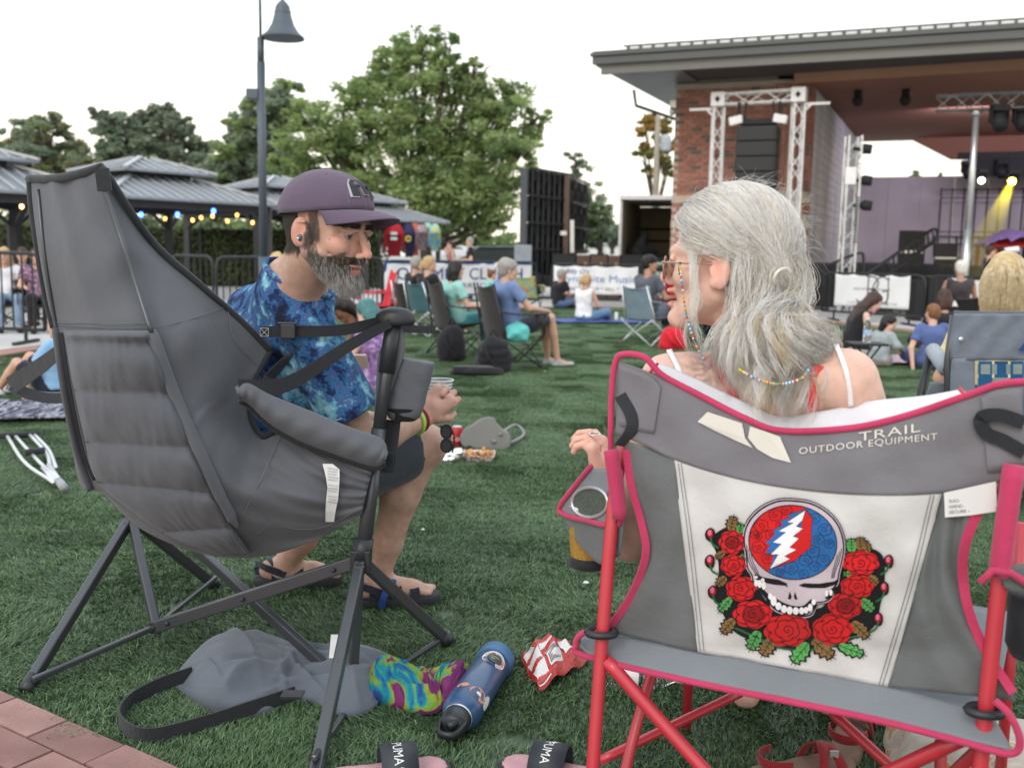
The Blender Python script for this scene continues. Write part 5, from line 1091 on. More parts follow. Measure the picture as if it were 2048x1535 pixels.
# rolled white lining above the pink binding
lin_t = [(1305, 720), (1400, 762), (1480, 800), (1560, 832), (1650, 822), (1740, 803), (1850, 792), (1925, 780)]
lin_b = [(1300, 743), (1400, 790), (1490, 836), (1565, 860), (1640, 860), (1740, 850), (1850, 820), (1935, 788)]
MB().grid(rloft(lin_t, lin_b, 60, 8, -.02, lambda u, v: -.02*(1-v)+.004*math.sin(u*24))).obj('lining', fabric('white_lining', (206, 206, 212)), rc_, True, solid=.004)
MB().tube(rl([(1232, 1030), (1222, 900), (1224, 780), (1232, 722), (1250, 708), (1290, 715), (1325, 750), (1400, 790), (1490, 836), (1565, 861), (1700, 856), (1810, 832), (1930, 792), (2000, 768), (2070, 762)], 130, .006), .0058, 8).obj('top_binding', M_pk, rc_, True)
MB().ribbon(rl([(1252, 900), (1262, 970), (1284, 1050), (1291, 1110), (1262, 1190), (1214, 1262)], 40, .008), .013, (1, 0, .2), .006).obj('side_binding', M_pk, rc_)
MB().ribbon(rl([(1990, 975), (1950, 1035), (1926, 1110), (1932, 1200), (1965, 1290), (2025, 1385)], 40, .008), .014, (1, 0, .2), .006).obj('side_binding', M_pk, rc_)
MB().tube(rl([(1300, 745), (1308, 735), (1316, 726)], 6, .004), .003, 6).tube(rl([(1932, 795), (1926, 785), (1918, 776)], 6, .004), .003, 6).obj('corner_stitch', MATS['red_wood'], rc_)
# corner reinforcement patches and hook straps
MB().grid(rloft([(1238, 728), (1300, 752), (1322, 775)], [(1238, 850), (1285, 862), (1308, 866)], 14, 12, .008)).obj('corner_patch', M_g1, rc_, True, solid=.003)
MB().grid(rloft([(1962, 795), (1990, 780), (2045, 775)], [(1975, 945), (2010, 940), (2050, 930)], 14, 12, .008)).obj('corner_patch', M_g1, rc_, True, solid=.003)
MB().ribbon(rl([(1240, 790), (1262, 830), (1262, 860), (1238, 890)], 16, .014), .022, (1, 0, .4), .003).obj('hook_strap', M_bind, rc_)
MB().ribbon(rl([(2048, 845), (2000, 830), (1962, 835), (1972, 865), (2005, 880), (2050, 905)], 24, .016), .020, (.1, 0, 1), .004).obj('hook_strap', M_web, rc_)
# posts
def rtube(pts, r=.0125, nm='post', off=0): MB().tube(spline([at(*p) for p in pts], 12), r, 14).obj(nm, M_red, rc_, True)
yl_, yr_ = 1.79, 1.475
rtube([(1247, 890, 1.83), (1228, 1000, 1.78), (1205, 1270, 1.75), (1178, 1640, 1.70)], .0122); rtube([(2017, 930, 1.485), (2000, 1150, 1.47), (1970, 1430, 1.47), (1925, 1900, 1.44)], .0122)
rtube([(1212, 1318, 1.74), (1320, 1440, 1.70), (1500, 1640, 1.62)], .0125, 'leg'); rtube([(1310, 1325, 1.95), (1265, 1480, 1.88), (1238, 1600, 1.84)], .011, 'leg')
rtube([(1925, 1475, 1.50), (1720, 1570, 1.60), (1560, 1640, 1.68)], .0125, 'leg'); rtube([(1480, 1385, 2.1), (1345, 1450, 2.02), (1200, 1520, 1.95)], .010, 'leg')
rtube([(1665, 1425, 1.95), (1790, 1540, 1.85), (1870, 1610, 1.8)], .011, 'leg'); rtube([(1882, 1480, 1.75), (1880, 1620, 1.72)], .011, 'leg'); rtube([(1975, 1480, 1.6), (1850, 1600, 1.66)], .011, 'leg')
MB().tube(spline([at(1222, 900, 1.76), at(1230, 960, 1.755), at(1240, 1035, 1.75)], 10), [.016]*10, 12, flat=.8).obj('arm_sleeve', M_pk, rc_, True)
MB().tube(spline([at(2028, 930, 1.455), at(2010, 1060, 1.455), at(1998, 1150, 1.455)], 10), [.018]*10, 12, flat=.8).obj('arm_sleeve', M_pk, rc_, True)
# seat rear flap
SY_ = lambda x, y: RP(x, y)[1]
s1 = [(1165, 1268), (1215, 1270), (1395, 1302), (1590, 1337), (1776, 1372), (1900, 1408), (1990, 1440)]
s2 = [(1160, 1290), (1200, 1315), (1400, 1362), (1590, 1400), (1776, 1440), (1930, 1478), (2025, 1500)]
MB().grid(np.array([[RP(*(np.array(a)*(1-v)+np.array(b)*v), off=.0-.05*v) for v in np.linspace(0, 1, 9)] for a, b in zip(spline([(x, y, 0) for x, y in s1], 60)[:, :2], spline([(x, y, 0) for x, y in s2], 60)[:, :2])])).obj('seat_flap', M_g3, rc_, True, solid=.004)
MB().tube([RP(x, y, -.052) for x, y in spline([(x, y, 0) for x, y in [(1200, 1262), (1165, 1266), (1152, 1288), (1175, 1312), (1400, 1366), (1590, 1404), (1776, 1444), (1930, 1484), (2020, 1506), (2040, 1480), (2020, 1430), (1990, 1400)]], 110)[:, :2]], .0072, 8, flat=.8).obj('seat_binding', M_pk, rc_, True)
# seat pan in front of the back (under her)
bl_, br_, = RP(1215, 1275, .01), RP(1985, 1440, .01); fw = V(pn_[0], pn_[1], 0)
MB().grid([[bl_*(1-u)+br_*u+fw*.46*w+V(0, 0, .03*w-.07*math.sin(math.pi*u)*math.sin(math.pi*min(1, w+.05))) for u in np.linspace(0, 1, 16)] for w in np.linspace(0, 1, 14)]).obj('seat', M_g3, rc_, True, solid=.006)
for u in (0.0, 1.0):
    a = bl_*(1-u)+br_*u; MB().tube([xy(a+fw*.47, 0), xy(a+fw*.47, .60)], .011, 10).obj('post', M_red, rc_, True)
for px_, py_, Y in ((1203, 1268, 1.745), (1970, 1425, 1.46)): MB().tube([at(px_, py_, Y)+V(.026*math.cos(k), .018*math.sin(k), .004) for k in np.linspace(0, 6.28, 17)[:-1]], .007, 6, closed=True).obj('grommet', M_plas, rc_, True)
# left arm with cup holder
AL = lambda x, y: np.interp(x, [1110, 1260], [1.98, 1.74])
MB().grid(loft([(1180, 935), (1150, 975), (1120, 1012), (1135, 1035), (1160, 1045)], [(1240, 940), (1215, 990), (1205, 1010), (1225, 1030), (1245, 1048)], 30, 16, AL)).obj('armrest', M_g3, rc_, True, solid=.004)
MB().grid(loft([(1120, 1015), (1160, 1035), (1210, 1046), (1250, 1030)], [(1148, 1075), (1175, 1105), (1205, 1128), (1240, 1110)], 30, 10, AL)).obj('armrest_side', M_g2, rc_, True, solid=.004)
MB().tube(pl([(1182, 932), (1155, 965), (1120, 1012), (1128, 1028), (1170, 1040), (1222, 1050), (1245, 1032), (1240, 940)], AL, 50, .008), .0055, 8).obj('armrest_binding', M_pk, rc_, True)
ring = at(1180, 1012, 1.94); _el = [(1180+36*math.cos(k), 1004+30*math.sin(k)) for k in np.linspace(0, 6.28, 25)[:-1]]
MB().poly([at(x, y, AL(x, y)-.004) for x, y in _el]).obj('cup_opening', mat('net_dark', (.07, .085, .07), .8, var=.5, vs_=260, bump=.8, bs=300), rc_)
MB().tube([at(x, y, AL(x, y)-.007) for x, y in _el], .0035, 8, closed=True).obj('cup_rim', M_alu, rc_, True)
MB().tube([ring+V(.040*math.cos(k), .045*math.sin(k), .002) for k in np.linspace(0, 6.28, 25)[:-1]], .004, 8, closed=True).obj('cup_ring', M_alu, rc_, True)
MB().lathe([(.038, 0), (.040, -.05), (.034, -.11), (.03, -.115)], ring, 20, caps=False).obj('cup_net', mat('yellow_net', (.30, .17, .03), .8, var=.3, vs_=150, bump=.6, bs=300), rc_, False, solid=.002)
MB().lathe([(.036, -.10), (.041, -.108), (.041, -.118), (.03, -.125)], ring, 20).obj('net_rim', M_web, rc_, True)
# right arm pieces
MB().grid(loft([(1998, 1150), (2030, 1130), (2080, 1120)], [(2010, 1175), (2050, 1185), (2090, 1200)], 12, 8, lambda x, y: 1.45)).obj('armrest', M_g2, rc_, True, solid=.004)
MB().tube([at(x, y, 1.44) for x, y in ((1960, 1165), (1985, 1140), (2020, 1145), (2060, 1170), (2090, 1185))], .006, 8).obj('armrest_binding', M_pk, rc_, True)
MB().lathe([(.04, 0), (.04, -.08), (.03, -.1)], at(2075, 1190, 1.5), 16).obj('cup_net', M_web, rc_, True)
# umbrella instruction label and print
def onr(x, y, e=.007): return RB_(x, y, e)
lb2 = MB().poly([onr(1888, 985, .016), onr(1992, 962, .016), onr(1994, 1022, .016), onr(1940, 1030, .016), onr(1890, 1034, .016)]).obj('sewn_label', mat('label_white', (.68, .68, .68), .7), rc_)
m_ = MB()
for i, s_ in enumerate(['        UMBRELLA', 'PLACE UMBRELLA POCKET &', 'HANDLE IN  STRAPS', 'SECURE WITH STRAPS']):
    text_mb(s_, 1, lambda x, y, i=i: onr(1898+x*(7.4 if i == 1 else 10), 994+i*11-x*.8-y*9, .0175), m_)
m_.obj('print', M_prt, lb2)
M_lg = mat('print_cream', (.56, .53, .48), .8, var=.1)
def clip_t(x, y): return onr(x, y, .0085)
text_mb('OUTDOOR EQUIPMENT', 1, lambda x, y: clip_t(1597+x*23.5, 908-x*2.6+.16*max(0, x-5)-y*19), space=1.12).obj('printed_words', M_lg, rc_)
text_mb('TRAIL', 1, lambda x, y: clip_t(1717+x*44, 882-x*7-y*25), space=1.1).obj('printed_words', M_lg, rc_)
MB().poly([clip_t(*p) for p in [(1415, 823), (1484, 846), (1490, 875), (1505, 895), (1470, 880), (1430, 862), (1395, 843)]]).poly([clip_t(*p) for p in [(1500, 852), (1530, 862), (1560, 873), (1582, 925), (1545, 915), (1515, 898), (1496, 875)]]).obj('printed_logo', M_lg, rc_)
# ------------------------------------------------------------------ embroidered patch
def EZ(x, y, l): return RB_(1350+x/3.336, 940+y/3.336, .0065+l*.0011)
M_e = {k: fabric('emb_'+k, c, weave=.9, ws=700, bump=.3, bs=120, rough=.8) for k, c in dict(black=(14, 14, 18), red=(196, 28, 32), dred=(140, 14, 22), face=(186, 172, 182), white=(225, 222, 226), blue=(40, 98, 160), dblue=(18, 40, 84), green=(84, 158, 84), brown=(128, 100, 58), pink=(206, 100, 130), dgreen=(22, 96, 52)).items()}
pt = MB().poly([EZ(800, 560, 0), EZ(801, 560, 0), EZ(801, 561, 0)]); patch = None
def rp(P, sc=1, c=None):
    P = np.asarray(P, float); c = P.mean(0) if c is None else np.asarray(c); return c+(P-c)*sc
import bmesh
def ep(P, l, mb_=None):
    mb_ = mb_ or MB(); bm = bmesh.new(); fc = bm.faces.new([bm.verts.new((float(p[0]), float(p[1]), 0)) for p in P]); P = np.asarray(P, float); sp_ = (P.max(0)-P.min(0)).max()
    bmesh.ops.triangulate(bm, faces=[fc])
    for _ in range(4):
        E_ = [e for e in bm.edges if e.calc_length() > 75]
        if not E_: break
        bmesh.ops.subdivide_edges(bm, edges=E_, cuts=1); bmesh.ops.triangulate(bm, faces=bm.faces[:])
    bm.verts.index_update(); mb_.add([EZ(v.co.x, v.co.y, l) for v in bm.verts], [[v.index for v in f.verts] for f in bm.faces]); bm.free(); return mb_
def sp2(P, n=60): return spline([(x, y, 0) for x, y in P], n, True)[:, :2]
rng = np.random.default_rng(3)
def blob(cx, cy, rx, ry, n=7, amp=.09, ph=0): a = np.linspace(0, 2*math.pi, 48, endpoint=False); q = 1+amp*np.abs(np.sin(a*n/2+ph))-amp*.5; return np.stack([cx+rx*q*np.cos(a), cy+ry*q*np.sin(a)], 1)
def leafp(x0, y0, x1, y1, w, n=5):
    a, b = V(x0, y0), V(x1, y1); d = b-a; p = V(-d[1], d[0])/np.linalg.norm(d)*w; L_, R_ = [], []
    for i in range(n):
        t = (i+.25)/n; e_ = math.sin(math.pi*min(t+.15, 1))**.7; L_ += [a+d*t+p*e_*.75, a+d*(t+.55/n)+p*e_*1.1]; R_ += [a+d*t-p*e_*.75, a+d*(t+.55/n)-p*e_*1.1]
    return [a]+L_+[b]+R_[::-1]
skull = [(800, 197), (900, 212), (1000, 262), (1080, 340), (1120, 430), (1132, 520), (1118, 610), (1098, 690), (1088, 755), (1058, 795), (1052, 845), (1005, 880), (945, 890), (932, 940), (905, 970), (850, 980), (780, 968), (705, 952), (655, 925), (632, 890), (615, 830), (560, 795), (518, 745), (506, 695), (478, 650), (470, 560), (456, 480), (462, 400), (500, 320), (570, 252), (650, 210), (720, 195)]
roses = [(380, 480, 85, 78), (390, 632, 82, 72), (440, 788, 98, 82), (520, 960, 128, 92), (1240, 617, 118, 80), (1215, 775, 108, 78), (1135, 905, 110, 86), (750, 1065, 152, 108), (1052, 1060, 132, 102)]
leaves = [(370, 405, 395, 290, 34, 'brown'), (430, 420, 440, 345, 28, 'green'), (330, 545, 262, 590, 24, 'brown'), (340, 710, 268, 780, 30, 'brown'), (375, 850, 285, 955, 32, 'green'), (395, 990, 300, 1100, 38, 'brown'), (560, 1070, 490, 1215, 44, 'green'), (650, 1120, 570, 1250, 46, 'brown'), (890, 1150, 770, 1300, 48, 'green'), (915, 1130, 1075, 1262, 46, 'brown'), (1090, 1165, 1285, 1240, 36, 'green'), (1180, 1010, 1305, 1130, 42, 'brown'), (1240, 860, 1340, 950, 36, 'green'), (1290, 705, 1365, 770, 32, 'brown'), (1240, 530, 1310, 535, 0, 'brown'), (1240, 530, 1232, 432, 40, 'brown'), (1180, 545, 1175, 440, 36, 'green'), (1290, 550, 1270, 460, 24, 'brown'), (1210, 690, 1105, 690, 20, 'green'), (440, 560, 470, 600, 16, 'green')]
buds = [(235, 422), (232, 600), (252, 805), (1425, 600), (1395, 780), (1355, 985)]
bk = MB()
bk = ep(sp2([(400, 380), (300, 400), (240, 470), (280, 560), (290, 700), (260, 830), (320, 960), (400, 1080), (560, 1150), (760, 1200), (960, 1190), (1180, 1130), (1330, 1040), (1370, 900), (1400, 720), (1380, 560), (1250, 520), (1100, 620), (1000, 900), (700, 930), (560, 800), (470, 560)], 90), 0)
for x, y, a, b in roses: ep(blob(x, y, a*1.12, b*1.14), 0.2+.01*x/1000, bk)
for l_ in leaves:
    if l_[4]: ep([np.array(p) for p in rp(leafp(*l_[:4], l_[4]*1.25), 1.12)], .3, bk)
for x, y in buds: ep(blob(x, y+8, 34, 46, 3), .35, bk)
patch = bk.obj('embroidered_patch', M_e['black'], rc_)
cen = (790, 590)
ep(sp2(rp(skull, 1.03, cen), 120), 1, MB()).obj('skull_outline', M_e['black'], patch); ep(sp2(rp(skull, 1.012, cen), 120), 1.5, MB()).obj('skull_rim', M_e['face'], patch); ep(sp2(rp(skull, .995, cen), 120), 1.9, MB()).obj('skull_inline', M_e['black'], patch)
ep(sp2(rp(skull, .965, cen), 120), 2.4, MB()).obj('skull', M_e['face'], patch)
def elp(cx, cy, rx, ry, rot=0, n=60, a0=0, a1=2*math.pi): a = np.linspace(a0, a1, n, endpoint=a1-a0 < 6.28); x, y = rx*np.cos(a), ry*np.sin(a); c, s_ = math.cos(rot), math.sin(rot); return np.stack([cx+x*c-y*s_, cy+x*s_+y*c], 1)
ep(elp(786, 480, 298, 250, .14), 2.8, MB()).obj('dome_outline', M_e['black'], patch)
ep(elp(786, 480, 290, 242, .14), 3.2, MB()).obj('red_dome', M_e['red'], patch)
ep(np.vstack([elp(786, 480, 291, 243, .14, 40, -1.38, 2.05), [(635, 650), (760, 540), (800, 430)]]), 3.5, MB()).obj('blue_dome', M_e['blue'], patch)
def str_(mb_, P, w, l):
    P = np.asarray(P, float); T = np.gradient(P, axis=0); T /= np.maximum(np.linalg.norm(T, axis=1, keepdims=True), 1e-9); n_ = np.stack([-T[:, 1], T[:, 0]], 1)*w/2
    return mb_.grid([[EZ(*(p+k_), l), EZ(*(p-k_), l)] for p, k_ in zip(P, n_)])
ln = MB(); ln2 = MB()
def swirl(mb_, x, y, r, l, w=3.2):
    a = np.linspace(0, 9.5, 26); ph = rng.uniform(0, 6); str_(mb_, np.stack([x+r*.55*a/9.5*np.cos(a+ph), y+r*.5*a/9.5*np.sin(a+ph)], 1), w, l)
    for k_ in range(5): a0 = ph+k_*1.26; a = np.linspace(a0, a0+1.5, 8); q = r*(.8+.2*np.sin((a-a0)*2.1)); str_(mb_, np.stack([x+q*np.cos(a), y+q*.88*np.sin(a)], 1), w, l)
for x, y, r in [(745, 265, 38), (670, 300, 45), (575, 370, 50), (530, 430, 30), (560, 510, 48), (620, 585, 45), (640, 430, 40), (560, 440, 24), (700, 370, 30)]: swirl(ln, x, y, r, 4)
for x, y, r in [(930, 320, 40), (1000, 395, 48), (1030, 490, 34), (920, 540, 48), (990, 600, 45), (870, 600, 45), (775, 650, 48), (860, 690, 34), (930, 640, 36), (700, 680, 28), (960, 460, 36)]: swirl(ln2, x, y, r, 4)
ln.obj('rose_lines', M_e['black'], patch); ln2.obj('swirl_lines', M_e['dblue'], patch)
bolt_w = [(868, 268), (750, 345), (792, 350), (692, 405), (742, 412), (655, 480), (712, 490), (640, 560), (690, 560), (635, 655), (765, 592), (728, 572), (808, 530), (762, 514), (825, 455), (785, 440), (852, 388), (806, 374), (850, 330)]
bolt_b = [(868, 262), (752, 298), (772, 312), (702, 342), (722, 360), (650, 410), (672, 424), (604, 490), (636, 500), (604, 550), (662, 560), (632, 658), (720, 560), (760, 440), (820, 330)]
bolt_r = [(870, 262), (916, 322), (868, 352), (908, 392), (850, 415), (908, 450), (835, 470), (905, 512), (815, 540), (850, 555), (770, 580), (800, 600), (632, 658), (760, 520), (840, 380)]
for P, c_, l_ in ((rp(bolt_b, 1.03), 'black', 4.2), (rp(bolt_r, 1.03), 'black', 4.2), (bolt_b, 'blue', 4.6), (bolt_r, 'red', 4.6), (rp(bolt_w, 1.04), 'black', 5.0), (bolt_w, 'white', 5.4)): ep(P, l_, MB()).obj('lightning_bolt', M_e[c_], patch)
fe = MB()
for P in ([(530, 690), (600, 715), (690, 728), (745, 752), (752, 785), (740, 770), (660, 762), (590, 748), (540, 725)], [(825, 765), (860, 752), (960, 755), (1060, 740), (1085, 725), (1078, 760), (1000, 785), (900, 785), (850, 778)], [(765, 808), (778, 835), (775, 860), (752, 858)], [(800, 808), (818, 860), (800, 862), (792, 840)], [(515, 745), (545, 740), (600, 800), (640, 870), (625, 880), (560, 800)], [(1080, 770), (1040, 790), (1000, 850), (1010, 860), (1050, 845), (1060, 800)]): ep(P, 2.9, fe)
for i in range(3): str_(fe, spline([(478+i*14, 500+i*20, 0), (488+i*14, 600, 0), (520+i*12, 660, 0), (545+i*8, 700, 0)], 14)[:, :2], 5, 2.9); str_(fe, spline([(1112-i*14, 520+i*20, 0), (1098-i*12, 600, 0), (1072-i*10, 670, 0), (1060-i*8, 720, 0)], 14)[:, :2], 5, 2.9)
str_(fe, spline([(620, 850, 0), (700, 905, 0), (790, 935, 0), (870, 930, 0), (930, 880, 0)], 20)[:, :2], 64, 2.8)
fe.obj('face_shading', M_e['black'], patch)
th = MB()
for x, y, a, b in [(540, 712, 12, 9), (542, 752, 14, 22), (565, 757, 14, 26), (592, 768, 14, 28), (585, 730, 12, 12), (636, 840, 15, 22), (658, 870, 20, 34), (690, 905, 20, 26), (727, 925, 20, 26), (765, 934, 20, 27), (806, 937, 20, 25), (845, 936, 18, 24), (874, 932, 15, 22), (902, 915, 16, 26), (925, 878, 14, 20), (1012, 820, 11, 20), (1040, 815, 11, 20)]: ep(elp(x, y, a, b, 0, 16), 3.4, th)
th.obj('teeth', M_e['white'], patch)
for i, (x, y, a, b) in enumerate(roses):
    ro = ep(blob(x, y, a, b, 7, .12, i), 1.6+.02*i, MB()).obj('rose', M_e['red'], patch); q = MB(); ep(blob(x+a*.05, y, a*.62, b*.62, 5, .1, i+1), 2.2+.02*i, q); q.obj('rose_heart', M_e['dred'], patch) if i % 3 == 0 else None
    l2 = MB(); swirl(l2, x, y, a*.55, 2.9+.02*i, 4.5)
    for k_ in range(6): a0 = k_*1.05+i; aa = np.linspace(a0, a0+1.3, 9); q_ = .70+.26*np.sin((aa-a0)*2.4); str_(l2, np.stack([x+a*q_*np.cos(aa), y+b*q_*np.sin(aa)], 1), 4.5, 2.9+.02*i)
    l2.obj('petal_lines', M_e['black'], patch)
for l_ in leaves:
    if not l_[4]: continue
    f_ = ep(leafp(*l_[:5]), 1.2, MB()).obj('leaf', M_e[l_[5]], patch); v_ = MB(); a, b = V(l_[0], l_[1]), V(l_[2], l_[3]); str_(v_, [a, a*.5+b*.5, b], 4, 2.4); d = (b-a); p = V(-d[1], d[0])/np.linalg.norm(d)*l_[4]*.7
    for t_ in (.2, .4, .6, .78): str_(v_, [a+d*t_, a+d*(t_+.06)+p*.5, a+d*(t_+.14)+p*.9], 3, 2.4); str_(v_, [a+d*t_, a+d*(t_+.06)-p*.5, a+d*(t_+.14)-p*.9], 3, 2.4)
    v_.obj('leaf_veins', M_e['black'], patch)
for x, y in buds:
    ep(blob(x, y, 22, 30, 3, .1), 1.6, MB()).obj('rose_bud', M_e['dred'], patch); ep(blob(x-3, y-6, 13, 20, 3, .1), 2.3, MB()).obj('bud_tip', M_e['pink'], patch)
    s_ = MB(); str_(s_, spline([(x+2, y+28, 0), (x+(15 if x < 800 else -15), y+70, 0), (x+(55 if x < 800 else -55), y+95, 0)], 10)[:, :2], 13, 1.4); s_.obj('stem', M_e['dgreen'], patch)
s_ = MB(); str_(s_, spline([(400, 1050, 0), (560, 1120, 0), (700, 1180, 0), (820, 1190, 0), (1000, 1190, 0), (1150, 1120, 0), (1240, 1105, 0)], 30)[:, :2], 14, 1.1); s_.obj('stem', M_e['dgreen'], patch)
# ================================================================== people
def axes(f, up=(0, 0, 1)):
    f = unit(f); l = unit(np.cross(up, f)); return np.stack([f, l, np.cross(f, l)], 1)
def add_head(F, c, Rm, s=1.0, fine=False, female=False, k=.012, mouth_open=0):
    P = lambda x, y, z: c+Rm @ (V(x, y, z)*s)
    F.ell(P(-.012, 0, .045), V(.098, .077, .088)*s, Rm, k); F.ell(P(.028, 0, -.025), V(.062, .056, .082)*s, Rm, .02*s)
    for y in (-1, 1):
        F.cap(P(.0, y*.052, -.045), P(.07, y*.018, -.098), .020*s, .019*s, .02*s)
        F.ell(P(.058, y*.042, -.018), V(.026, .022, .024)*s, Rm, .015*s)
    F.ell(P(.080, 0, -.098), V(.018, .020, .016)*s, Rm, .015*s)
    F.cap(P(.082, -.03, .026), P(.082, .03, .026), .013*s, k=.012*s)
    nl = .112 if female else .118; lx = 0
    if fine and not female: nl = .120
    nz = .010 if fine and not female else 0; mz = .013 if fine and not female else 0
    F.cap(P(.088, 0, .018), P(nl-.004, 0, -.022-nz), .0075*s, .0095*s, .008*s); F.ell(P(nl-.004, 0, -.026-nz), V(.0105, .0095, .009)*s, Rm, .006*s)
    if nz:
        for y in (-1, 1): F.ell(P(.064, y*.040, -.026), V(.020, .017, .016)*s, Rm, .018*s)
    for y in (-1, 1): F.ell(P(nl-.016, y*.0125, -.030-nz), V(.010, .0075, .008)*s, Rm, .004*s)
    if fine:
        for y in (-1, 1):
            F.ell(P(.093, y*.033, .007), V(.011, .018, .010)*s, Rm, .012*s, sub=True)
            F.ell(P(.078, y*.032, .004), V(.0145, .0155, .0125)*s, Rm, .003*s)
            F.cap(P(.090, y*.019, .001), P(.083, y*.046, .001), .0036*s, k=.0015*s, sub=True)      # slit between the lids
            F.cap(P(.094, y*.017, .015), P(.084, y*.050, .013), .0045*s, k=.006*s)
            F.cap(P(.100, y*.022, -.032), P(.085, y*.036, -.060), .004*s, k=.010*s, sub=True)        # smile fold
    m = mouth_open*.010
    lx = 0 if female or not fine else .005
    F.ell(P(.093-lx, 0, -.052-mz+m*.4), V(.010, .024, .0055)*s, Rm, .006*s); F.ell(P(.090-lx, 0, -.064-mz-m), V(.010, .020, .0065)*s, Rm, .006*s)
    if fine: F.cap(P(.103-lx, -.022, -.057-mz-m*.3), P(.103-lx, .022, -.057-mz-m*.3), (.0018+.006*mouth_open)*s, k=.002*s, sub=True)
    for y in (-1, 1):
        ex = np.array(Matrix.Rotation(y*-.35, 3, 'Z')) if fine else np.eye(3); Re = Rm @ ex
        F.ell(P(-.012, y*.082, -.002), V(.021, .0085, .034)*s, Re, .005*s)
        if fine:
            F.ell(P(-.004, y*.093, -.004), V(.011, .008, .020)*s, Re, .004*s, sub=True)
            F.ell(P(-.002, y*.084, -.024), V(.010, .006, .010)*s, Re, .004*s); F.cap(P(-.001, y*.086, -.012), P(.004, y*.083, .0), .004*s, k=.004*s)
            F.cap(P(-.014, y*.089, .020), P(.004, y*.086, .022), .0035*s, k=.003*s)
    return P
def head_local(v, c, Rm, s): return (v-c) @ Rm/s
SKIN = dict(fair=(.64, .40, .32), light=(.56, .335, .25), tan=(.42, .235, .165), brown=(.20, .095, .055), pink=(.60, .31, .24))
M_sk = mat('skin', (.5, .3, .2), .58, var=.16, vs_=38, bump=.28, bs=420, attr=True, sss=.05, spec=.35)
M_skf = mat('skin_far', (.5, .3, .2), .55, var=.10, vs_=12, attr=True, spec=.3)
def hand(F, w, d, pn, s=1.0, curl=.5, fine=False, thumb=1, spread=.0):
    """w wrist, d pointing direction, pn palm normal; fingers curl towards pn"""
    d = unit(d); pn = unit(pn-d*(pn @ d)); sd = np.cross(d, pn)*thumb
    k = .006*s
    F.cap(w, w+d*.035*s, .024*s, .030*s, k*2, flat=(pn, 1.35)); F.cap(w+d*.03*s-sd*.016*s, w+d*.078*s-sd*.026*s, .020*s, .014*s, k*1.5, flat=(pn, 1.2)); F.cap(w+d*.03*s+sd*.012*s, w+d*.082*s+sd*.022*s, .022*s, .015*s, k*1.5, flat=(pn, 1.2))
    for i, (o, L) in enumerate(((.030, .072), (.010, .080), (-.010, .074), (-.029, .058))):
        p = w+d*(.080-.004*abs(i-1))*s+sd*o*s; a = 0; ang = curl*np.array([.9, 1.25, .8]); q = p
        for j, (f, rr) in enumerate(zip((.42, .33, .25), (.0092, .0085, .0075))):
            a += ang[j]*(1+.12*(i-1)*.5); e = d*math.cos(a)+pn*math.sin(a)+sd*o*spread*3; n_ = q+unit(e)*L*f*s; F.cap(q, n_, rr*s, rr*.93*s, .002*s); q = n_
    p = w+d*.025*s+sd*.026*s; e1 = unit(d*.75+sd*.65+pn*.35*(1+curl)); q = p+e1*.038*s; F.cap(p, q, .014*s, .0105*s, k); e2 = unit(d*.85+sd*.05+pn*.6*(1+curl)); F.cap(q, q+e2*.033*s, .0105*s, .0085*s, .003*s)
def joints(kind, **o):
    J = dict(
        chair=dict(pel=(0, 0, .50), bel=(-.03, 0, .62), che=(-.09, 0, .84), nek=(-.075, 0, .99), hed=(-.03, 0, 1.13), shL=(-.08, .175, .93), shR=(-.08, -.175, .93), elL=(.03, .25, .68), elR=(.03, -.25, .68), haL=(.27, .20, .68), haR=(.27, -.20, .68), hiL=(.02, .085, .48), hiR=(.02, -.085, .48), knL=(.44, .13, .52), knR=(.44, -.13, .52), anL=(.50, .13, .09), anR=(.50, -.13, .09)),
        floor=dict(pel=(0, 0, .13), bel=(0, 0, .26), che=(.0, 0, .47), nek=(.03, 0, .62), hed=(.07, 0, .75), shL=(.02, .17, .56), shR=(.02, -.17, .56), elL=(.10, .24, .33), elR=(.10, -.24, .33), haL=(.30, .10, .26), haR=(.30, -.10, .26), hiL=(.02, .09, .12), hiR=(.02, -.09, .12), knL=(.34, .28, .20), knR=(.34, -.28, .20), anL=(.34, -.08, .07), anR=(.38, .10, .07)),
        stand=dict(pel=(0, 0, .95), bel=(0, 0, 1.08), che=(0, 0, 1.30), nek=(0, 0, 1.47), hed=(.03, 0, 1.62), shL=(0, .19, 1.41), shR=(0, -.19, 1.41), elL=(-.02, .24, 1.12), elR=(-.02, -.24, 1.12), haL=(.22, .16, 1.10), haR=(.22, -.16, 1.10), hiL=(0, .09, .92), hiR=(0, -.09, .92), knL=(.03, .10, .50), knR=(.03, -.10, .50), anL=(0, .11, .09), anR=(0, -.11, .09)))[kind]
    J = {k: V(*v) for k, v in J.items()}
    for k, v in o.items(): J[k] = V(*v)
    return J
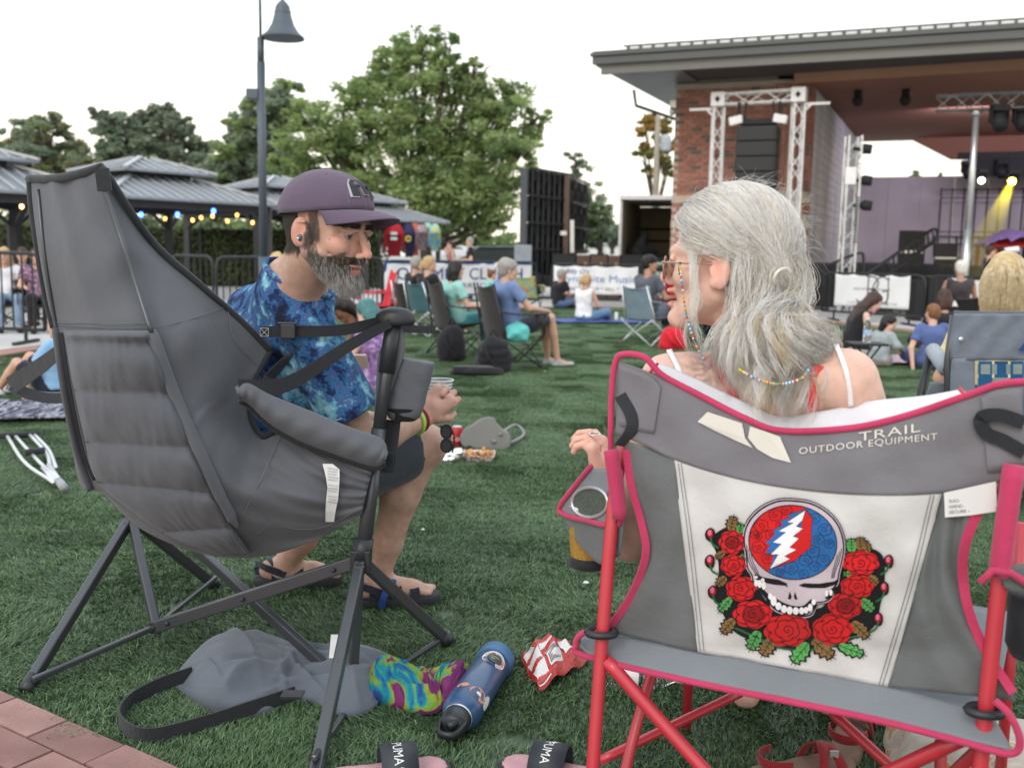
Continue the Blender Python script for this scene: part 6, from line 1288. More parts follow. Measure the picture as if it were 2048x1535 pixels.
def person(label, pos, yaw, kind='chair', s=1.0, J=None, top=None, bottom=None, sleeve='short', legs='long', hair='short', hairm=None, skin='light', shoes=None, face=None, h=.016, group=None, cap=None, top_off=.014, neck_cut=True, **ov):
    if pos[1] > 5: s = s*.84
    J = J or joints(kind, **ov); ca, sa = math.cos(yaw), math.sin(yaw); Rz = V(ca, -sa, 0, sa, ca, 0, 0, 0, 1).reshape(3, 3); pos = np.asarray(pos, float)
    J = {k: pos+Rz @ (v*s) for k, v in J.items()}; f0 = Rz @ V(1, 0, 0)
    hf = unit(Rz @ unit(face)) if face is not None else f0; Rh = axes(hf)
    pts = np.array(list(J.values())); lo, hi = pts.min(0)-.24*s, pts.max(0)+.24*s
    t = thing('person', label, 'person', (pos[0], pos[1], pos[2]), group)
    F = Field(lo, hi, h); T_ = lambda d: None
    w = 1.0
    def torso(G, e, kk=.05):
        G.ell(J['pel'], V(.13, .165, .11)*s+e, axes(f0), kk*s); G.cap(J['pel'], J['bel'], .115*s+e, .112*s+e, kk*s); sv = unit(J['shL']-J['shR'])
        for y in (-1, 1): G.cap(J['bel']+sv*y*.035*s, J['che']+sv*y*.055*s, .095*s+e, .095*s+e, kk*s); G.cap(J['che']+sv*y*.05*s, (J['shL'] if y > 0 else J['shR'])-sv*y*.03*s, .08*s+e, .058*s+e, kk*s)
    torso(F, -.004)
    for S_ in 'LR':
        F.chain([J['sh'+S_], J['el'+S_], J['ha'+S_]], [.047*s, .038*s, .025*s], .012*s); F.chain([J['hi'+S_], J['kn'+S_]], [.085*s, .055*s], .03*s); kn, an = J['kn'+S_], J['an'+S_]
        F.chain([kn, kn*.62+an*.38, an], [.054*s, .052*s, .034*s], .012*s)
        hd_ = unit(J['ha'+S_]-J['el'+S_]); F.cap(J['ha'+S_], J['ha'+S_]+hd_*.07*s, .026*s, .022*s, .01*s); up_ = unit(np.cross(hd_, (0, 0, 1)))
        for q in (-1.2, -.4, .4, 1.2): F.cap(J['ha'+S_]+hd_*.06*s+up_*q*.013*s, J['ha'+S_]+hd_*.105*s+up_*q*.015*s-V(0, 0, .035*s), max(.010*s, h*.6), k=.004)
        F.cap(an, an+(f0*.13*s-V(0, 0, .045*s)), .032*s, .028*s, .015*s); F.cap(an-V(0, 0, .04*s), an+(f0*.12*s-V(0, 0, .05*s)), .03*s, .028*s, .015*s)
    F.cap(J['nek']-V(0, 0, .05*s), J['hed']-Rh @ V(.03, 0, .03)*s, .056*s, .050*s, .025*s)
    P = add_head(F, J['hed'], Rh, s*1.0, k=.01)
    sk = SKIN[skin]; hc = J['hed']
    def colf(v):
        q = head_local(v, hc, Rh, s); c = np.tile(V(*sk), (len(v), 1)); nearh = np.abs(q).max(1) < .13
        for y in (-1, 1): d = np.linalg.norm((q-V(.088, y*.032, .004))/V(.02, .014, .007), axis=1); c[d < 1] *= .15; d = np.linalg.norm((q-V(.09, y*.032, .022))/V(.02, .018, .005), axis=1); c[d < 1] *= .35
        d = np.linalg.norm((q-V(.095, 0, -.057))/V(.02, .024, .011), axis=1); c[d < 1] *= V(.75, .5, .55); return c
    F.obj('body', M_skf, t, 1, colf)
    if top is not None:
        G = Field(lo, hi, h); torso(G, top_off)
        fr = {'none': 0, 'short': .62, 'long': 1}[sleeve]
        for S_ in 'LR':
            if fr > 0:
                a, b = J['sh'+S_], J['el'+S_]; 
                if fr < 1: e_ = a*(1-fr)+b*fr; G.cap(a, e_+unit(b-a)*.06*s, .064*s, .062*s, .02*s); G.cut(e_, b-a, e_, .135*s)
                else: G.chain([a, b, J['ha'+S_]], [.064*s, .052*s, .040*s], .02*s); G.cut(J['ha'+S_], J['ha'+S_]-b, J['ha'+S_], .07*s)
            else: G.cut(J['sh'+S_]+unit(J['shL']-J['shR'])*(1 if S_ == 'L' else -1)*.015*s, unit(J['shL']-J['shR'])*(1 if S_ == 'L' else -1), J['sh'+S_], .13*s)
        G.cut(J['nek']+V(0, 0, .01*s), J['hed']-J['nek'], J['nek'], .16*s); G.cut(J['pel']-V(0, 0, .02*s), J['pel']-J['bel'], J['pel'], .3*s)
        G.noise(.011, 15, 3+len(label), (1, 1, .6)).noise(.005, 38, len(label)); G.obj('top', top, t, 1)
    if bottom is not None:
        G = Field(lo, hi, h); G.ell(J['pel'], V(.148, .175, .12)*s, axes(f0), .03); G.cut(J['pel']+(J['bel']-J['pel'])*.7, J['bel']-J['pel'], J['pel'], .3*s)
        for S_ in 'LR':
            a, b, c = J['hi'+S_], J['kn'+S_], J['an'+S_]
            if legs == 'long': G.chain([a, b, b*.3+c*.7, c], [.098*s, .075*s, .062*s, .055*s], .03*s)
            else: fr = .92 if legs == 'shorts' else .55; e_ = a*(1-fr)+b*fr; G.cap(a, b, .100*s, .082*s, .03*s); G.cut(e_, b-a, e_, .16*s)
        G.noise(.009, 14, len(label)).noise(.004, 35, 3); G.obj('trousers' if legs == 'long' else 'shorts', bottom, t, 1)
    if shoes is not None:
        for S_ in 'LR':
            an = J['an'+S_]; G = Field(an-.25*s, an+.25*s, .011); sole = an-V(0, 0, .055*s)
            G.cap(an-V(0, 0, .01*s), sole+f0*.03*s, .042*s, .040*s, .02); G.cap(sole-f0*.03*s, sole+f0*.17*s, .040*s, .036*s, .02); G.ell(sole+f0*.17*s, V(.05, .042, .032)*s, axes(f0), .02)
            G.cut(V(0, 0, pos[2]+.008), V(0, 0, -1)); G.obj('shoe', shoes, t, 1)
    hm = hairm
    if hair and hm is not None:
        G = Field(hc-.34*s, hc+.30*s, min(h, .012)); L_ = lambda x, y, z: hc+Rh @ (V(x, y, z)*s)
        G.ell(L_(-.020, 0, .055), V(.104, .086, .092)*s, Rh, .01)
        if hair in ('short', 'fluffy'): G.ell(L_(-.055, 0, -.005), V(.062, .076, .075)*s, Rh, .02)
        if hair == 'fluffy': G.ell(L_(-.02, 0, .07), V(.115, .095, .085)*s, Rh, .02)
        if hair in ('bob', 'long', 'pony'):
            G.ell(L_(-.05, 0, -.01), V(.075, .088, .09)*s, Rh, .02)
        if hair == 'bob': G.cap(L_(-.05, -.04, -.02), L_(-.055, -.04, -.09), .06*s, .055*s, .02); G.cap(L_(-.05, .04, -.02), L_(-.055, .04, -.09), .06*s, .055*s, .02)
        if hair == 'long':
            for y in (-1, 0, 1): G.chain([L_(-.05, y*.05, 0), L_(-.085, y*.055, -.12), J['che']-f0*.09*s+unit(np.cross((0, 0, 1), f0))*y*.05*s], [.06*s, .05*s, .035*s], .03)
        if hair == 'pony': G.ell(L_(-.115, 0, .03), V(.04, .04, .04)*s, Rh, .01); G.chain([L_(-.12, 0, .03), L_(-.15, 0, -.04), L_(-.13, 0, -.14)], [.03*s, .03*s, .015*s], .01)
        # keep the face, ears and forehead clear
        G.ell(L_(.085, 0, -.03), V(.075, .085, .095)*s, Rh, .01, sub=True)
        if hair in ('short', 'fluffy', 'pony'): G.ell(L_(.02, .085, -.035), V(.05, .035, .05)*s, Rh, .01, sub=True); G.ell(L_(.02, -.085, -.035), V(.05, .035, .05)*s, Rh, .01, sub=True)
        G.noise(.010*s, 34, len(label), (1, 1, .45)); G.obj('hair', hm, t, 1)
    if cap is not None:
        G = Field(hc-.2*s, hc+.25*s, .011); L_ = lambda x, y, z: hc+Rh @ (V(x, y, z)*s)
        G.ell(L_(-.012, 0, .055), V(.109, .090, .092)*s, Rh, .005); G.cut(L_(0, 0, .045), -(Rh @ V(.1, 0, 1))); G.cap(L_(.08, -.035, .055), L_(.15, -.02, .045), .03*s, .03*s, .005, flat=(Rh @ V(.1, 0, 1), 3.0)); G.cap(L_(.08, .035, .055), L_(.15, .02, .045), .03*s, .03*s, .005, flat=(Rh @ V(.1, 0, 1), 3.0))
        G.obj('cap', cap, t, 1)
    return t, J, Rh
def hairmat(n, c, v=.25): return mat('hair_'+n, lin(c), .55, var=v, vs_=45, bump=.5, bs=110, spec=.4)
H_ = dict(grey=hairmat('grey', (150, 146, 142)), white=hairmat('white', (205, 200, 195)), black=hairmat('black', (30, 26, 27)), brown=hairmat('brown', (62, 42, 34)), blond=hairmat('blond', (176, 148, 108)), red=hairmat('red', (116, 66, 44)), pale=hairmat('pale', (190, 165, 120)), teal=hairmat('teal', (62, 108, 112)), ginger=hairmat('ginger', (128, 86, 58)))
FB = lambda n, c: fabric(n, c, bump=.3, bs=25, weave=0)
TD = lambda: ramp_mat('tiedye_blue', [(.37, (.008, .012, .022)), (.44, (.02, .035, .12)), (.485, (.03, .15, .32)), (.52, (.07, .05, .19)), (.555, (.07, .28, .42)), (.64, (.32, .54, .64))], 13, warp=.15, detail=12, rgh=.68)
# ------------------------------------------------------------------ camp chair of the usual kind
def camp_chair(pos, yaw, label, m_, mf=None, s=1.0, group=None, high=.95, arm=True, seat=.42, straight=False, w=.54, bag=None, cup=True):
    mf = mf or M_black; s = s*.84 if pos[1] > 5 else s; ca, sa = math.cos(yaw), math.sin(yaw); pos = np.asarray(pos, float)
    def P(x, y, z): return pos+V(ca*x-sa*y, sa*x+ca*y, z)*s
    t = thing('camp_chair', label, 'camp chair', tuple(pos), group); hw = w/2
    bk = [[P(-.20-.13*u+.045*math.sin(math.pi*v)*-1, (v-.5)*w*(1-.18*u*(0 if straight else 1)), seat+(high-seat)*u-(.05*math.sin(math.pi*v) if u > .9 else 0)) for v in np.linspace(0, 1, 11)] for u in np.linspace(-.12, 1, 12)]
    MB().grid(bk).obj('backrest', m_, t, True, solid=.008)
    st_ = [[P(-.20+.46*u, (v-.5)*w, seat+.02*u-.08*math.sin(math.pi*v)*math.sin(math.pi*(u*.85+.1))) for v in np.linspace(0, 1, 11)] for u in np.linspace(0, 1, 10)]
    MB().grid(st_).obj('seat', m_, t, True, solid=.008)
    for y in (-1, 1):
        e = hw+.03
        MB().tube([P(-.36, y*(hw*.9), high), P(-.24, y*(hw+.02), seat+.05), P(-.22, y*e, .30)], .011*s, 8).obj('back_post', mf, t, True)
        for x0, x1 in ((-.30, .26), (.26, -.30)): MB().tube([P(x0, y*e, .015), P(x1, y*e, seat-.02)], .010*s, 8).obj('leg', mf, t, True)
        MB().tube([P(.27, y*e, seat-.03), P(.28, y*e, .63)], .010*s, 8).obj('arm_post', mf, t, True)
        for x0 in (-.30, .26): MB().ell(P(x0, y*e, .015), V(.022, .022, .015)*s, None, 8, 6).obj('foot', M_plas, t, True)
        if arm:
            MB().ribbon([P(-.29, y*(e), .66), P(-.1, y*(e+.02), .635), P(.1, y*(e+.02), .63), P(.30, y*(e+.01), .645)], .085*s, P(0, 1, 0)-P(0, 0, 0), .018*s).obj('armrest', m_, t, True)
            if cup and y < 0: MB().lathe([(.042, .0), (.044, -.06), (.038, -.10)], P(.20, y*(e+.02), .625), 14).obj('cup_holder', m_, t, True)
    for x0 in (-.30, .26): MB().tube([P(x0, -(hw+.03), .03), P(x0, hw+.03, seat-.04)], .009*s, 6).tube([P(x0, hw+.03, .03), P(x0, -(hw+.03), seat-.04)], .009*s, 6).obj('cross_brace', mf, t, True)
    return t, P
def bagblob(name, label, cat, c, r, m_, seed=1, group=None, h=.014, straps=True):
    c = np.asarray(c, float); r = np.asarray(r, float); F = Field(c-r*1.6, c+r*1.6, h); F.ell(c, r, None, .02); F.cap(c-V(r[0]*.4, 0, r[2]*.3), c+V(r[0]*.4, 0, -r[2]*.4), r[1]*.9, r[1]*.8, .03); F.ell(c+V(0, 0, r[2]*.5), r*V(.7, .7, .6), None, .05); F.noise(.02, 16, seed)
    F.cut((0, 0, .03), (0, 0, -1)); t = thing(name, label, cat, (c[0], c[1], 0), group); F.obj('bag_body', m_, t, 1)
    if straps: MB().ribbon(spline([c+V(-r[0]*.5, -r[1]*.9, r[2]*.7), c+V(-r[0]*.2, -r[1]*1.4, 0), c+V(r[0]*.3, -r[1]*1.2, -r[2]*.5)], 12), .03, (1, 0, 0), .006).tube(spline([c+V(-.04, 0, r[2]*1.1), c+V(0, 0, r[2]*1.1+.06), c+V(.04, 0, r[2]*1.1)], 8), .008, 6).obj('strap', m_, t, True)
    return t
M_bf = FB('black_fabric', (34, 34, 38)); M_bf2 = FB('charcoal_mesh', (52, 50, 52))
def P3(px, py, Y): return at(px, py, Y)
def floorpos(px, py): return gnd(px, py)
# ---- two black chairs with the couple
p = gnd(1020, 735); yw = R(28)
camp_chair(p, yw, 'black high backed camp chair under the man in the blue shirt', M_bf2, s=1.0, high=.97, group='black camp chairs with the couple')
person('grey haired person in blue shirt and shorts, leaning back in the black camp chair', p+V(.0, 0, -.02), yw, 'chair', 1.03, top=FB('shirt_blue', (104, 126, 168)), bottom=FB('shorts_slate', (64, 68, 80)), legs='shorts', hair='fluffy', hairm=H_['grey'], skin='light', shoes=FB('trainer_grey', (165, 170, 172)), face=(1, -.25, -.05), h=.012, knR=(.46, -.08, .58), knL=(.47, .06, .54), anR=(.58, -.06, .09), anL=(.55, .12, .09), haR=(.38, -.12, .66), elR=(.10, -.26, .70), hed=(-.04, 0, 1.09), nek=(-.07, 0, .97))
p = gnd(915, 712); 
camp_chair(p, yw, 'black high backed camp chair under the woman in the mint shirt', M_bf2, high=.95, group='black camp chairs with the couple')
person('person with a black bob and mint shirt in the second black camp chair', p, yw, 'chair', .95, top=FB('shirt_mint', (138, 190, 184)), bottom=FB('trousers_floral', (70, 140, 150)), hair='bob', hairm=H_['black'], skin='light', shoes=FB('trainer_teal', (120, 160, 150)), face=(1, .25, -.05), h=.013)
bagblob('backpack', 'slumped black backpack hanging behind the woman in the black chair', 'backpack', gnd(905, 722)+V(0, -.12, .16), (.15, .1, .20), M_bf, 2, 'black bags under the camp chairs')
bagblob('backpack', 'open black backpack under the blue shirted man beside the chair leg', 'backpack', gnd(975, 748)+V(.05, .1, .14), (.17, .11, .18), M_bf, 3, 'black bags under the camp chairs')
bagblob('jacket', 'flat black jacket heap lying on the turf behind the chairs', 'jacket', gnd(950, 752)+V(0, 0, .03), (.26, .12, .04), M_bf, 4, None, straps=False)
bagblob('lumbar_bag', 'aqua waist bag behind the back of the blue shirted man', 'bag', P3(1035, 665, gnd(1020, 735)[1]-.22), (.12, .08, .08), FB('aqua_bag', (100, 190, 190)), 5, None, straps=False)
# ---- pony tail woman and companion, chairs by the banner
yb = 9.6
for px_, py_, Y, lab_, kw in ((862, 672, 9.4, 'person with blond ponytail and black top in a folding chair by the blue banner', dict(hair='pony', hairm=H_['blond'], face=(1, -.5, 0))), (836, 668, 10.2, 'person with grey hair hidden behind the ponytail, black jacket over the chair', dict(hair='short', hairm=H_['grey'], face=(1, .2, 0)))):
    p = gnd(px_, py_); person(lab_, p, R(42), 'chair', .98, top=M_bf, bottom=FB('trousers_dark', (50, 54, 66)), sleeve='long', skin='light', shoes=M_bf, h=.016, **kw)
    camp_chair(p, R(42), 'grey framed folding chair draped in a black jacket, under the %s' % ('blond ponytail' if px_ > 850 else 'half hidden grey haired one'), M_bf if px_ < 850 else FB('chair_teal', (60, 100, 110)), mf=M_alu, high=.85, group='folding chairs by the blue banner')
# red chair behind the man
p = gnd(748, 662); camp_chair(p, R(200), 'empty bright red camp chair to the right of the capped man', FB('chair_red', (196, 34, 50)), high=1.0, s=1.0)
p = gnd(795, 652); camp_chair(p, R(160), 'red and black low camp chair beside the bright red one', FB('chair_red2', (176, 30, 44)), high=.75, s=.95)
# woman in black with braids, seated on the ground
p = gnd(735, 758); person('person with dark braids and black tank top looking down on the turf', p+V(-.05, .1, .0), R(195), 'floor', 1.05, top=M_bf, sleeve='none', bottom=FB('jeans', (62, 90, 125)), hair='long', hairm=H_['black'], skin='brown', face=(1, .1, -.9), h=.013, hed=(.20, 0, .68), nek=(.10, 0, .60), shoes=M_bf)
# teal haired person with purple tie dye
p = gnd(748, 800); person('person with teal hair and purple tie dye bent over a phone', p, R(150), 'floor', 1.0, top=ramp_mat('tiedye_purple', [(.35, (.10, .05, .16)), (.5, (.22, .12, .30)), (.65, (.42, .32, .48))], 9), sleeve='none', bottom=FB('shorts_grey', (110, 112, 120)), legs='shorts', hair='bob', hairm=H_['teal'], skin='fair', face=(1, 0, -.5), h=.012, shoes=FB('trainer_white', (200, 198, 200)), knL=(.32, .2, .44), knR=(.36, -.18, .44), anL=(.52, .14, .08), anR=(.52, -.12, .08), haL=(.42, .10, .34), haR=(.40, -.08, .33))
ph = P3(722, 722, 5.9); t = thing('smartphone', 'pale phone held in the hand beside the purple tie dye', 'phone', tuple(ph)); MB().box(ph, (.075, .012, .15), np.array(Matrix.Rotation(.9, 3, 'X'))).obj('phone_case', mat('phone_pink', (.7, .5, .5), .4), t, bevel=.004); MB().box(ph+V(0, -.004, .006), (.066, .004, .138), np.array(Matrix.Rotation(.9, 3, 'X'))).obj('phone_screen', mat('phone_screen', (.05, .06, .08), .15), t)
# ---- further sitters in front of the centre banners
def gp(px, py): return gnd(px, py)
p = gp(985, 640); person('child with red hair and mint shirt before the blue banner', p, R(20), 'chair', .78, top=FB('shirt_mint2', (120, 190, 185)), bottom=M_bf, hair='short', hairm=H_['red'], skin='fair', h=.016, shoes=M_bf)
camp_chair(p, R(20), 'small dark camp chair under the red haired child', M_bf, high=.8, s=.8)
p = gp(1052, 632); camp_chair(p, R(80), 'green and yellow patterned folding chair between the two banners', ramp_mat('chair_pattern', [(.4, (.1, .4, .4)), (.5, (.55, .5, .1)), (.6, (.5, .2, .2))], 9), high=.85)
p = gp(1118, 618); person('grey haired person in black tee sitting on the turf before the music banner', p, R(35), 'floor', 1.08, top=M_bf, bottom=FB('jeans2', (80, 100, 135)), hair='short', hairm=H_['grey'], skin='tan', face=(1, -.3, 0), h=.02)
sg_ = MB(); 
p = gp(1168, 648); person('person with blond ponytail in white tank and jeans sitting on a blue blanket', p+V(0, .15, .01), R(50), 'floor', 1.04, top=FB('tank_white', (225, 225, 228)), sleeve='none', bottom=FB('jeans_light', (100, 130, 165)), hair='pony', hairm=H_['blond'], skin='light', face=(1, -.2, -.4), h=.014, knL=(.42, .18, .16), anL=(.80, .05, .08), anR=(.72, -.05, .07), shoes=M_bf)
def blanket(name, label, c, sx, sy, m_, yaw=0, seed=0, z=.045):
    ca, sa = math.cos(yaw), math.sin(yaw); n = 30; G = np.zeros((n, n, 3))
    for i in range(n):
        for j in range(n):
            x, y = (i/(n-1)-.5)*sx, (j/(n-1)-.5)*sy; G[i, j] = V(c[0]+ca*x-sa*y, c[1]+sa*x+ca*y, 0)
    G[:, :, 2] = z+.012*wob(G, 14, seed); o = MB().grid(G).obj(name, m_, None, True, solid=.008); return tag(o, label, 'blanket')
blanket('picnic_blanket', 'dark blue blanket under the woman in the white tank', gp(1195, 646), 1.7, .9, FB('blanket_blue', (46, 74, 140)), .1, 1)
t = thing('drink_can', 'tall silver can on the blue blanket', 'can', tuple(gp(1232, 650)+V(0, 0, .05))); MB().lathe([(.02, 0), (.029, .008), (.029, .14), (.022, .155)], gp(1232, 650)+V(0, 0, .05), 14).obj('can_body', M_alu, t, True); MB().lathe([(.0295, .04), (.0295, .11)], gp(1232, 650)+V(0, 0, .05), 14, caps=False).obj('can_print', M_white, t, True)
# man in black cap, grey shirt, folding chair
p = gp(1298, 690); yw2 = R(40); camp_chair(p, yw2, 'silver framed folding chair with pale blue back under the man in the black cap', FB('chair_paleblue', (120, 140, 155)), mf=M_alu, high=.88, straight=True)
person('person in black cap and grey shirt sitting in a silver folding chair', p, yw2, 'chair', 1.04, top=FB('shirt_grey', (84, 88, 98)), bottom=FB('jeans3', (120, 130, 148)), hair='short', hairm=H_['black'], skin='tan', cap=M_bf, shoes=M_bf, face=(1, -.75, 0), h=.013)
# red chair + sitter hidden behind the woman's face
p = gp(1372, 688); camp_chair(p, R(55), 'bright red camp chair half hidden by the grey haired woman', FB('chair_red3', (200, 36, 52)), high=.95); bagblob('red_bag', 'red cloth chair bag with white label beside the red chair', 'bag', gp(1345, 700)+V(0, 0, .12), (.16, .12, .14), MATS['chair_red3'], 8, None, straps=True)
person('blond person in the red camp chair beyond the woman, mostly hidden', p, R(55), 'chair', .98, top=FB('top_dark', (60, 60, 68)), bottom=M_bf, hair='bob', hairm=H_['blond'], h=.018, face=(1, -.4, 0))
# man right of the woman's hair
p = gp(1625, 960)+V(-.02, .55, 0); yw3 = R(60); camp_chair(p, yw3, 'red mesh backed camp chair behind the grey haired woman', FB('chair_red4', (110, 30, 40)), high=.92, w=.58)
person('dark haired person in a charcoal tee, back turned beyond the woman', p, yw3, 'chair', .93, top=FB('tee_charcoal', (50, 56, 66)), bottom=FB('jeans4', (60, 70, 90)), hair='short', hairm=H_['brown'], h=.012, face=(1, .45, 0), shoes=M_bf)
# ---- group on the turf at right
p = gp(1752, 722); person('person with long dark hair in a black tank bending down on the turf', p+V(-.15, .35, 0), R(5), 'floor', 1.05, top=M_bf, sleeve='none', bottom=M_bf, hair='long', hairm=H_['brown'], skin='fair', h=.014, face=(1, -.1, -.7), hed=(.24, 0, .70), nek=(.12, 0, .62), che=(.06, 0, .46), shL=(.08, .16, .55), shR=(.08, -.16, .55))
p = gp(1800, 742); person('child with dark bob in a pale grey hoodie lying on one elbow', p+V(-.12, .25, 0), R(20), 'floor', .86, top=FB('hoodie_grey', (150, 158, 162)), sleeve='long', bottom=FB('trousers_sand', (140, 135, 128)), hair='bob', hairm=H_['black'], skin='fair', h=.012, face=(.8, -.9, -.5), che=(.03, 0, .38), nek=(.08, 0, .50), hed=(.12, 0, .62), shL=(.05, .15, .46), shR=(.05, -.15, .46), knL=(-.2, .35, .18), knR=(-.1, .3, .12), anL=(-.45, .3, .06), anR=(-.5, .2, .06))
p = gp(1868, 742); person('boy with short red brown hair in a blue shirt with pale stripe', p+V(-.02, .05, 0), R(85), 'floor', .90, top=FB('shirt_indigo', (84, 100, 148)), bottom=FB('shorts_indigo', (70, 84, 130)), legs='shorts', hair='short', hairm=H_['ginger'], skin='fair', h=.011, elL=(-.05, .28, .30), haL=(-.10, .26, .07), face=(1, .3, 0))
sh_ = MB(); a_ = at(1828, 690, p[1]-.16); b_ = at(1880, 680, p[1]-.16)
p = gp(1905, 722); person('person in a black hoodie sitting beyond the boy in blue', p+V(0, .3, 0), R(80), 'floor', 1.05, top=M_bf, sleeve='long', bottom=M_bf, hair='bob', hairm=H_['brown'], h=.016, face=(1, 0, -.2))
blanket('picnic_blanket', 'red and white patterned blanket under the children at right', gp(1835, 725), 1.7, .9, ramp_mat('blanket_pattern', [(.4, (.5, .12, .12)), (.47, (.6, .55, .55)), (.53, (.15, .3, .5)), (.6, (.6, .3, .25))], 14, warp=.5), 0, 3, z=.04)
p = gp(1945, 690)+V(-.15, .2, 0); camp_chair(p, R(75), 'black low camp chair with a white peak logo under the white haired man', M_bf, high=.80, straight=True, w=.56, s=.95)
MB_ = at(1896, 612, p[1]-.45)
t = thing('chair_logo_panel', 'white printed mountain logo on the black chair back', 'logo', tuple(MB_)); MB().poly([MB_, MB_+V(.13, 0, 0), MB_+V(.085, 0, .075), MB_+V(.05, 0, .05)]).obj('logo_print', M_white, t)
person('white haired person in a dark sleeveless shirt, back turned near the stage', p, R(75), 'chair', 1.04, top=FB('tank_dark', (62, 56, 60)), sleeve='none', bottom=FB('shorts_dark', (50, 50, 56)), legs='shorts', hair='short', hairm=H_['white'], skin='tan', h=.014, face=(1, .1, 0), shoes=M_bf)
# near right: grey chair, blond woman in yellow
p = at(2020, 700, 3.9); p[2] = 0; p = p+V(.12, .2, 0)
M_gc = fabric('chair_slate', (112, 119, 132), bump=.25, bs=14, weave=.4, ws=1200)
gcx = thing('slate_camp_chair', 'slate grey folding chair with blue plaid webbing at the right edge', 'camp chair', tuple(p)); GY = lambda x, y: 3.72+(x-1900)*-.0009
MB().grid(loft([(1908, 626), (1902, 670), (1900, 720)], [(2160, 628), (2160, 670), (2160, 722)], 14, 30, GY, disp=lambda u, v: .004*math.sin(v*30+u*9))).obj('top_band', M_gc, gcx, True, solid=.005)
MB().grid(loft([(1903, 716), (1900, 775), (1905, 850)], [(1950, 716), (1950, 775), (1955, 850)], 12, 6, GY)).obj('side_panel', M_gc, gcx, True, solid=.005)
M_pl1 = FB('web_blue', (36, 84, 128)); M_pl2 = FB('web_grey', (130, 142, 140))
for i in range(6): MB().grid(loft([(1957+i*32, 722), (1957+i*32, 830)], [(1984+i*32, 722), (1984+i*32, 830)], 10, 4, GY, e=.003*(-1)**i)).obj('webbing_strip', M_pl1, gcx, solid=.002)
for i in range(4): MB().grid(loft([(1955, 728+i*27), (1955, 748+i*27)], [(2150, 728+i*27), (2150, 748+i*27)], 4, 26, GY, disp=lambda u, v, i=i: .005*math.sin(v*19+i*3.14))).obj('webbing_strip', M_pl2, gcx, solid=.002)
MB().tube([at(1908, 630, 3.75), at(1896, 720, 3.74), at(1895, 1000, 3.72)], .014, 10).tube([at(1908, 628, 3.75), at(2160, 630, 3.5)], .012, 8).obj('back_post', M_tube, gcx, True)
MB().tube([at(1862, 700, 4.0), at(1842, 790, 3.95), at(1838, 900, 3.9)], .017, 10).obj('arm_post', M_black, gcx, True)
MB().tube([at(1866, 700, 4.0), at(1893, 738, 3.8)], .030, 12).obj('armrest', fabric('grey_foam', (150, 158, 168)), gcx, True); MB().tube([at(1893, 738, 3.8), at(1900, 750, 3.75)], .014, 8).obj('arm_tube', M_black, gcx, True)
MB().grid([[at(1862, 765, 3.9)+V(.55*v, -.15*v+.1*u, -.16*u) for v in np.linspace(0, 1, 8)] for u in np.linspace(0, 1, 4)]).obj('seat', M_gc, gcx, True, solid=.01)
q = at(1922, 678, 3.68); MB().ell(q, (.009, .004, .009)).obj('rivet', M_alu, gcx, True)
MB().poly([at(2036, 700, 3.58), at(2060, 672, 3.56), at(2060, 705, 3.56)]).obj('logo_print', M_navy, gcx)
bb = person('blond bobbed person in a pale yellow tee seated in the slate chair', p+V(.0, .12, .0), R(72), 'chair', .88, top=FB('tee_yellow', (222, 206, 160)), bottom=FB('jeans5', (140, 165, 180)), hair='bob', hairm=H_['pale'], skin='light', h=.009, face=(1, -.15, 0), shoes=M_bf, che=(-.05, 0, .84), hed=(-.01, 0, 1.15), nek=(-.04, 0, 1.0))
jk = Field(at(1850, 850, 4.1)-.1, at(2030, 570, 3.8)+.2, .012); 
for pts, rr in (([(1955, 610), (1925, 650), (1900, 700), (1892, 760)], [.03, .05, .05, .04]), ([(1905, 690), (1895, 750), (1885, 800)], [.05, .06, .04])): jk.chain([at(x, y, 3.86) for x, y in pts], rr, .03)
jk.noise(.008, 22, 4); jt = thing('denim_jacket', 'pale denim jacket draped over the left of the slate chair', 'jacket', tuple(at(1900, 800, 3.86))); jk.obj('cloth', FB('denim_pale', (140, 168, 188)), jt)
_t, _J, _R = bb; rb2 = np.random.default_rng(9); hcx = _J['hed']; PP = []
for cl in range(230):
    a = rb2.uniform(-math.pi, math.pi); b = rb2.uniform(-.1, 1.5)
    if math.cos(a) > .3 and b < .8: continue
    cltl = rb2.normal()*.010
    for _ in range(24):
        aa, b2 = a+rb2.normal()*.05, b+rb2.normal()*.05; p0 = hcx+_R @ (V(-.02+math.cos(b2)*math.cos(aa)*.104, math.cos(b2)*math.sin(aa)*.086, .055+math.sin(b2)*.092)*.88); sd_3 = _R @ V(math.cos(aa), math.sin(aa), 0)
        e_ = hcx+_R @ V(-.03, 0, 0)+sd_3*(.088+rb2.normal()*.004)*V(1, 1, 1); tl = cltl+rb2.normal()*.003; wv = cltl*.6; PP.append(spline([p0, p0+sd_3*.016+V(0, 0, -.015-.03*math.sin(b2)), e_*V(1, 1, 0)+V(tl*.4, 0, hcx[2]+min(.0, (p0[2]-hcx[2])*.5-.02))+sd_3*(.002+wv), e_+V(tl, tl*.5, -.075)+sd_3*wv, e_+V(tl*.6, 0, -.135+rb2.normal()*.010)-sd_3*.016], 14))
strands('hair_strands', np.array(PP), .0004, mat('hair_strand_pale', lin((206, 188, 154)), .45, var=.2, vs_=60, spec=.4), _t)
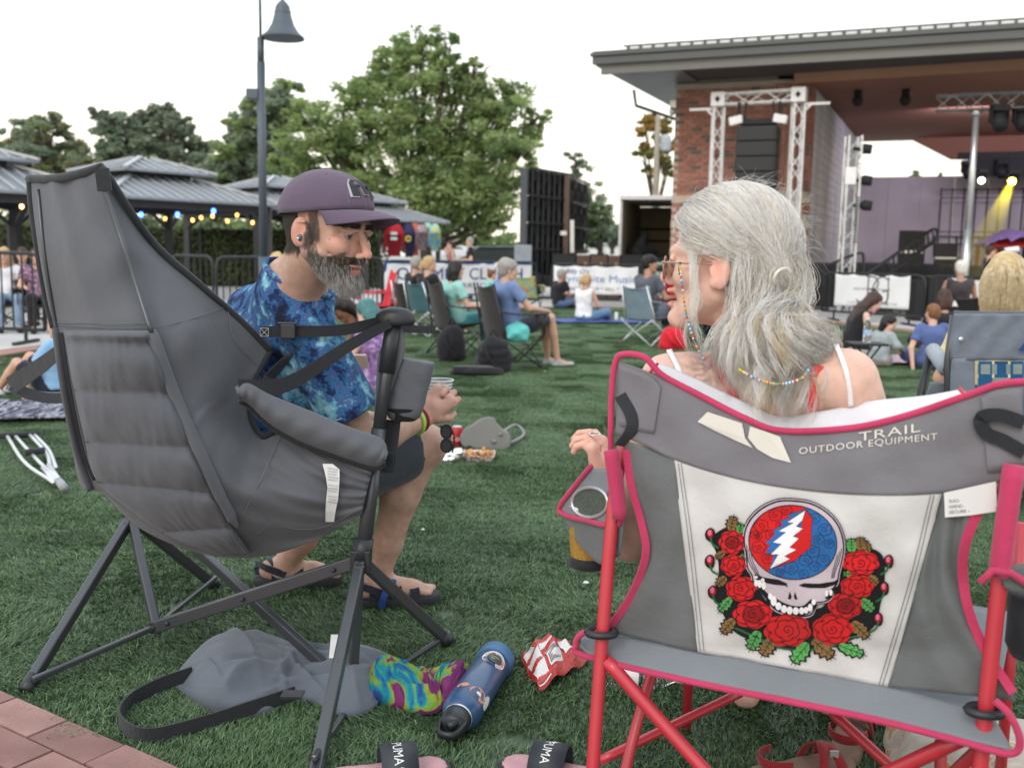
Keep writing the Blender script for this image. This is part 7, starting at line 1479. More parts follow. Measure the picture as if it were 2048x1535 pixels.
# side table with a bottle
tb = thing('side_table', 'small black folding side table behind the woman', 'table', tuple(xy(at(1735, 690, 8.6), 0))); c = at(1733, 687, 8.6); MB().box(c, (.30, .25, .02)).obj('table_top', M_black, tb, bevel=.005)
for dx in (-.1, .1): MB().tube([c+V(dx, -.08, 0), xy(c+V(-dx, .08, 0), 0)], .008, 6).tube([c+V(dx, .1, 0), xy(c+V(-dx, .1, 0), 0)], .008, 6).obj('leg', M_black, tb)
M_clr = mat('clear_plastic', (.95, .97, 1), .05, var=0, trans=1)
def pet(c, ax_, s, label, lab_m, name='water_bottle'):
    t = thing(name, label, 'bottle', tuple(c)); prof = [(.012, 0), (.030, .004), (.032, .02), (.029, .05), (.032, .06), (.032, .11), (.029, .13), (.032, .145), (.024, .17), (.012, .188), (.012, .195)]
    MB().lathe([(r*s, z*s) for r, z in prof], c, 20, ax_).obj('bottle_body', M_clr, t, True); MB().lathe([(.0135*s, .192*s), (.0135*s, .208*s), (.012*s, .21*s)], c, 14, ax_).obj('cap', M_white, t, True); MB().lathe([(.0328*s, .062*s), (.0328*s, .108*s)], c, 20, ax_, caps=False).obj('label_band', lab_m, t, True); return t
pet(c+V(.0, 0, .01), (0, 0, 1), 1.0, 'clear water bottle standing on the small black table', mat('bottle_label', (.35, .50, .70), .5, var=.3, vs_=60))
# ---- people behind the left barricade and others far off
for px_, Y, lab_, kw in ((8, 13.0, 'blond person in a white top behind the left barricade', dict(top=FB('top_white', (215, 215, 220)), bottom=FB('jeans6', (130, 150, 175)), hair='long', hairm=H_['blond'], face=(1, -.3, 0))),
        (44, 14.2, 'person in a blue tie dye shirt seated behind the left barricade', dict(top=TD(), bottom=M_bf, hair='short', hairm=H_['brown'], face=(1, -.2, 0))),
        (72, 13.0, 'person in a dark floral top holding a cup behind the left barricade', dict(top=ramp_mat('floral', [(.45, (.03, .02, .06)), (.6, (.5, .3, .4))], 30), bottom=M_bf, hair='long', hairm=H_['brown'], face=(1, -.8, 0)))):
    p = at(px_, 500, Y); p[2] = 0; person(lab_, p, R(-60), 'chair', 1.0, h=.017, shoes=M_bf, **kw); camp_chair(p, R(-60), 'dark camp chair behind the left barricade under the %s' % lab_.split(' behind')[0].split(' seated')[0].split(' holding')[0], M_bf, group='camp chairs behind the left barricade')
p = at(552, 500, 12.0); p[2] = 0; person('blond person just seen behind the capped man by the lamp post', p, R(100), 'chair', 1.0, top=M_bf, bottom=M_bf, hair='bob', hairm=H_['pale'], h=.02, face=(1, .8, 0))
p = at(941, 500, 24); p[2] = 0; person('bald topped person in a black tee standing beyond the blue banner', p, R(185), 'stand', .99, top=M_bf, bottom=M_bf, hair='short', hairm=H_['grey'], skin='light', h=.02, face=(1, .1, 0), shoes=M_bf, elR=(.04, -.26, 1.12), haR=(.28, -.1, 1.12))
p = at(902, 500, 25); p[2] = 0; person('person with an arm raised to the head beside the standing man', p, R(200), 'stand', .93, top=FB('top_rose', (150, 100, 100)), bottom=M_bf, hair='short', hairm=H_['brown'], skin='light', h=.02, elR=(.1, -.3, 1.5), haR=(.02, -.12, 1.62), sleeve='none')
# photographer by the stage
p = at(1975, 560, 17.6); p[2] = 0; pt_, Jp, Rp = person('photographer in black raising a camera with a long white lens', p, R(-12), 'stand', .93, top=M_bf, bottom=M_bf, hair='short', hairm=H_['brown'], skin='light', h=.018, elL=(.15, .22, 1.30), elR=(.12, -.25, 1.28), haL=(.34, .08, 1.60), haR=(.20, -.06, 1.60), face=(1, 0, .1), shoes=M_bf)
cm_ = thing('camera', 'black camera with long white telephoto lens held up by the photographer', 'camera', tuple(Jp['hed'])); q = Jp['hed']+Rp @ V(.16, 0, .01); MB().box(q, (.08, .13, .1), Rp).obj('camera_body', M_dark, cm_, bevel=.01); MB().lathe([(.04, 0), (.045, .1), (.05, .22), (.05, .25)], q+Rp @ V(.03, 0, 0), 16, Rp[:, 0]).obj('lens', M_white, cm_, True)
# child lying on the plaid blanket at the left, crutches
p = gnd(95, 800); pl_ = gnd(75, 838)
blanket('plaid_blanket', 'black and white plaid blanket at the left under the lying child', pl_+V(-.1, .15, 0), 1.5, .8, ramp_mat('plaid', [(.42, (.03, .03, .05)), (.5, (.35, .36, .42)), (.58, (.05, .05, .08))], 22, warp=.2, stretch=(1, .3, 1)), .2, 6)
pc = gnd(95, 800); person('blond child in a pale blue shirt leaning on one arm on the blanket', pc+V(.02, .1, .0), R(165), 'floor', .84, top=FB('shirt_sky', (130, 170, 205)), bottom=FB('shorts_navy', (40, 44, 60)), legs='shorts', hair='short', hairm=H_['pale'], skin='light', h=.010, face=(.9, -.2, -.1), elL=(.08, .28, .28), haL=(.12, .30, .08), che=(-.06, 0, .46), nek=(-.06, 0, .60), hed=(-.04, 0, .74), shL=(-.06, .16, .55), shR=(-.06, -.16, .55), knL=(.36, .12, .36), knR=(.40, -.12, .40), anL=(.62, .1, .08), anR=(.70, -.1, .08), shoes=FB('trainer_white', (200, 198, 200)))
cr = thing('crutches', 'pair of aluminium crutches lying on the turf at the left', 'crutches', tuple(gnd(70, 910)))
cz = .05
def cg(x, y, z=cz): return gnd(x, y, z)
MB().tube([cg(-8, 872), cg(78, 868)], .018, 10).obj('underarm_pad', M_bind, cr, True)
for a, b, c_ in (((15, 873), (50, 925), (108, 965)), ((32, 873), (70, 915), (118, 962)), ((60, 870), (92, 905), (100, 930)), ((70, 870), (98, 900), (112, 935))): MB().tube(spline([cg(*a), cg(*b), cg(*c_)], 12), .0095, 8).obj('tube', M_alu, cr, True)
MB().tube([cg(50, 905, .065), cg(88, 900, .065)], .017, 10).obj('hand_grip', M_bind, cr, True); MB().tube([cg(98, 930), cg(122, 968)], .013, 10).tube([cg(86, 935), cg(108, 962)], .012, 8).obj('lower_leg', M_alu, cr, True); MB().tube([cg(118, 962), cg(128, 975)], .019, 10).obj('rubber_tip', mat('rubber_grey', (.3, .3, .31), .8), cr, True)
# ================================================================== the man in the cap
def skin_col(sk, rules):
    def f(v):
        c = np.tile(V(*sk), (len(v), 1)); c *= (1+.05*wob(v, 60, 2))[:, None]
        for r in rules: c = r(v, c)
        return c
    return f
man = thing('person', 'bearded person in purple cap and blue tie dye shirt in hammock chair', 'person', (-.6, 2.8, 0))
S = 1.05; hf = unit(V(.85, -.47, -.10)); Rh = axes(hf, (.06, 0, 1)); hc = at(656, 467, 2.44)
J = dict(pel=at(560, 960, 2.80), bel=at(545, 860, 2.78), che=at(560, 690, 2.72), nek=at(588, 575, 2.58), shR=at(610, 655, 2.53), shL=at(505, 625, 2.90), elR=at(728, 884, 2.57), wrR=at(846, 835, 2.74), hiR=at(600, 960, 2.72), hiL=at(560, 960, 2.90), knR=at(848, 890, 2.97), knL=at(735, 915, 3.08), anR=at(752, 1165, 3.00), anL=at(560, 1140, 3.17), elL=at(720, 850, 2.95), wrL=at(838, 845, 2.88))
lo = V(-1.15, 2.2, 0); hi = V(.05, 3.5, 1.15)
F = Field(lo, hi, .008)
def tors(G, e):
    k = .06; G.ell(J['pel'], V(.16, .16, .13)+e, None, k); G.cap(J['pel'], J['bel'], .15+e, .15+e, k); sv = unit(J['shL']-J['shR'])
    for y in (-1, 1): G.cap(J['bel']+sv*y*.04, J['che']+sv*y*.07, .13+e, .11+e, k); G.cap(J['che']+sv*y*.06+V(0, 0, .03), (J['shL'] if y > 0 else J['shR'])-sv*y*.05, .085+e, .060+e, .05)
    G.cap(J['che'], J['nek']-V(0, 0, .02), .09+e, .070+e, .06)
tors(F, -.012)
F.cap(J['nek']+V(0, 0, .01), J['shR']+V(-.02, .03, .0), .058, .050, .05); F.cap(J['nek']+V(0, 0, .01), J['shL']+V(.03, -.03, .0), .058, .050, .05); F.cap(J['nek'], J['che']+V(.06, -.02, .05), .06, .07, .05)
F.chain([J['shR'], J['elR']*.5+J['shR']*.5, J['elR'], J['elR']*.6+J['wrR']*.4, J['wrR']], [.058, .052, .042, .044, .029], .015); F.chain([J['shL'], J['elL'], J['wrL']], [.056, .042, .029], .015)
for s_ in 'LR':
    hip, kn, an = J['hi'+s_], J['kn'+s_], J['an'+s_]; F.chain([hip, kn], [.095, .062], .03); q = kn*.66+an*.34; back = unit(V(-.6, -.3, 0))
    F.chain([kn, q+back*.022, kn*.3+an*.7+back*.008, an], [.058, .058, .044, .036], .02); F.ell(kn+V(.01, 0, .0), V(.058, .058, .058), None, .02)
# feet in sandals
FD = {'R': unit(V(.86, .22, 0)), 'L': unit(V(.92, .16, 0))}
for s_ in 'LR':
    an = J['an'+s_].copy(); d = FD[s_]; sd_2 = V(-d[1], d[0], 0); g0 = V(an[0], an[1], .012)
    F.cap(an, g0-d*.035+V(0, 0, .058), .036, .030, .015); F.cap(an, g0+d*.11+V(0, 0, .055), .036, .026, .03, flat=((0, 0, 1), 1.1)); F.cap(g0-d*.03+V(0, 0, .052), g0+d*.13+V(0, 0, .044), .030, .032, .02, flat=((0, 0, 1), 1.4))
    for i, (o_, L) in enumerate(((-.030, .045), (-.012, .042), (.004, .036), (.018, .030), (.031, .024))):
        o2 = o_*(1 if s_ == 'L' else -1); a = g0+d*.135+sd_2*o2+V(0, 0, .044); F.cap(a, a+d*L*1.1-V(0, 0, .008), .0125 if i == 0 else .009, .0115 if i == 0 else .0082, .003)
F.cap(J['nek']+V(0, 0, -.03), hc+Rh @ V(-.035, 0, -.05)*S, .066, .058, .03)
Fh = Field(hc-.20, hc+.20, .0026)
P = add_head(Fh, hc, Rh, S, fine=True, k=.012); Fh.cap(J['nek']+V(0, 0, .0), hc+Rh @ V(-.035, 0, -.03)*S, .064, .056, .03)
for y in (): Fh.cap(P(-.02, y*.045, -.09), J['nek']+Rh @ V(.05, y*.012, .0), .010, .008, .02)
# crow's feet and cheek lines
for dz in (-.010, -.002, .007): Fh.cap(P(.066, -.052, .002+dz*.6), P(.050, -.0665, .006+dz*2.0), .0018, k=.003, sub=True)
for a, b in (((.074, -.030, -.018), (.062, -.050, -.016)), ((.066, -.048, -.03), (.040, -.064, -.055))): Fh.cap(P(*a), P(*b), .0022, k=.006, sub=True)
def eyes_and_beard(v, c):
    q = head_local(v, hc, Rh, S); x, y, z = q.T; ay = np.abs(y)
    bd = np.clip(((-.036-z)+(.062-x)*-.12+.012*wob(q, 90, 5))/.012, 0, 1)*(x > -.012)*(np.clip((ay-.004+(-.036-z)*3)/.01, 0, 1))
    bd = np.where((x > .060) & (z > -.048) & (ay < .034), 0, bd); m2 = (x > .076) & (z < -.044) & (z > -.0615) & (ay < .038); bd = np.where(m2, 1, bd)
    lips = (x > .082) & (z < -.0615) & (z > -.083) & (ay < .022); bd = np.where(lips, 0, bd); bd = np.where((z < -.15), 0, bd)
    sb = (x < .024) & (x > .004) & (z > -.06) & (z < .05) & (ay > .06) ; bd = np.maximum(bd, sb*.55)
    g = np.clip((-.055-z)/.05, 0, 1)[:, None]; bc = V(.085, .065, .052)*(1-g)+V(.22, .205, .195)*g; c = c*(1-bd[:, None]*.72)+bc*bd[:, None]*.72
    c[lips] = c[lips]*V(.85, .55, .55); br = (np.abs(z-.0245-.05*(ay-.02)) < .0055) & (ay > .010) & (ay < .055) & (x > .05); c[br] = V(.06, .045, .04)
    nose = np.exp(-(((q-V(.11, 0, -.025))/V(.03, .025, .02))**2).sum(1)); ch = np.exp(-(((q-V(.065, -.045, -.015))/.028)**2).sum(1)); ear = np.exp(-((((q-V(-.01, -.085, 0))/V(.03, .02, .04))**2).sum(1))); c *= 1+np.outer(np.clip(nose+ch*.7+ear, 0, 1), V(.18, -.12, -.14))
    for s_ in (-1, 1): d = np.linalg.norm((q-V(.094, s_*.031, .002))/V(.02, .013, .0042), axis=1); c[d < 1] = V(.10, .06, .045)
    hr = (x < .02) & (z > -.055-.3*(x+.06)) & (z < .05) & ~((x > -.04) & (ay > .077)); c[hr & (x < -.028)] = V(.085, .07, .06); return c
# right hand round the cup
Fn = Field(J['wrR']-.16, J['wrR']+.18, .003)
cupc = at(878, 812, 2.80)
Fn.cap(J['elR']*.5+J['wrR']*.5, J['wrR'], .038, .028, .01)
hand(Fn, J['wrR'], unit(V(.55, .25, .55)), unit(V(-.1, .9, -.2)), 1.08, .75, True, thumb=-1)
Fn.noise(.0006, 200, 3)
vb, qb = F.mesh(1); vh, qh = Fh.mesh(0); vn, qn = Fn.mesh(0)
colr = skin_col((.47, .295, .23), [lambda v, c: c])
cb, ch_, cn = colr(vb), eyes_and_beard(vh, colr(vh)), colr(vn)*V(1.0, .92, .92)
mkobj('body', np.vstack([vb, vh, vn]), np.vstack([qb, qh+len(vb), qn+len(vb)+len(vh)]), M_sk, man, True, cols=np.vstack([cb, ch_, cn]))
for s_ in (-1, 1):
    eb = MB().ell(P(.0785, s_*.032, .0025), V(.0128, .0128, .0118)*S, Rh, 16, 12).obj('eye', mat('eye_white', (.22, .19, .18), .15, var=0), man, True); MB().ell(P(.0885, s_*.034, .0022), V(.0030, .0055, .0055)*S, Rh, 12, 8).obj('iris', mat('iris_dark', (.03, .02, .015), .1, var=0), eb, True)
# beard, stubble and hair strands
def fur(name, v, q, sel, n, L, droop, rad, m_, parent, jit=.25, seed=0, fwdir=None, segs=6, nw=1.0):
    N = vnormals(v, q); I = np.where(sel)[0]
    if not len(I): return
    r = np.random.default_rng(seed); i = r.choice(I, n); p = v[i]+r.normal(size=(n, 3))*.0012; d = N[i]*nw+r.normal(size=(n, 3))*jit+(np.asarray(droop)*.9 if nw < 1 else 0)
    if fwdir is not None: d = d+fwdir
    d /= np.linalg.norm(d, axis=1, keepdims=True); ll = (L[i] if hasattr(L, '__len__') else np.full(n, L))*r.uniform(.5, 1.15, n); t = np.linspace(0, 1, segs); pts = p[:, None]+d[:, None]*(ll[:, None]*t)[..., None]
    dr = droop(p) if callable(droop) else np.asarray(droop); pts += (dr if dr.ndim == 1 else dr[:, None])*(ll[:, None]*t**1.6)[..., None]; pts += r.normal(size=(n, 1, 3))*(t**2)[None, :, None]*ll[:, None, None]*.18
    return strands(name, pts, rad, m_, parent)
ql = head_local(vh, hc, Rh, S); x, y, z = ql.T; ay = np.abs(y)
beard = (x > .008) & (z < -.044-.14*(.07-x)*(x > .03)) & (z > -.118) & (z > -.075-.55*x-.01) & ~((x > .060) & (z > -.058) & (ay < .036) & ~((x > .076) & (z < -.044))) & ~((x > .080) & (z < -.0615) & (z > -.083) & (ay < .020)) & ~((x > .05) & (ay < .05) & (z > -.050) & ~((x > .076) & (z < -.044)))
M_hb = [mat('beard_dark', (.05, .038, .03), .5, var=.2, spec=.4), mat('beard_grey', (.36, .35, .34), .5, var=.2, spec=.4)]
gr = np.clip((-.052-z)/.055, 0, 1)*.8+.2*((x < .03) & (z < -.05)); rs = np.random.default_rng(4).random(len(x))
Ln = .0045+.0055*np.clip((-.050-z)/.05, 0, 1)*np.clip((x-.01)/.06, .25, 1)
fur('beard_hair', vh, qh, beard & (rs > gr*.85+.08), 15000, Ln, Rh @ V(.30, 0, -1.0), .00015, M_hb[0], man, seed=1, jit=.14, nw=.35); fur('beard_hair', vh, qh, beard & (rs < gr*1.0+.10), 14000, Ln*1.1, Rh @ V(.30, 0, -1.0), .00016, M_hb[1], man, seed=2, jit=.14, nw=.35)
sideb = (x < .026) & (x > .004) & (z > -.060) & (z < .05) & (ay > .060); nape = (x < -.030) & (z > -.048) & (z < .05) & ~((x > -.045) & (ay > .078))
fur('head_hair', vh, qh, sideb, 2500, .009, Rh @ V(.1, 0, -1.0), .00018, mat('hair_sideburn', (.13, .11, .095), .5, var=.3), man, seed=3, nw=.3, jit=.12); fur('head_hair', vh, qh, nape, 9000, .009, Rh @ V(-.1, 0, -1.0), .00020, mat('hair_man', (.075, .060, .048), .5, var=.3), man, seed=5, nw=.35, jit=.12)
ebr = (np.abs(z-.0245-.05*(ay-.02)) < .005) & (ay > .010) & (ay < .055) & (x > .05); fur('eyebrow', vh, qh, ebr, 700, .008, Rh @ V(-.2, 0, .1), .0003, M_hb[0], man, seed=6)
# shirt
M_tie = TD(); G = Field(lo, hi, .0075); tors(G, .012); G.cap(J['nek']+V(0, 0, .0), J['shR']+V(-.02, .03, .0), .070, .064, .05); G.cap(J['nek']+V(0, 0, .0), J['shL']+V(.03, -.03, .0), .070, .064, .05); G.cap(J['nek'], J['che']+V(.06, -.02, .05), .074, .085, .05)
G.chain([J['shR'], J['shR']*.25+J['elR']*.75+unit(J['elR']-J['shR'])*.03], [.074, .082], .03); G.chain([J['shL'], J['shL']*.4+J['elL']*.6], [.072, .078], .03)
Gc = G.copy(); e_ = J['shR']*.26+J['elR']*.74; G.cut(e_, J['elR']-J['shR'], e_, .13); G.cut(J['nek']+V(.012, -.005, .028), unit(V(.50, -.22, 1.0)), J['nek'], .125); G.cut(J['pel']-V(0, 0, .02), (0, 0, -1), J['pel'], .3)
G.noise(.009, 11, 5, (1, 1, .5)).noise(.004, 30, 6, (1, 1, .6)); vS, qS = G.mesh(1); mkobj('shirt', vS, qS, M_tie, man, True)
# collar ring and sleeve hem
nk = J['nek']+V(.012, -.005, .028); Rn = axes(unit(V(.50, -.22, 1.0)), (0, 1, 0)); ring = []
for a in np.linspace(0, 2*math.pi, 60, endpoint=False):
    dd = Rn @ V(-.006, math.cos(a), math.sin(a)); rs_ = np.arange(.03, .124, .002); pts_ = nk+dd*rs_[:, None]; I = ((pts_-Gc.lo)/Gc.h).round().astype(int); f_ = Gc.f[tuple(np.clip(I, 0, Gc.n-1).T)]; o_ = np.where(f_ > 0)[0]; ring.append(nk+dd*min(rs_[o_[0]] if len(o_) else .122, .098))
ring = np.array(ring); ring = (np.roll(ring, 1, 0)+ring*2+np.roll(ring, -1, 0))/4; 
for _ in range(14): ring = (np.roll(ring, 1, 0)+ring*2+np.roll(ring, -1, 0))/4
ring = ring+(ring-nk)*.02
MB().tube(ring, .0075, 8, closed=True).obj('collar', M_tie, man, True)
Rs = axes(J['elR']-J['shR']); MB().tube([e_+Rs @ V(-.012, .081*math.cos(a), .081*math.sin(a)) for a in np.linspace(0, 2*math.pi, 40, endpoint=False)], .0012, 5, closed=True).obj('hem_stitch', mat('stitch_pale', (.35, .45, .6), .8, var=0), man, True)
# shorts
G = Field(lo, hi, .008); G.ell(J['pel'], V(.175, .17, .14), None, .04)
for s_ in 'LR': G.cap(J['hi'+s_], J['kn'+s_], .115, .088, .04); e2 = J['hi'+s_]*.14+J['kn'+s_]*.86; G.cut(e2, J['kn'+s_]-J['hi'+s_], e2, .14)
G.cut(J['pel']+V(0, 0, .1), (0, 0, 1), J['pel'], .3); G.noise(.006, 15, 7); G.obj('shorts', fabric('shorts_navy_wash', (62, 68, 76), weave=.3), man, 1)
pp = MB(); q = at(800, 935, 2.80)
pk_ = at(800, 935, 2.835); MB().grid(loft([(790, 902), (785, 930), (772, 962)], [(815, 905), (812, 935), (805, 965)], 10, 10, lambda x, y: 2.838)).obj('printed_patch', ramp_mat('patch_print', [(.35, (.02, .02, .03)), (.48, (.35, .10, .04)), (.56, (.35, .5, .12)), (.65, (.04, .12, .10))], 22), man, True, solid=.002)
# sandals
M_sole = mat('sandal_sole', (.03, .032, .037), .8, var=.1, bump=.3, bs=80); M_str = fabric('sandal_strap', (44, 48, 62), weave=1, ws=380, var=.3, vs_=120); M_bu = mat('buckle_blue', (.03, .10, .30), .35, var=.03)
for s_ in 'LR':
    an = J['an'+s_]; d = FD[s_]; sd_2 = V(-d[1], d[0], 0); g0 = V(an[0], an[1], .012); so = Field(g0-.3, g0+.3, .006)
    so.cap(g0-d*.045+V(0, 0, .022), g0+d*.05+V(0, 0, .022), .040, .036, .02); so.cap(g0+d*.05+V(0, 0, .022), g0+d*.155+V(0, 0, .020), .036, .046, .02); so.cut((0, 0, .046), (0, 0, 1)); so.cut((0, 0, .004), (0, 0, -1)); so_ = so.obj('sandal', M_sole, man)
    for f0_, f1_, hh in ((-.045, -.01, .085), (.04, .06, .068), (.10, .115, .058)):
        pts = spline([g0+d*f0_+sd_2*.040+V(0, 0, .03), g0+d*(f0_+f1_)/2+sd_2*.030+V(0, 0, hh*.95), g0+d*(f0_+f1_)/2+V(0, 0, hh*1.08), g0+d*f1_-sd_2*.030+V(0, 0, hh*.95), g0+d*f1_-sd_2*.042+V(0, 0, .03)], 20); MB().ribbon(pts, .030, d, .005).obj('sandal_strap', M_str, so_)
    MB().ribbon(spline([g0-d*.068+V(0, 0, .04), g0-d*.072+V(0, 0, .075), g0-d*.04-sd_2*.045+V(0, 0, .075), g0+d*.02-sd_2*.045+V(0, 0, .05)], 16), .022, (0, 0, 1), .004).obj('heel_strap', M_str, so_)
    if s_ == 'R': MB().box(g0+d*.045-sd_2*.052+V(0, 0, .082), (.022, .010, .034)).obj('buckle', M_bu, so_, bevel=.004); MB().ribbon(spline([g0+d*.03-sd_2*.056+V(0, 0, .075), g0+d*.015-sd_2*.064+V(0, 0, .045), g0+d*.01-sd_2*.060+V(0, 0, .012)], 8), .02, d, .003).obj('strap_tail', MATS['banner_navy'], so_)
# cap
capt = thing('baseball_cap', 'purple baseball cap with dark outlined letter, worn by the bearded man', 'cap', tuple(P(0, 0, .05))); M_cap = fabric('cap_purple', (92, 78, 97), bump=.15, bs=20, weave=.8, ws=500, var=.06)
cc_ = P(-.014, 0, .046); crn = []; Rk = axes(unit(hf+V(0, 0, .10)), (.06, 0, 1))
for i in range(17):
    th_ = i/16*1.62; row = []
    for j in range(64):
        a = j/64*2*math.pi; r_ = math.sin(th_)**.92; xx = math.cos(a)*r_; yy = math.sin(a)*r_; zz = math.cos(th_)
        fx = .122 if xx > 0 else .116; z2 = zz*.098 if zz > 0 else zz*.12
        if xx > 0: z2 += .012*xx*(1-abs(zz))*math.sin(th_)
        seam = .0016*(1-min(1, abs(((a/(math.pi/3)) % 1)-.5)*-2+1)*6) if False else 0
        sm_ = -0.0013*math.exp(-((((a+math.pi/6)/(math.pi/3)) % 1-.5)/.035)**2)*min(1, th_*2)
        row.append(cc_+Rk @ (V(xx*fx, yy*.094, z2)*(S*.98)*(1+sm_*8)))
    crn.append(row+[row[0]])
MB().grid(crn).obj('crown', M_cap, capt, True, solid=.0025)
MB().ell(cc_+Rk @ V(0, 0, .098*S*.98), V(.009, .009, .005), Rk, 12, 8).obj('button', M_cap, capt, True)
lowR = [np.array(p) for p in crn[-1][:-1]]; MB().tube([p+Rk @ V(0, 0, .001) for p in lowR], .0022, 6, closed=True).obj('sweatband', M_bind, capt, True)
bm = []
for i in range(15):
    w = i/14; row = []
    for j in range(31):
        a = (j/30-.5)*2*1.12; x0_ = math.cos(a)*.120; y0_ = math.sin(a)*.094; ext = .078*(math.cos(a*1.25)**.7 if abs(a*1.25) < 1.57 else 0)
        row.append(cc_+Rk @ (V(x0_+ext*w, y0_*(1+.02*w), .004-.006*w-.024*(math.sin(a)**2)*(.35+.65*w)-.012*w*w)*S))
    bm.append(row)
MB().grid(bm).obj('brim', M_cap, capt, True, solid=.0032)
for i in range(3): MB().tube([cc_+Rk @ (V(0, 0, 0))+(np.array(bm[4+i*4][j])-cc_)+Rk @ V(0, 0, .0022) for j in range(1, 30)], .0005, 4).obj('brim_stitch', mat('cap_thread', (.16, .12, .18), .8, var=0), capt)
for j0 in (math.pi/6, math.pi/2, -math.pi/6, -math.pi/2, 5*math.pi/6, -5*math.pi/6):
    pass
def capS(u, w, e=.004):   # u: angle, w: polar angle on the crown
    xx, yy = math.cos(u)*math.sin(w), math.sin(u)*math.sin(w); return cc_+Rk @ (V(xx*.122*(1+e*9), yy*.094*(1+e*11), math.cos(w)*.098*(1+e*9)+.012*xx*(1-math.cos(w)))*S*.98)
for a in (-math.pi/6*1, -math.pi/2, -5*math.pi/6, math.pi/6, math.pi/2, 5*math.pi/6): MB().tube([capS(a, w_, .0008) for w_ in np.linspace(.05, 1.5, 16)], .0008, 5).obj('panel_seam', mat('cap_thread', (.16, .12, .18), .8, var=0), capt)
for a in (-.95, -2.1): MB().tube([cc_+Rk @ (V(math.cos(a)*math.sin(.62)*.119, math.sin(a)*math.sin(.62)*.094, math.cos(.62)*.098)*S)+Rk @ V(.0035*math.cos(k), .0, .0035*math.sin(k)) for k in np.linspace(0, 6.28, 9)[:-1]], .0011, 5, closed=True).obj('eyelet', MATS['cap_thread'], capt)
def lett(sc, e):
    pts = [(-.50, 1.32), (-.50, .98), (-.36, .80), (.36, .80), (.50, .98), (.50, 1.32), (.26, 1.32), (.26, 1.0), (.10, 1.0), (.10, 1.25), (-.10, 1.25), (-.10, 1.0), (-.26, 1.0), (-.26, 1.32)]
    c0 = V(0, 1.06); P_ = [c0+(V(*p)-c0)*sc for p in pts]; return MB().prism([capS(p[0]*.9, p[1], e) for p in P_], Rk @ V(.0015, 0, 0))
lett(1.06, .003).obj('letter_outline', mat('cap_grey', (.35, .36, .38), .7), capt); lett(.94, .0045).obj('letter', mat('cap_black', (.02, .02, .025), .7), capt)
eb_ = MB().ell(P(-.001, -.094, -.014), V(.006, .005, .008)*S, Rh, 10, 8).obj('earbud', mat('earbud', (.08, .09, .14), .3), man, True); MB().ell(P(.0, -.1005, -.016), V(.003, .002, .003), None, 8, 6).obj('earbud_tip', M_alu, eb_, True)
# cup in his hand
ct = thing('plastic_cup', 'clear plastic cup held in the hand of the bearded man', 'cup', tuple(at(880, 800, 2.83))); cb0 = at(874, 832, 2.84); ca_ = unit(V(.06, 0, 1)); MB().lathe([(.026, 0), (.0385, .102), (.0405, .104), (.0395, .106), (.0375, .102), (.025, .003)], cb0, 28, ca_, caps=False).obj('cup_wall', mat('cup_clear', (.9, .92, .92), .08, var=0, trans=.9), ct, True)
for z_ in (.075, .085, .094): MB().tube([cb0+ca_*z_+V((.0265+.125*z_)*math.cos(a), (.0265+.125*z_)*math.sin(a), 0) for a in np.linspace(0, 6.28, 25)[:-1]], .0011, 5, closed=True).obj('rib', mat('cup_rim', (.75, .78, .78), .2, var=0), ct, True)
MB().tube([cb0+ca_*.105+V(.040*math.cos(a), .040*math.sin(a), 0) for a in np.linspace(0, 6.28, 25)[:-1]], .0018, 6, closed=True).obj('rim', MATS['cup_rim'], ct, True)
br_ = J['wrR']+unit(J['elR']-J['wrR'])*.012; Rb = axes(unit(J['elR']-J['wrR']))
wb = thing('wristband', 'red and green bands round the wrist of the bearded man', 'bracelet', tuple(br_)); MB().tube([br_+Rb @ V(0, .033*math.cos(a), .033*math.sin(a)) for a in np.linspace(0, 6.28, 25)[:-1]], .004, 6, closed=True).obj('red_band', mat('band_red', (.25, .02, .02), .7), wb, True); MB().tube([br_+Rb @ V(.02, .036*math.cos(a), .036*math.sin(a)) for a in np.linspace(0, 6.28, 25)[:-1]], .005, 6, closed=True, flat=1.0).obj('green_band', mat('band_green', (.30, .60, .08), .6), wb, True)
# ================================================================== the woman
wo = thing('person', 'person with long grey half tied hair and glasses in the red chair', 'person', (.5, 1.8, 0))
S2_ = 1.0; hf = unit(V(-.89, .40, .04)); Rw = axes(hf, (.0, -.03, 1)); hw_ = at(1448, 535, 1.86)
K = dict(nek=at(1508, 690, 1.84), che=at(1540, 850, 1.80), shL=at(1335, 762, 1.88), shR=at(1692, 760, 1.66), bel=at(1560, 1000, 1.82), pel=at(1560, 1130, 1.86), elL=at(1262, 1078, 1.94), wrL=at(1206, 962, 2.02), elR=at(1800, 1060, 1.72), wrR=at(1900, 1050, 1.85))
K['hiL'] = K['pel']+V(-.09, .06, -.02); K['hiR'] = K['pel']+V(.08, -.04, -.02); K['knL'] = K['hiL']+V(.16, .40, .03); K['knR'] = K['hiR']+V(.22, .38, .03); K['anR'] = gnd(1640, 1440)+V(.05, .05, .09); K['anL'] = K['knL']+V(.02, .06, -.42)
K['anL'][2] = .09
lo = V(.05, 1.35, 0); hi = V(1.05, 2.75, 1.25); F = Field(lo, hi, .008)
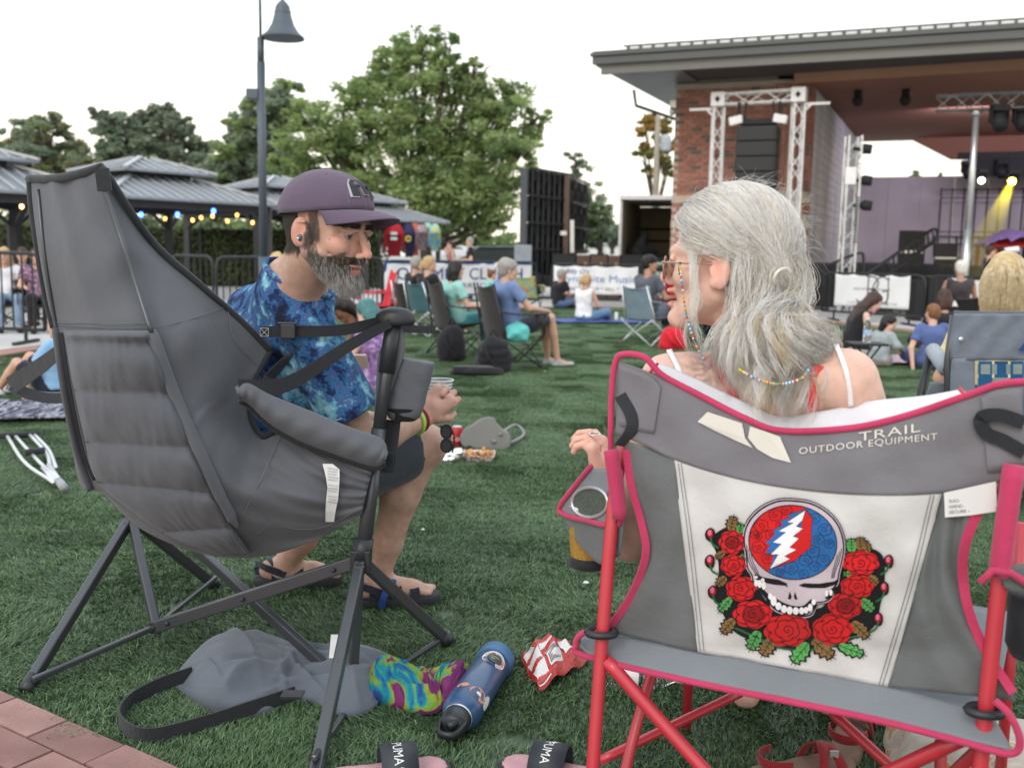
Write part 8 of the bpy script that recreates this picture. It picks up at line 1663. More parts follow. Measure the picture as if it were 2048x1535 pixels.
def torw(G, e):
    k = .05; sv = unit(K['shR']-K['shL']); G.ell(K['pel'], V(.17, .14, .13)+e, None, k); G.cap(K['pel'], K['bel'], .13+e, .12+e, k)
    for y in (-1, 1): G.cap(K['bel']+sv*y*.04, K['che']+sv*y*.05, .10+e, .095+e, k); G.cap(K['che']+sv*y*.045+V(0, 0, .02), (K['shR'] if y > 0 else K['shL'])-sv*y*.045, .078+e, .055+e, .045)
    G.cap(K['che']+V(0, 0, .03), K['nek']-V(0, 0, .02), .075+e, .058+e, .06)
torw(F, 0)
F.chain([K['shL'], K['elL'], K['wrL']], [.053, .040, .026], .02); F.chain([K['shR'], K['elR'], K['wrR']], [.053, .040, .026], .02)
for s_ in 'LR': F.chain([K['hi'+s_], K['kn'+s_]], [.09, .06], .03); F.chain([K['kn'+s_], K['kn'+s_]*.6+K['an'+s_]*.4, K['an'+s_]], [.055, .055, .036], .02); a = K['an'+s_]; F.cap(a, a+V(-.02, -.03, -.055), .036, .033, .02); F.cap(a-V(0, 0, .03), a+V(.05, .14, -.055), .034, .028, .02)
F.cap(K['nek']-V(0, 0, .03), hw_+Rw @ V(-.03, 0, -.05), .055, .050, .03)
Fh = Field(hw_-.19, hw_+.19, .0028); Pw = add_head(Fh, hw_, Rw, S2_, fine=True, female=True, k=.012, mouth_open=1.0); Fh.cap(K['nek'], hw_+Rw @ V(-.03, 0, -.04), .054, .050, .03)
Fn = Field(K['wrL']-.15, K['wrL']+.16, .003); Fn.cap(K['elL']*.4+K['wrL']*.6, K['wrL'], .032, .025, .01); hand(Fn, K['wrL'], unit(V(-.16, .0, .95)), unit(V(-.8, .5, -.1)), .95, .75, True, thumb=-1)
def tattoo(v, c):
    ctr = at(1408, 742, 1.80); d = np.linalg.norm((v-ctr)/V(.045, .09, .045), axis=1); n_ = np.sin(v[:, 0]*330+4*np.sin(v[:, 2]*140))*np.sin(v[:, 2]*300+3*np.sin(v[:, 0]*160)); k = np.clip(1.25-d, 0, 1)*np.clip(.55+n_*1.2, 0, 1); return c*(1-.62*k[:, None])+V(.06, .075, .09)*.62*k[:, None]
def lipc(v, c):
    q = head_local(v, hw_, Rw, 1); x, y, z = q.T; m = (x > .086) & (z < -.046) & (z > -.078) & (np.abs(y) < .024); c[m] = c[m]*V(.88, .68, .68)
    i = (x > .080) & (np.abs(z+.0615) < .005) & (np.abs(y) < .018); c[i] = V(.16, .07, .06); n_ = np.exp(-(((q-V(.11, 0, -.025))/.022)**2).sum(1))+np.exp(-(((q-V(-.01, .085, 0))/V(.03, .02, .035))**2).sum(1)); return c*(1+np.outer(np.clip(n_, 0, 1), V(.12, -.1, -.12)))
colw = skin_col((.63, .40, .325), [tattoo]); vb, qb = F.mesh(1); vh, qh = Fh.mesh(0); vn, qn = Fn.mesh(0)
mkobj('body', np.vstack([vb, vh, vn]), np.vstack([qb, qh+len(vb), qn+len(vb)+len(vh)]), M_sk, wo, True, cols=np.vstack([colw(vb), lipc(vh, colw(vh)), colw(vn)*V(1, .9, .88)]))
for s_ in (-1, 1): MB().ell(Pw(.0785, s_*.032, .003), V(.0128, .0128, .0118), Rw, 16, 12).obj('eye', MATS['eye_white'], wo, True)
MB().ell(Pw(.080, 0, -.055), V(.008, .014, .003), Rw, 12, 8).obj('teeth', mat('teeth_white', (.7, .68, .62), .3, var=0), wo, True)
# camisole, straps
G = Field(lo, hi, .009); torw(G, .010); G.cut(K['che']+V(0, 0, .03), (0, 0, 1)); G.noise(.004, 16, 3); G.obj('top', fabric('cami_white', (212, 206, 206)), wo, 1)
G = Field(lo, hi, .010); G.ell(K['pel'], V(.19, .155, .145), None, .03)
for s_ in 'LR': G.cap(K['hi'+s_], K['kn'+s_], .11, .085, .04)
G.cut(K['pel']+V(0, 0, .09), (0, 0, 1)); G.noise(.005, 14, 5); G.obj('shorts', fabric('denim_navy', (40, 52, 84)), wo, 1)
tv, tq = vb, qb
def on_back(x, y, Y0, e=.004):
    """the point of her back seen at (x, y)"""
    d = ray(x, y); o = V(0, 0, CAM_H); ts = np.arange(1.3, 2.3, .004); pts = o+d*(ts/d[1])[:, None]; I = ((pts-F.lo)/F.h).astype(int); ok = ((I >= 0) & (I < F.n)).all(1); f = np.ones(len(ts)); f[ok] = F.f[tuple(I[ok].T)]; k = np.argmax(f < .002)
    return pts[k]-d*(e+.004) if (f < .002).any() else at(x, y, Y0)
def strapp(pts, w, m_, nm): MB().ribbon(spline([on_back(x, y, 1.8) for x, y in pts], 30), w, (1, -.3, 0), .004).obj(nm, m_, wo, True)
M_cs_ = fabric('strap_coral', (214, 72, 70)); M_ws = fabric('strap_white', (225, 222, 224))
strapp([(1338, 700), (1350, 722), (1362, 752), (1372, 790)], .010, M_ws, 'white_strap'); strapp([(1420, 710), (1442, 738), (1466, 780), (1485, 830)], .022, M_cs_, 'coral_strap'); strapp([(1672, 690), (1688, 730), (1698, 770), (1702, 812)], .008, M_ws, 'white_strap'); strapp([(1635, 730), (1628, 780), (1622, 840)], .020, M_cs_, 'coral_strap')
# glasses with a beaded chain
gl = thing('eyeglasses', 'copper rimmed eyeglasses with a colourful bead chain on the woman', 'glasses', tuple(Pw(.1, 0, 0))); M_cop = mat('copper_rim', (.42, .24, .19), .3, metal=.6, var=0)
for s_ in (-1, 1):
    r1 = [Pw(.108-.010*abs(math.cos(a)*.024+.030)/.05, s_*(.033+.027*math.cos(a)), -.006+.021*math.sin(a)) for a in np.linspace(0, 6.28, 25)[:-1]]; MB().tube(r1, .0014, 6, closed=True).obj('rim', M_cop, gl, True); MB().poly(r1).obj('lens', mat('lens_tint', (.10, .08, .09), .05, var=0, alpha=.88), gl)
    MB().tube(spline([Pw(.100, s_*.060, .006), Pw(.092, s_*.068, .006), Pw(.05, s_*.077, .007), Pw(-.005, s_*.083, .009)], 14), .0018, 6).obj('temple', M_cop, gl, True)
MB().tube(spline([Pw(.108, -.006, .0), Pw(.113, 0, .002), Pw(.108, .006, .0)], 6), .0013, 6).obj('bridge', M_cop, gl, True)
BC = [(.5, .03, .03), (.6, .5, .08), (.06, .25, .5), (.7, .7, .7), (.08, .35, .15), (.6, .2, .03)]
BM_ = [mat('bead%d' % i, c, .25, var=0) for i, c in enumerate(BC)]
def beads(P_, n, r, parent):
    Q = spline(P_, n); B = [MB() for _ in BC]; g = np.random.default_rng(8)
    for p in Q: B[int(g.integers(0, len(BC)))].ell(p, (r, r, r), None, 6, 4)
    for b, m_ in zip(B, BM_): tag(b.obj('beads', m_, parent, True), kind='stuff')
beads([Pw(.060, .086, .004), Pw(.052, .092, -.03), Pw(.040, .096, -.08), Pw(.02, .098, -.13), Pw(-.0, .10, -.16)], 60, .0022, gl); MB().tube([Pw(.062, .080, .008), Pw(.060, .086, -.004), Pw(.058, .088, -.014)], .0022, 6).obj('chain_loop', M_plas, gl, True)
# hair ------------------------------------------------------------------
rng = np.random.default_rng(21); M_hw = [mat('silver_hair%d' % i, c, .42, var=.15, spec=.5) for i, c in enumerate([(.68, .66, .635), (.41, .39, .365), (.56, .47, .34)])]
HC = Pw(-.018, 0, .045); RA = V(.112, .092, .100)
def scalp(a, b, e=1.0): return HC+Rw @ (V(math.cos(b)*math.cos(a), math.cos(b)*math.sin(a), math.sin(b))*RA*e)
G = Field(hw_-.34, hw_+.30, .006); G.ell(HC, RA*.97, Rw, .01); G.ell(Pw(-.055, 0, -.01), V(.072, .078, .085), Rw, .02); G.ell(Pw(.088, 0, -.028), V(.070, .10, .092), Rw, .008, sub=True); G.ell(Pw(.0, .09, -.01), V(.03, .022, .04), Rw, .008, sub=True); G.ell(Pw(.04, .08, -.005), V(.045, .035, .040), Rw, .006, sub=True)
G.obj('hair_base', mat('hair_base', (.40, .39, .385), .6, var=.2, vs_=40), wo, 1)
TIE = at(1563, 553, 1.735)
def along(p0, p1, n, e):
    """path hugging the scalp ellipsoid between two points"""
    t = np.linspace(0, 1, n)[:, None]; q = p0*(1-t)+p1*t; l = (q-HC) @ Rw/RA; r_ = np.linalg.norm(l, axis=1, keepdims=True); l = l/np.maximum(r_, 1e-6)*np.maximum(r_, e); return HC+(l*RA) @ Rw.T
def wave(P_, amp, fr, ph, grow=1.0):
    m = len(P_); T = np.gradient(P_, axis=0); T /= np.maximum(np.linalg.norm(T, axis=1, keepdims=True), 1e-9); A = np.cross(T, V(0, 1, .2)); A /= np.maximum(np.linalg.norm(A, axis=1, keepdims=True), 1e-9); B_ = np.cross(T, A); t = np.linspace(0, 1, m); g = (t**grow)[:, None]*amp
    s_ = np.concatenate([[0], np.cumsum(np.linalg.norm(np.diff(P_, axis=0), axis=1))]); return P_+A*g*np.sin(s_*fr+ph)[:, None]+B_*g*.7*np.cos(s_*fr*.9+ph*1.7)[:, None]
paths = [[], [], []]
def emit(P_, w): paths[w].append(spline(P_, 26))
# top and sides drawn back to the tie
for cl in range(330):
    a = rng.uniform(-1.9, 2.6); b = rng.uniform(.12, 1.5)
    if math.cos(a) > .2: b = max(b, .55+rng.uniform(0, .2)*math.cos(a))
    base_ = scalp(a, b); k = rng.choice(3, p=[.62, .28, .10]); ph = rng.uniform(0, 6.28); lift = rng.uniform(1.02, 1.10)
    for _ in range(34):
        p0 = base_+Rw @ rng.normal(size=3)*.009; l = (p0-HC) @ Rw/RA; p0 = HC+(l/np.linalg.norm(l)*RA*1.0) @ Rw.T
        Q = along(p0, TIE+rng.normal(size=3)*.007, 14, lift+rng.normal()*.010); Q = wave(Q, .0022, 26, ph+rng.normal()*.12, .5); Q[0] = p0; Q[-1] = TIE+rng.normal(size=3)*V(.006, .006, .008); emit(Q, k)
for cl in range(70):
    a = rng.uniform(.75, 1.9); b = rng.uniform(-.02, .45); base_ = scalp(a, b); k = rng.choice(3, p=[.6, .3, .1]); ph = rng.uniform(0, 6.28)
    for _ in range(24):
        p0 = base_+Rw @ rng.normal(size=3)*.007; Q = along(p0, TIE+rng.normal(size=3)*.007, 14, 1.06+rng.normal()*.01); Q[3:-3] += V(0, 0, .012); Q = wave(spline(Q[::2], 14), .002, 26, ph, .5); Q[-1] = TIE+rng.normal(size=3)*.006; emit(Q, k)
# pony tail below the tie
for cl in range(90):
    ex, ez = rng.uniform(1510, 1665), rng.uniform(760, 845); k = rng.choice(3, p=[.45, .25, .30]); ph = rng.uniform(0, 6.28); Y = rng.uniform(1.62, 1.70)
    for _ in range(26):
        e_ = at(ex+rng.normal()*7, ez+rng.normal()*9, Y); m_ = at(1585+(ex-1585)*.55+rng.normal()*5, 655+rng.normal()*8, 1.70+rng.normal()*.01)
        Q = spline([TIE+rng.normal(size=3)*.006, at(1580+rng.normal()*7, 590, 1.74), m_, at((1585+(ex-1585)*.85)+rng.normal()*6, 735, Y+.02), e_], 20); emit(wave(Q, .011, 44, ph+rng.normal()*.10, .7), k)
# loose lower hair from nape and sides, over both shoulders
for cl in range(330):
    a = rng.uniform(1.82, 3.75); side = min(1, max(0, (a-1.6)/1.75+rng.normal()*.07)); k = rng.choice(3, p=[.52, .33, .15]); ph = rng.uniform(0, 6.28)
    b = rng.uniform(-.8, -.08); s0_ = scalp(a, b, .99)
    ex = 1418+side*225+rng.normal()*10; ey = rng.uniform(665, 745)+60*math.sin(math.pi*side); Y = 1.80-side*.13-.06*math.sin(math.pi*side)
    hang = rng.uniform(-.035, .04); wa = rng.uniform(.010, .022)
    for _ in range(24):
        p0 = s0_+rng.normal(size=3)*.008; o1 = p0+unit(p0-HC)*.014+V(0, 0, -.055)+rng.normal(size=3)*.004; wx = 1462+(ex-1440)*.66
        Q = spline([p0, o1, at(wx+rng.normal()*4, 640+rng.normal()*5, Y+.02-hang), at(ex+rng.normal()*4, (650+ey)/2+10, Y-hang), at(ex+rng.normal()*6+8*math.sin(ph), ey+rng.normal()*9, Y)], 22); emit(wave(Q, wa, 36, ph+rng.normal()*.10, .6), k)
# strands in front of the ear, down the cheek
for cl in range(3):
    a = rng.uniform(.85, 1.35); b = rng.uniform(.1, .65); s0_ = scalp(a, b, 1.0); ph = rng.uniform(0, 6.28); ex = rng.uniform(1372, 1405); k = rng.choice(3, p=[.8, .12, .08])
    for _ in range(20):
        Q = spline([s0_+rng.normal(size=3)*.006, Pw(.035+rng.normal()*.004, .088, .0), Pw(.028+rng.normal()*.005, .090, -.06), at(ex-10+rng.normal()*5, 660, 1.80), at(ex+rng.normal()*8, 715+rng.normal()*20, 1.80)], 20); emit(wave(Q, .005, 50, ph, .8), k)
# flyaways
fly = []
for _ in range(320):
    a = rng.uniform(-3.1, 3.1); b = rng.uniform(-.1, 1.5); s0_ = scalp(a, b, 1.06); d = unit(s0_-HC+rng.normal(size=3)*.04)
    if math.cos(a) > .75 and b < .5: continue
    L_ = rng.uniform(.02, .06); tn = unit(np.cross(d, rng.normal(size=3))+Rw @ V(-.8, 0, 0)); Q = spline([s0_, s0_+tn*L_*.5+d*L_*.22, s0_+tn*L_+d*L_*rng.uniform(.1, .5)-V(0, 0, L_*.2)], 8); fly.append(spline(Q, 26))
strands('flyaway_hair', np.array(fly), .00013, M_hw[0], wo)
for k in range(3): strands('hair', np.array(paths[k]), .00027, M_hw[k], wo)
Rt = axes(unit(TIE-HC)); MB().tube([TIE+Rt @ V(.001, .016*math.cos(a), .016*math.sin(a)) for a in np.linspace(0, 6.28, 21)[:-1]], .0035, 6, closed=True).tube([TIE+Rt @ V(-.008, .018*math.cos(a), .018*math.sin(a)) for a in np.linspace(0, 6.28, 21)[:-1]], .0035, 6, closed=True).obj('hair_tie', mat('hair_tie', (.72, .70, .62), .3, metal=.3, var=0), wo, True)
nk_ = thing('bead_necklace', 'multicoloured bead necklace lying over the grey hair at her back', 'necklace', tuple(at(1560, 760, 1.64))); beads([at(1478, 738, 1.66), at(1510, 756, 1.63), at(1555, 768, 1.61), at(1600, 758, 1.60), at(1618, 738, 1.62)], 60, .0026, nk_)
rg_ = thing('finger_ring', 'silver ring on the hand of the grey haired woman', 'ring', tuple(at(1188, 880, 1.98))); rc0 = K['wrL']+V(-.02, .0, .098); MB().tube([rc0+V(.0105*math.cos(a), .0105*math.sin(a), .002*math.sin(a)) for a in np.linspace(0, 6.28, 17)[:-1]], .0015, 6, closed=True).obj('band', M_alu, rg_, True)
# ================================================================== small things on the turf
M_tt = ramp_mat('tiedye_spiral', [(.36, (.02, .06, .22)), (.42, (.01, .22, .26)), (.46, (.14, .28, .04)), (.49, (.24, .26, .03)), (.52, (.13, .02, .11)), (.62, (.17, .03, .12))], 10, warp=.9, bump=.5, stretch=(1, .5, 1))
def folds(U, Vv, seed, n, amp):
    r = np.random.default_rng(seed); Z = np.zeros_like(U); X, Y = U*2.4, Vv
    for _ in range(n):
        a = r.uniform(0, math.pi); cx, cy = r.uniform(0, 2.4), r.uniform(0, 1); w = r.uniform(.025, .075); L_ = r.uniform(.2, .55); bend = r.uniform(-.6, .6)
        s_ = (X-cx)*math.cos(a)+(Y-cy)*math.sin(a); d = -(X-cx)*math.sin(a)+(Y-cy)*math.cos(a)+bend*s_*s_; Z += r.uniform(-.5, 1)*amp*(np.exp(-np.abs(d/w)**1.3)-.45*np.exp(-(d/(w*2.6))**2))*np.exp(-(s_/L_)**2)
    return Z
def clothsheet(T_, B_, hf_, seed, nu=130, nv=60, sc=9, amp=.02):
    a = spline([(x, y, 0) for x, y in T_], nu)[:, :2]; b = spline([(x, y, 0) for x, y in B_], nu)[:, :2]; G_ = np.zeros((nu, nv, 3))
    for i in range(nu):
        for j in range(nv): v = j/(nv-1); p = a[i]*(1-v)+b[i]*v; G_[i, j] = gnd(p[0], p[1], .012)
    U, Vv = np.meshgrid(np.linspace(0, 1, nu), np.linspace(0, 1, nv), indexing='ij'); env = np.sin(np.pi*np.clip(U, 0, 1))**.35*np.sin(np.pi*Vv)**.38
    Z = hf_(U, Vv)*env+env*(folds(U, Vv, seed, 34, amp)+amp*.10*wob(G_, sc, seed+2)); G_[:, :, 2] += Z
    G_[:, :, 1] -= 0; return G_
tb_ = thing('tiedye_bundle', 'rolled rainbow tie dye cloth bundle beside the blue bottle', 'cloth', tuple(gnd(840, 1380))); MB().grid(clothsheet([(738, 1345), (775, 1335), (850, 1345), (900, 1350), (948, 1345)], [(732, 1392), (775, 1412), (850, 1428), (895, 1415), (935, 1375)], lambda U, W_: .055+.02*np.sin(U*9), 4, sc=34, amp=.026)).obj('cloth', M_tt, tb_, True, solid=.004)
# blue flask
fl = thing('water_flask', 'dented blue metal flask with stickers lying on the turf', 'bottle', tuple(gnd(950, 1400))); fa_ = gnd(920, 1428, .048); fb2 = gnd(992, 1318, .050); fd = unit(fb2-fa_); Lf = np.linalg.norm(fb2-fa_); M_fl = mat('flask_blue', (.024, .070, .17), .38, var=.12, vs_=14, coat=.3, bump=.06, bs=90)
MB().lathe([(.030, -.018), (.040, -.006), (.046, .012), (.046, Lf-.045), (.0455, Lf-.044)], fa_, 36, fd).obj('flask_body', M_fl, fl, True); MB().lathe([(.0475, Lf-.045), (.0485, Lf-.04), (.0485, Lf+.004), (.044, Lf+.010), (.02, Lf+.011)], fa_, 36, fd).obj('base_boot', mat('boot_blue', (.035, .12, .26), .5, var=.05), fl, True)
MB().lathe([(.0335, -.021), (.0345, -.017)], fa_, 30, fd, caps=False).obj('steel_ring', M_alu, fl, True); cpf = MB().lathe([(.022, -.068), (.029, -.062), (.032, -.052), (.032, -.022), (.030, -.018)], fa_, 30, fd).obj('screw_lid', M_plas, fl, True)
xs = unit(np.cross(fd, (0, 0, 1))); MB().ribbon(spline([fa_-fd*.05+xs*.03+V(0, 0, .006), fa_-fd*.095+xs*.020, fa_-fd*.105, fa_-fd*.095-xs*.02, fa_-fd*.05-xs*.03+V(0, 0, .006)], 20), .016, (0, 0, 1), .006).tube([fa_-fd*.062+xs*.012+V(0, 0, .012), fa_-fd*.080-xs*.004+V(0, 0, .01)], .009, 10).obj('carry_loop', M_plas, fl, True)
def onf(a_, z_, r=.0468): 
    u = unit(np.cross(xs, fd)); u = u if u[2] > 0 else -u; return fa_+fd*z_+(u*math.cos(a_)+xs*math.sin(a_))*r
def sticker(a0, z0, ra, rz, m_, nm='sticker', r=.0468, par=None): return MB().poly([onf(a0+ra/.047*math.cos(t_), z0+rz*math.sin(t_), r) for t_ in np.linspace(0, 6.28, 29)[:-1]]).obj(nm, m_, par or fl)
sgn = 1 if xs[1] < 0 else -1
M_stw = mat('sticker_white', (.70, .70, .70), .5, var=.03); M_sto = mat('sticker_orange', (.50, .24, .16), .6, var=.15, vs_=60); M_stk = mat('sticker_black', (.03, .03, .03), .5)
for a0, z0, ra, rz, m_ in ((.45*sgn, Lf-.090, .033, .038, M_stw), (.75*sgn, .045, .025, .025, M_sto), (1.45*sgn, .060, .013, .027, M_stw), (-.25*sgn, .06, .016, .012, M_sto)): sticker(a0, z0, ra, rz, m_)
sticker(.45*sgn, Lf-.090, .029, .034, ramp_mat('sticker_red', [(.4, (.45, .12, .10)), (.55, (.6, .5, .45)), (.65, (.1, .2, .3))], 40, warp=0), r=.0471); sticker(.47*sgn, Lf-.091, .020, .022, M_stk, r=.0474); sticker(.75*sgn, .045, .007, .007, M_stw, r=.0472)
def tf(txt, a0, z0, sz, m_, rot=0, r=.0477): o_ = text_mb(txt, sz, lambda u, w: onf(a0+sgn*(u-.012)/.047, z0-w, r)); o_.obj('sticker_print', m_, fl)
tf('HAVE', .42*sgn, Lf-.080, .009, mat('print_lime', (.5, .55, .1), .6, var=0)); tf('YES', .42*sgn, Lf-.090, .009, MATS['print_lime']); tf('STICKER', .62*sgn, .032, .0065, M_stk, r=.0474); tf('PEACE', .66*sgn, .064, .0065, M_stk, r=.0474)
# crisp packet
cp_ = thing('crisp_packet', 'crumpled red and white crisp packet with a barcode', 'packet', tuple(gnd(1100, 1345))); M_pr = mat('foil_red', (.42, .025, .025), .28, var=.1, spec=.6, bump=.35, bs=60); M_pw = mat('foil_white', (.62, .60, .60), .3, var=.05, bump=.3, bs=60)
pk2 = np.zeros((22, 18, 3)); A_, B2, C2, D2 = gnd(1040, 1325, .01), gnd(1078, 1388, .02), gnd(1176, 1325, .02), gnd(1095, 1290, .03)
def pktf(u, w, e=0): q = A_*(1-u)*(1-w)+B2*(1-u)*w+C2*u*w+D2*u*(1-w); return q+V(0, 0, .055*math.sin(math.pi*u)**.6*math.sin(math.pi*w)**.6+.006*math.sin(u*17+w*9)+.005*math.sin(w*23-u*7)+.012+e)
for i in range(22):
    for j in range(18): pk2[i, j] = pktf(i/21, j/17)
MB().grid(pk2).obj('foil', M_pr, cp_, solid=.002)
def pq(u0, u1, w0, w1, e=.003, n=8): return [[pktf(u0+(u1-u0)*i/(n-1), w0+(w1-w0)*j/(n-1), e) for j in range(n)] for i in range(n)]
MB().grid(pq(.02, .25, .02, .98)).grid(pq(.26, .95, .42, .52)).obj('white_stripe', M_pw, cp_, True); MB().grid(pq(.30, .55, .60, .88, .0045)).obj('barcode_panel', M_pw, cp_, True); bcm = MB()
for i in range(9): bcm.grid(pq(.32+i*.024, .332+i*.024, .62, .85, .006, 3))
bcm.obj('barcode', M_stk, cp_); MB().grid(pq(.62, .82, .60, .85, .0045)).obj('info_panel', M_pw, cp_, True)
pet(gnd(1185, 1338, .034), unit(gnd(1340, 1352, .034)-gnd(1185, 1338, .034)), 1.12, 'clear crushed water bottle lying behind the red chair leg', mat('pet_label', (.75, .75, .78), .5, var=.05), 'water_bottle')
# slides with logo strap
M_slp = mat('slide_pink', (.50, .28, .31), .8, var=.12, vs_=30, bump=.8, bs=160); M_slb = mat('slide_strap', (.03, .034, .045), .55, var=.05)
def slide(cx, cy, yaw, label, flip, words):
    c = gnd(cx, cy); t = thing('slide_sandal', label, 'sandal', tuple(c), 'pink and black slide sandals'); d = V(math.cos(yaw), math.sin(yaw), 0); n = V(-d[1], d[0], 0); F_ = Field(c-.2, c+.2, .006)
    F_.cap(c-d*.08+V(0, 0, .02), c+d*.02+V(0, 0, .02), .042, .038, .02); F_.cap(c+d*.02+V(0, 0, .02), c+d*.10+V(0, 0, .02), .038, .048, .02); F_.cut((0, 0, .034), (0, 0, 1)); F_.cut((0, 0, .004), (0, 0, -1)); F_.obj('sole', M_slb, t)
    G_ = Field(c-.2, c+.2, .006); G_.cap(c-d*.078+V(0, 0, .03), c+d*.02+V(0, 0, .03), .036, .032, .02); G_.cap(c+d*.02+V(0, 0, .03), c+d*.098+V(0, 0, .03), .032, .042, .02); G_.cut((0, 0, .0375), (0, 0, 1)); G_.cut((0, 0, .030), (0, 0, -1)); G_.obj('footbed', M_slp, t)
    arc_ = lambda s_, e=0: c+d*.035+n*(.050+e)*math.cos(math.pi*s_)+V(0, 0, .022+(.062+e)*math.sin(math.pi*s_)**.8)
    MB().ribbon([arc_(s_) for s_ in np.linspace(0, 1, 26)], .075, d, .006).obj('strap', M_slb, t, True)
    def mp(u, w): s_ = (.44 if flip > 0 else .16)+u*.40; q = arc_(np.clip(s_, 0, 1), .0045); return q+d*(w)
    text_mb(words, 1, lambda x, y: mp((x/3.0) if flip > 0 else 1-x/3.0, (y*.028-.012)*flip)).obj('lettering', M_stw, t)
    cat_ = [(-.3, 0), (-.1, .25), (.1, .2), (.3, .5), (.25, .2), (.45, .1), (.2, .05), (.1, -.2), (.0, .02)]; MB().poly([mp(1.02+x*.25, (y*.05)*flip) for x, y in cat_]).obj('logo', M_stw, t)
slide(762, 1572, .25, 'pink and black slide sandal left of the other, by the grey chair leg', 1, 'PUMA')
slide(1132, 1572, 2.85, 'pink and black slide sandal against the left leg of the red chair', -1, 'PUMA')
# stuff sack under the hammock chair
sk_ = thing('stuff_sack', 'slack grey carry bag with black strap under the hammock chair', 'bag', tuple(gnd(540, 1360))); 
MB().grid(clothsheet([(345, 1358), (385, 1322), (450, 1290), (530, 1275), (600, 1290), (690, 1292), (760, 1302), (805, 1325)], [(350, 1372), (390, 1405), (450, 1432), (530, 1428), (600, 1400), (690, 1432), (745, 1418), (800, 1338)], lambda U, W_: .015+.085*np.exp(-((U-.27)/.17)**2)+.03*np.exp(-((U-.75)/.1)**2), 7, sc=16, amp=.034)).obj('cloth', fabric('sack_grey', (90, 96, 106), bump=.15, bs=16, weave=.3), sk_, True, solid=.003)
MB().ribbon(spline([gnd(385, 1345, .05), gnd(310, 1372, .04), gnd(255, 1405, .03), gnd(240, 1440, .03), gnd(290, 1470, .03), (gnd(390, 1450, .03)), gnd(500, 1415, .035), gnd(590, 1385, .04)], 50), .035, (0, 0, 1), .004).obj('strap', M_web, sk_)
MB().box(gnd(585, 1388, .06), (.05, .04, .006)).obj('patch', M_web, sk_); MB().poly([gnd(662, 1268, .10), gnd(680, 1268, .10), gnd(676, 1315, .085), gnd(658, 1315, .085)]).obj('sewn_label', MATS['label_white'], sk_)
# handbag, food tray, foil, can
hb = thing('handbag', 'slouchy grey leather handbag with a looped strap on the turf', 'handbag', tuple(gnd(960, 885))); F_ = Field(gnd(920, 885)-V(.15, .25, .05), gnd(1010, 850)+V(.2, .25, .3), .010); a, b = gnd(938, 880, .07), gnd(1000, 878, .07)
F_.chain([a, (a+b)/2+V(0, 0, .02), b], [.065, .085, .06], .04); F_.cap(a+V(.02, 0, .03), (a+b)/2+V(.03, .0, .10), .05, .03, .05); F_.noise(.014, 20, 2).noise(.005, 55, 4); F_.cut((0, 0, .006), (0, 0, -1)); M_hbg = mat('bag_leather', (.20, .20, .20), .55, var=.1, bump=.3, bs=90); F_.obj('bag_body', M_hbg, hb); MB().tube(spline([gnd(1000, 868, .10), gnd(1030, 850, .06), gnd(1048, 868, .03), gnd(1020, 885, .03), gnd(985, 882, .06)], 24), .011, 8).obj('strap', M_hbg, hb, True)
ft = thing('food_tray', 'paper tray of food with a plastic fork on the turf', 'food tray', tuple(gnd(958, 920))); c = gnd(958, 922); tr_ = MB(); 
for sx, sy in ((1, 0), (-1, 0), (0, 1), (0, -1)):
    n_ = V(sx, sy, 0); p_ = V(-sy, sx, 0); tr_.add([c+n_*.055-p_*.055, c+n_*.055+p_*.055, c+n_*.085+p_*.085+V(0, 0, .045), c+n_*.085-p_*.085+V(0, 0, .045)], [[0, 1, 2, 3]])
tr_.poly([c+V(-.055, -.055, .002), c+V(.055, -.055, .002), c+V(.055, .055, .002), c+V(-.055, .055, .002)]).obj('tray', ramp_mat('tray_check', [(.48, (.6, .6, .58)), (.52, (.4, .15, .12))], 60, warp=0), ft, solid=.003)
fo = MB()
for _ in range(34): q = c+V(RNG.uniform(-.06, .06), RNG.uniform(-.06, .06), RNG.uniform(.02, .055)); fo.ell(q, RNG.uniform(.008, .018, 3), None, 7, 5)
tag(fo.obj('food', mat('fried_food', (.50, .25, .09), .7, var=.4, vs_=50), ft, True), kind='stuff'); MB().tube([c+V(-.10, -.03, .05), c+V(.0, 0, .06)], .003, 6).obj('fork', M_white, ft)
fo2 = Field(gnd(900, 925)-V(.12, .12, .03), gnd(900, 915)+V(.12, .15, .16), .008); q = gnd(902, 920, .03); fo2.cap(q-V(.04, 0, 0), q+V(.04, .02, .03), .035, .03, .02).noise(.012, 45, 3).cut((0, 0, .006), (0, 0, -1)); ff = thing('foil_wrap', 'crumpled silver foil beside the food tray', 'foil', tuple(q)); fo2.obj('foil', mat('foil_silver', (.75, .75, .76), .25, metal=.9, var=.05, bump=.5, bs=80), ff)
q = gnd(914, 895); dc = thing('drink_can', 'red soft drink can standing beside the foil', 'can', tuple(q)); MB().lathe([(.02, 0), (.033, .008), (.033, .11), (.026, .122)], q, 20).obj('can_body', mat('can_red', (.40, .02, .025), .3, var=.05), dc, True); MB().lathe([(.026, .122), (.0265, .125), (.024, .123)], q, 20).obj('can_lid', M_alu, dc, True); text_mb('Cola', .045, lambda u, w: q+V(.0336*math.sin((u-.04)/.033), -.0336*math.cos((u-.04)/.033), .045+w)).obj('lettering', M_stw, dc)
q = gnd(888, 905); sgl = thing('sunglasses', 'dark sunglasses hanging below the hand of the bearded man', 'sunglasses', tuple(at(893, 860, 2.9)))
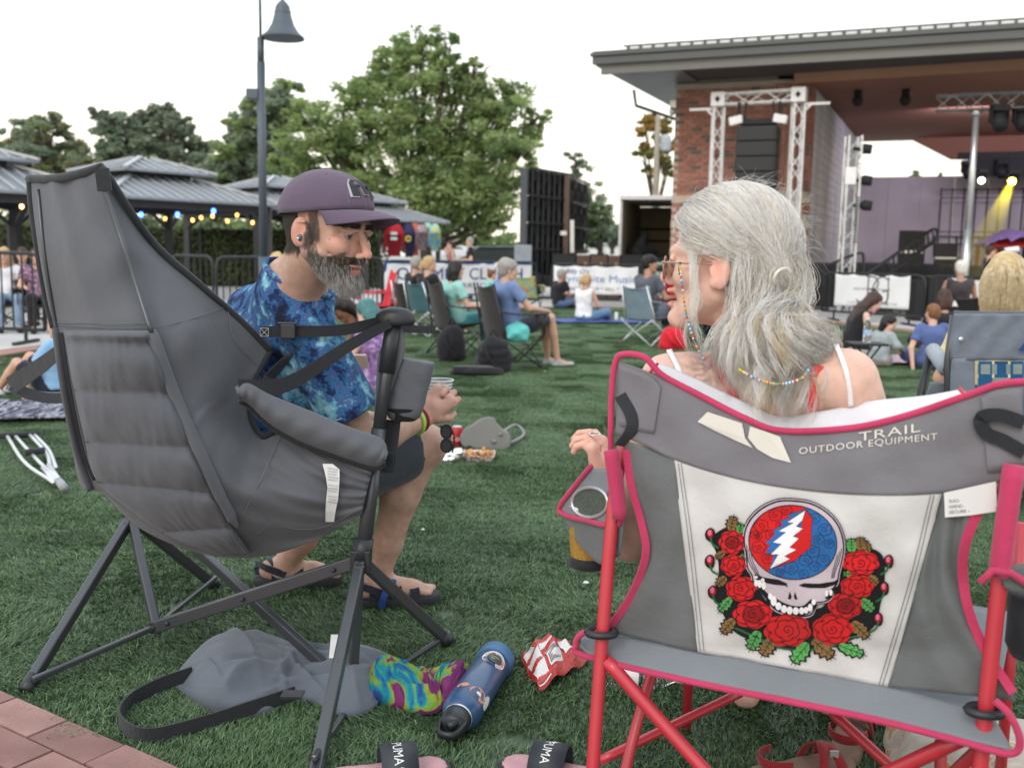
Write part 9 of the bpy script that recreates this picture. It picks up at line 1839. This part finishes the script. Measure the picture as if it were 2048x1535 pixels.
for py_ in (862, 890): MB().tube([at(893, py_, 2.9)+V(.016*math.cos(a), -.004, .020*math.sin(a)) for a in np.linspace(0, 6.28, 17)[:-1]], .003, 6, closed=True).obj('rim', M_plas, sgl, True); MB().poly([at(893, py_, 2.9)+V(.016*math.cos(a), -.003, .020*math.sin(a)) for a in np.linspace(0, 6.28, 17)[:-1]]).obj('lens', mat('shade_lens', (.02, .02, .025), .1), sgl)
MB().tube(spline([at(896, 848, 2.9), at(908, 870, 2.9), at(905, 905, 2.9)], 10), .0025, 6).obj('temple', M_plas, sgl, True)
for x, y, s_ in ((1172, 1164, .007), (846, 1058, .005), (690, 590, .004), (1090, 742, .006)): tag(MB().ell(gnd(x, y, .03), (s_*1.4, s_, s_*.6)).obj('litter_scrap', M_white), {1172: 'white paper scrap on the turf left of the red chair', 846: 'tiny pale scrap on the turf right of the knee', 690: 'tiny scrap on the pavement edge', 1090: 'tiny white scrap on the turf by the trainers'}[x], 'litter')
# sandals and bag under the red chair
M_tan = mat('suede_tan', (.22, .14, .10), .9, var=.15, bump=.4, bs=120); M_rs = fabric('red_leather_strap', (132, 36, 40))
def redsandal(cx, cy, yaw, label):
    c = gnd(cx, cy); t = thing('strappy_sandal', label, 'sandal', tuple(c), 'red strapped sandals under the chair'); d = V(math.cos(yaw), math.sin(yaw), 0); n = V(-d[1], d[0], 0); F_ = Field(c-.2, c+.2, .006); F_.cap(c-d*.09+V(0, 0, .018), c+d*.02+V(0, 0, .018), .036, .034, .02); F_.cap(c+d*.02+V(0, 0, .018), c+d*.09+V(0, 0, .018), .034, .042, .02); F_.cut((0, 0, .036), (0, 0, 1)); F_.cut((0, 0, .004), (0, 0, -1)); F_.obj('footbed', M_tan, t)
    for o1, o2 in ((.03, .08), (.08, .02)): MB().ribbon([c+d*(o1+(o2-o1)*s_)+n*.044*math.cos(math.pi*s_)+V(0, 0, .02+.055*math.sin(math.pi*s_)) for s_ in np.linspace(0, 1, 20)], .022, d, .004).obj('cross_strap', M_rs, t, True)
    MB().ribbon([c-d*(.05+.05*math.sin(math.pi*s_))+n*.04*math.cos(math.pi*s_)+V(0, 0, .06) for s_ in np.linspace(0, 1, 16)], .02, (0, 0, 1), .004).obj('ankle_strap', M_rs, t, True); MB().box(c+d*.06-n*.03+V(0, 0, .065), (.018, .005, .014)).obj('buckle', M_alu, t)
redsandal(1600, 1560, .35, 'red strapped tan sandal at the bottom picture edge'); redsandal(1700, 1492, 1.1, 'red strapped tan sandal beside the bare heel')
bagblob('navy_bag', 'dark navy bag standing under the red chair', 'bag', gnd(1830, 1450)+V(.0, .1, .09), (.2, .1, .11), fabric('navy_cloth', (26, 34, 62)), 12)
bagblob('canvas_tote', 'pale patterned canvas bag lying under the right of the red chair', 'bag', gnd(1930, 1560)+V(.05, 0, .04), (.22, .14, .05), ramp_mat('tote_pattern', [(.45, (.42, .38, .34)), (.55, (.5, .47, .42)), (.6, (.45, .25, .12))], 12), 13, straps=False)
pv_ = thing('dark_panel', 'small dark grey panel lying on the turf above the red chair', 'panel', tuple(gnd(1780, 795))); MB().box(gnd(1775, 800, .05), (.22, .12, .02)).obj('panel', M_dark, pv_, bevel=.004); MB().box(gnd(1775, 800, .065), (.19, .02, .01)).obj('handle', M_plas, pv_)
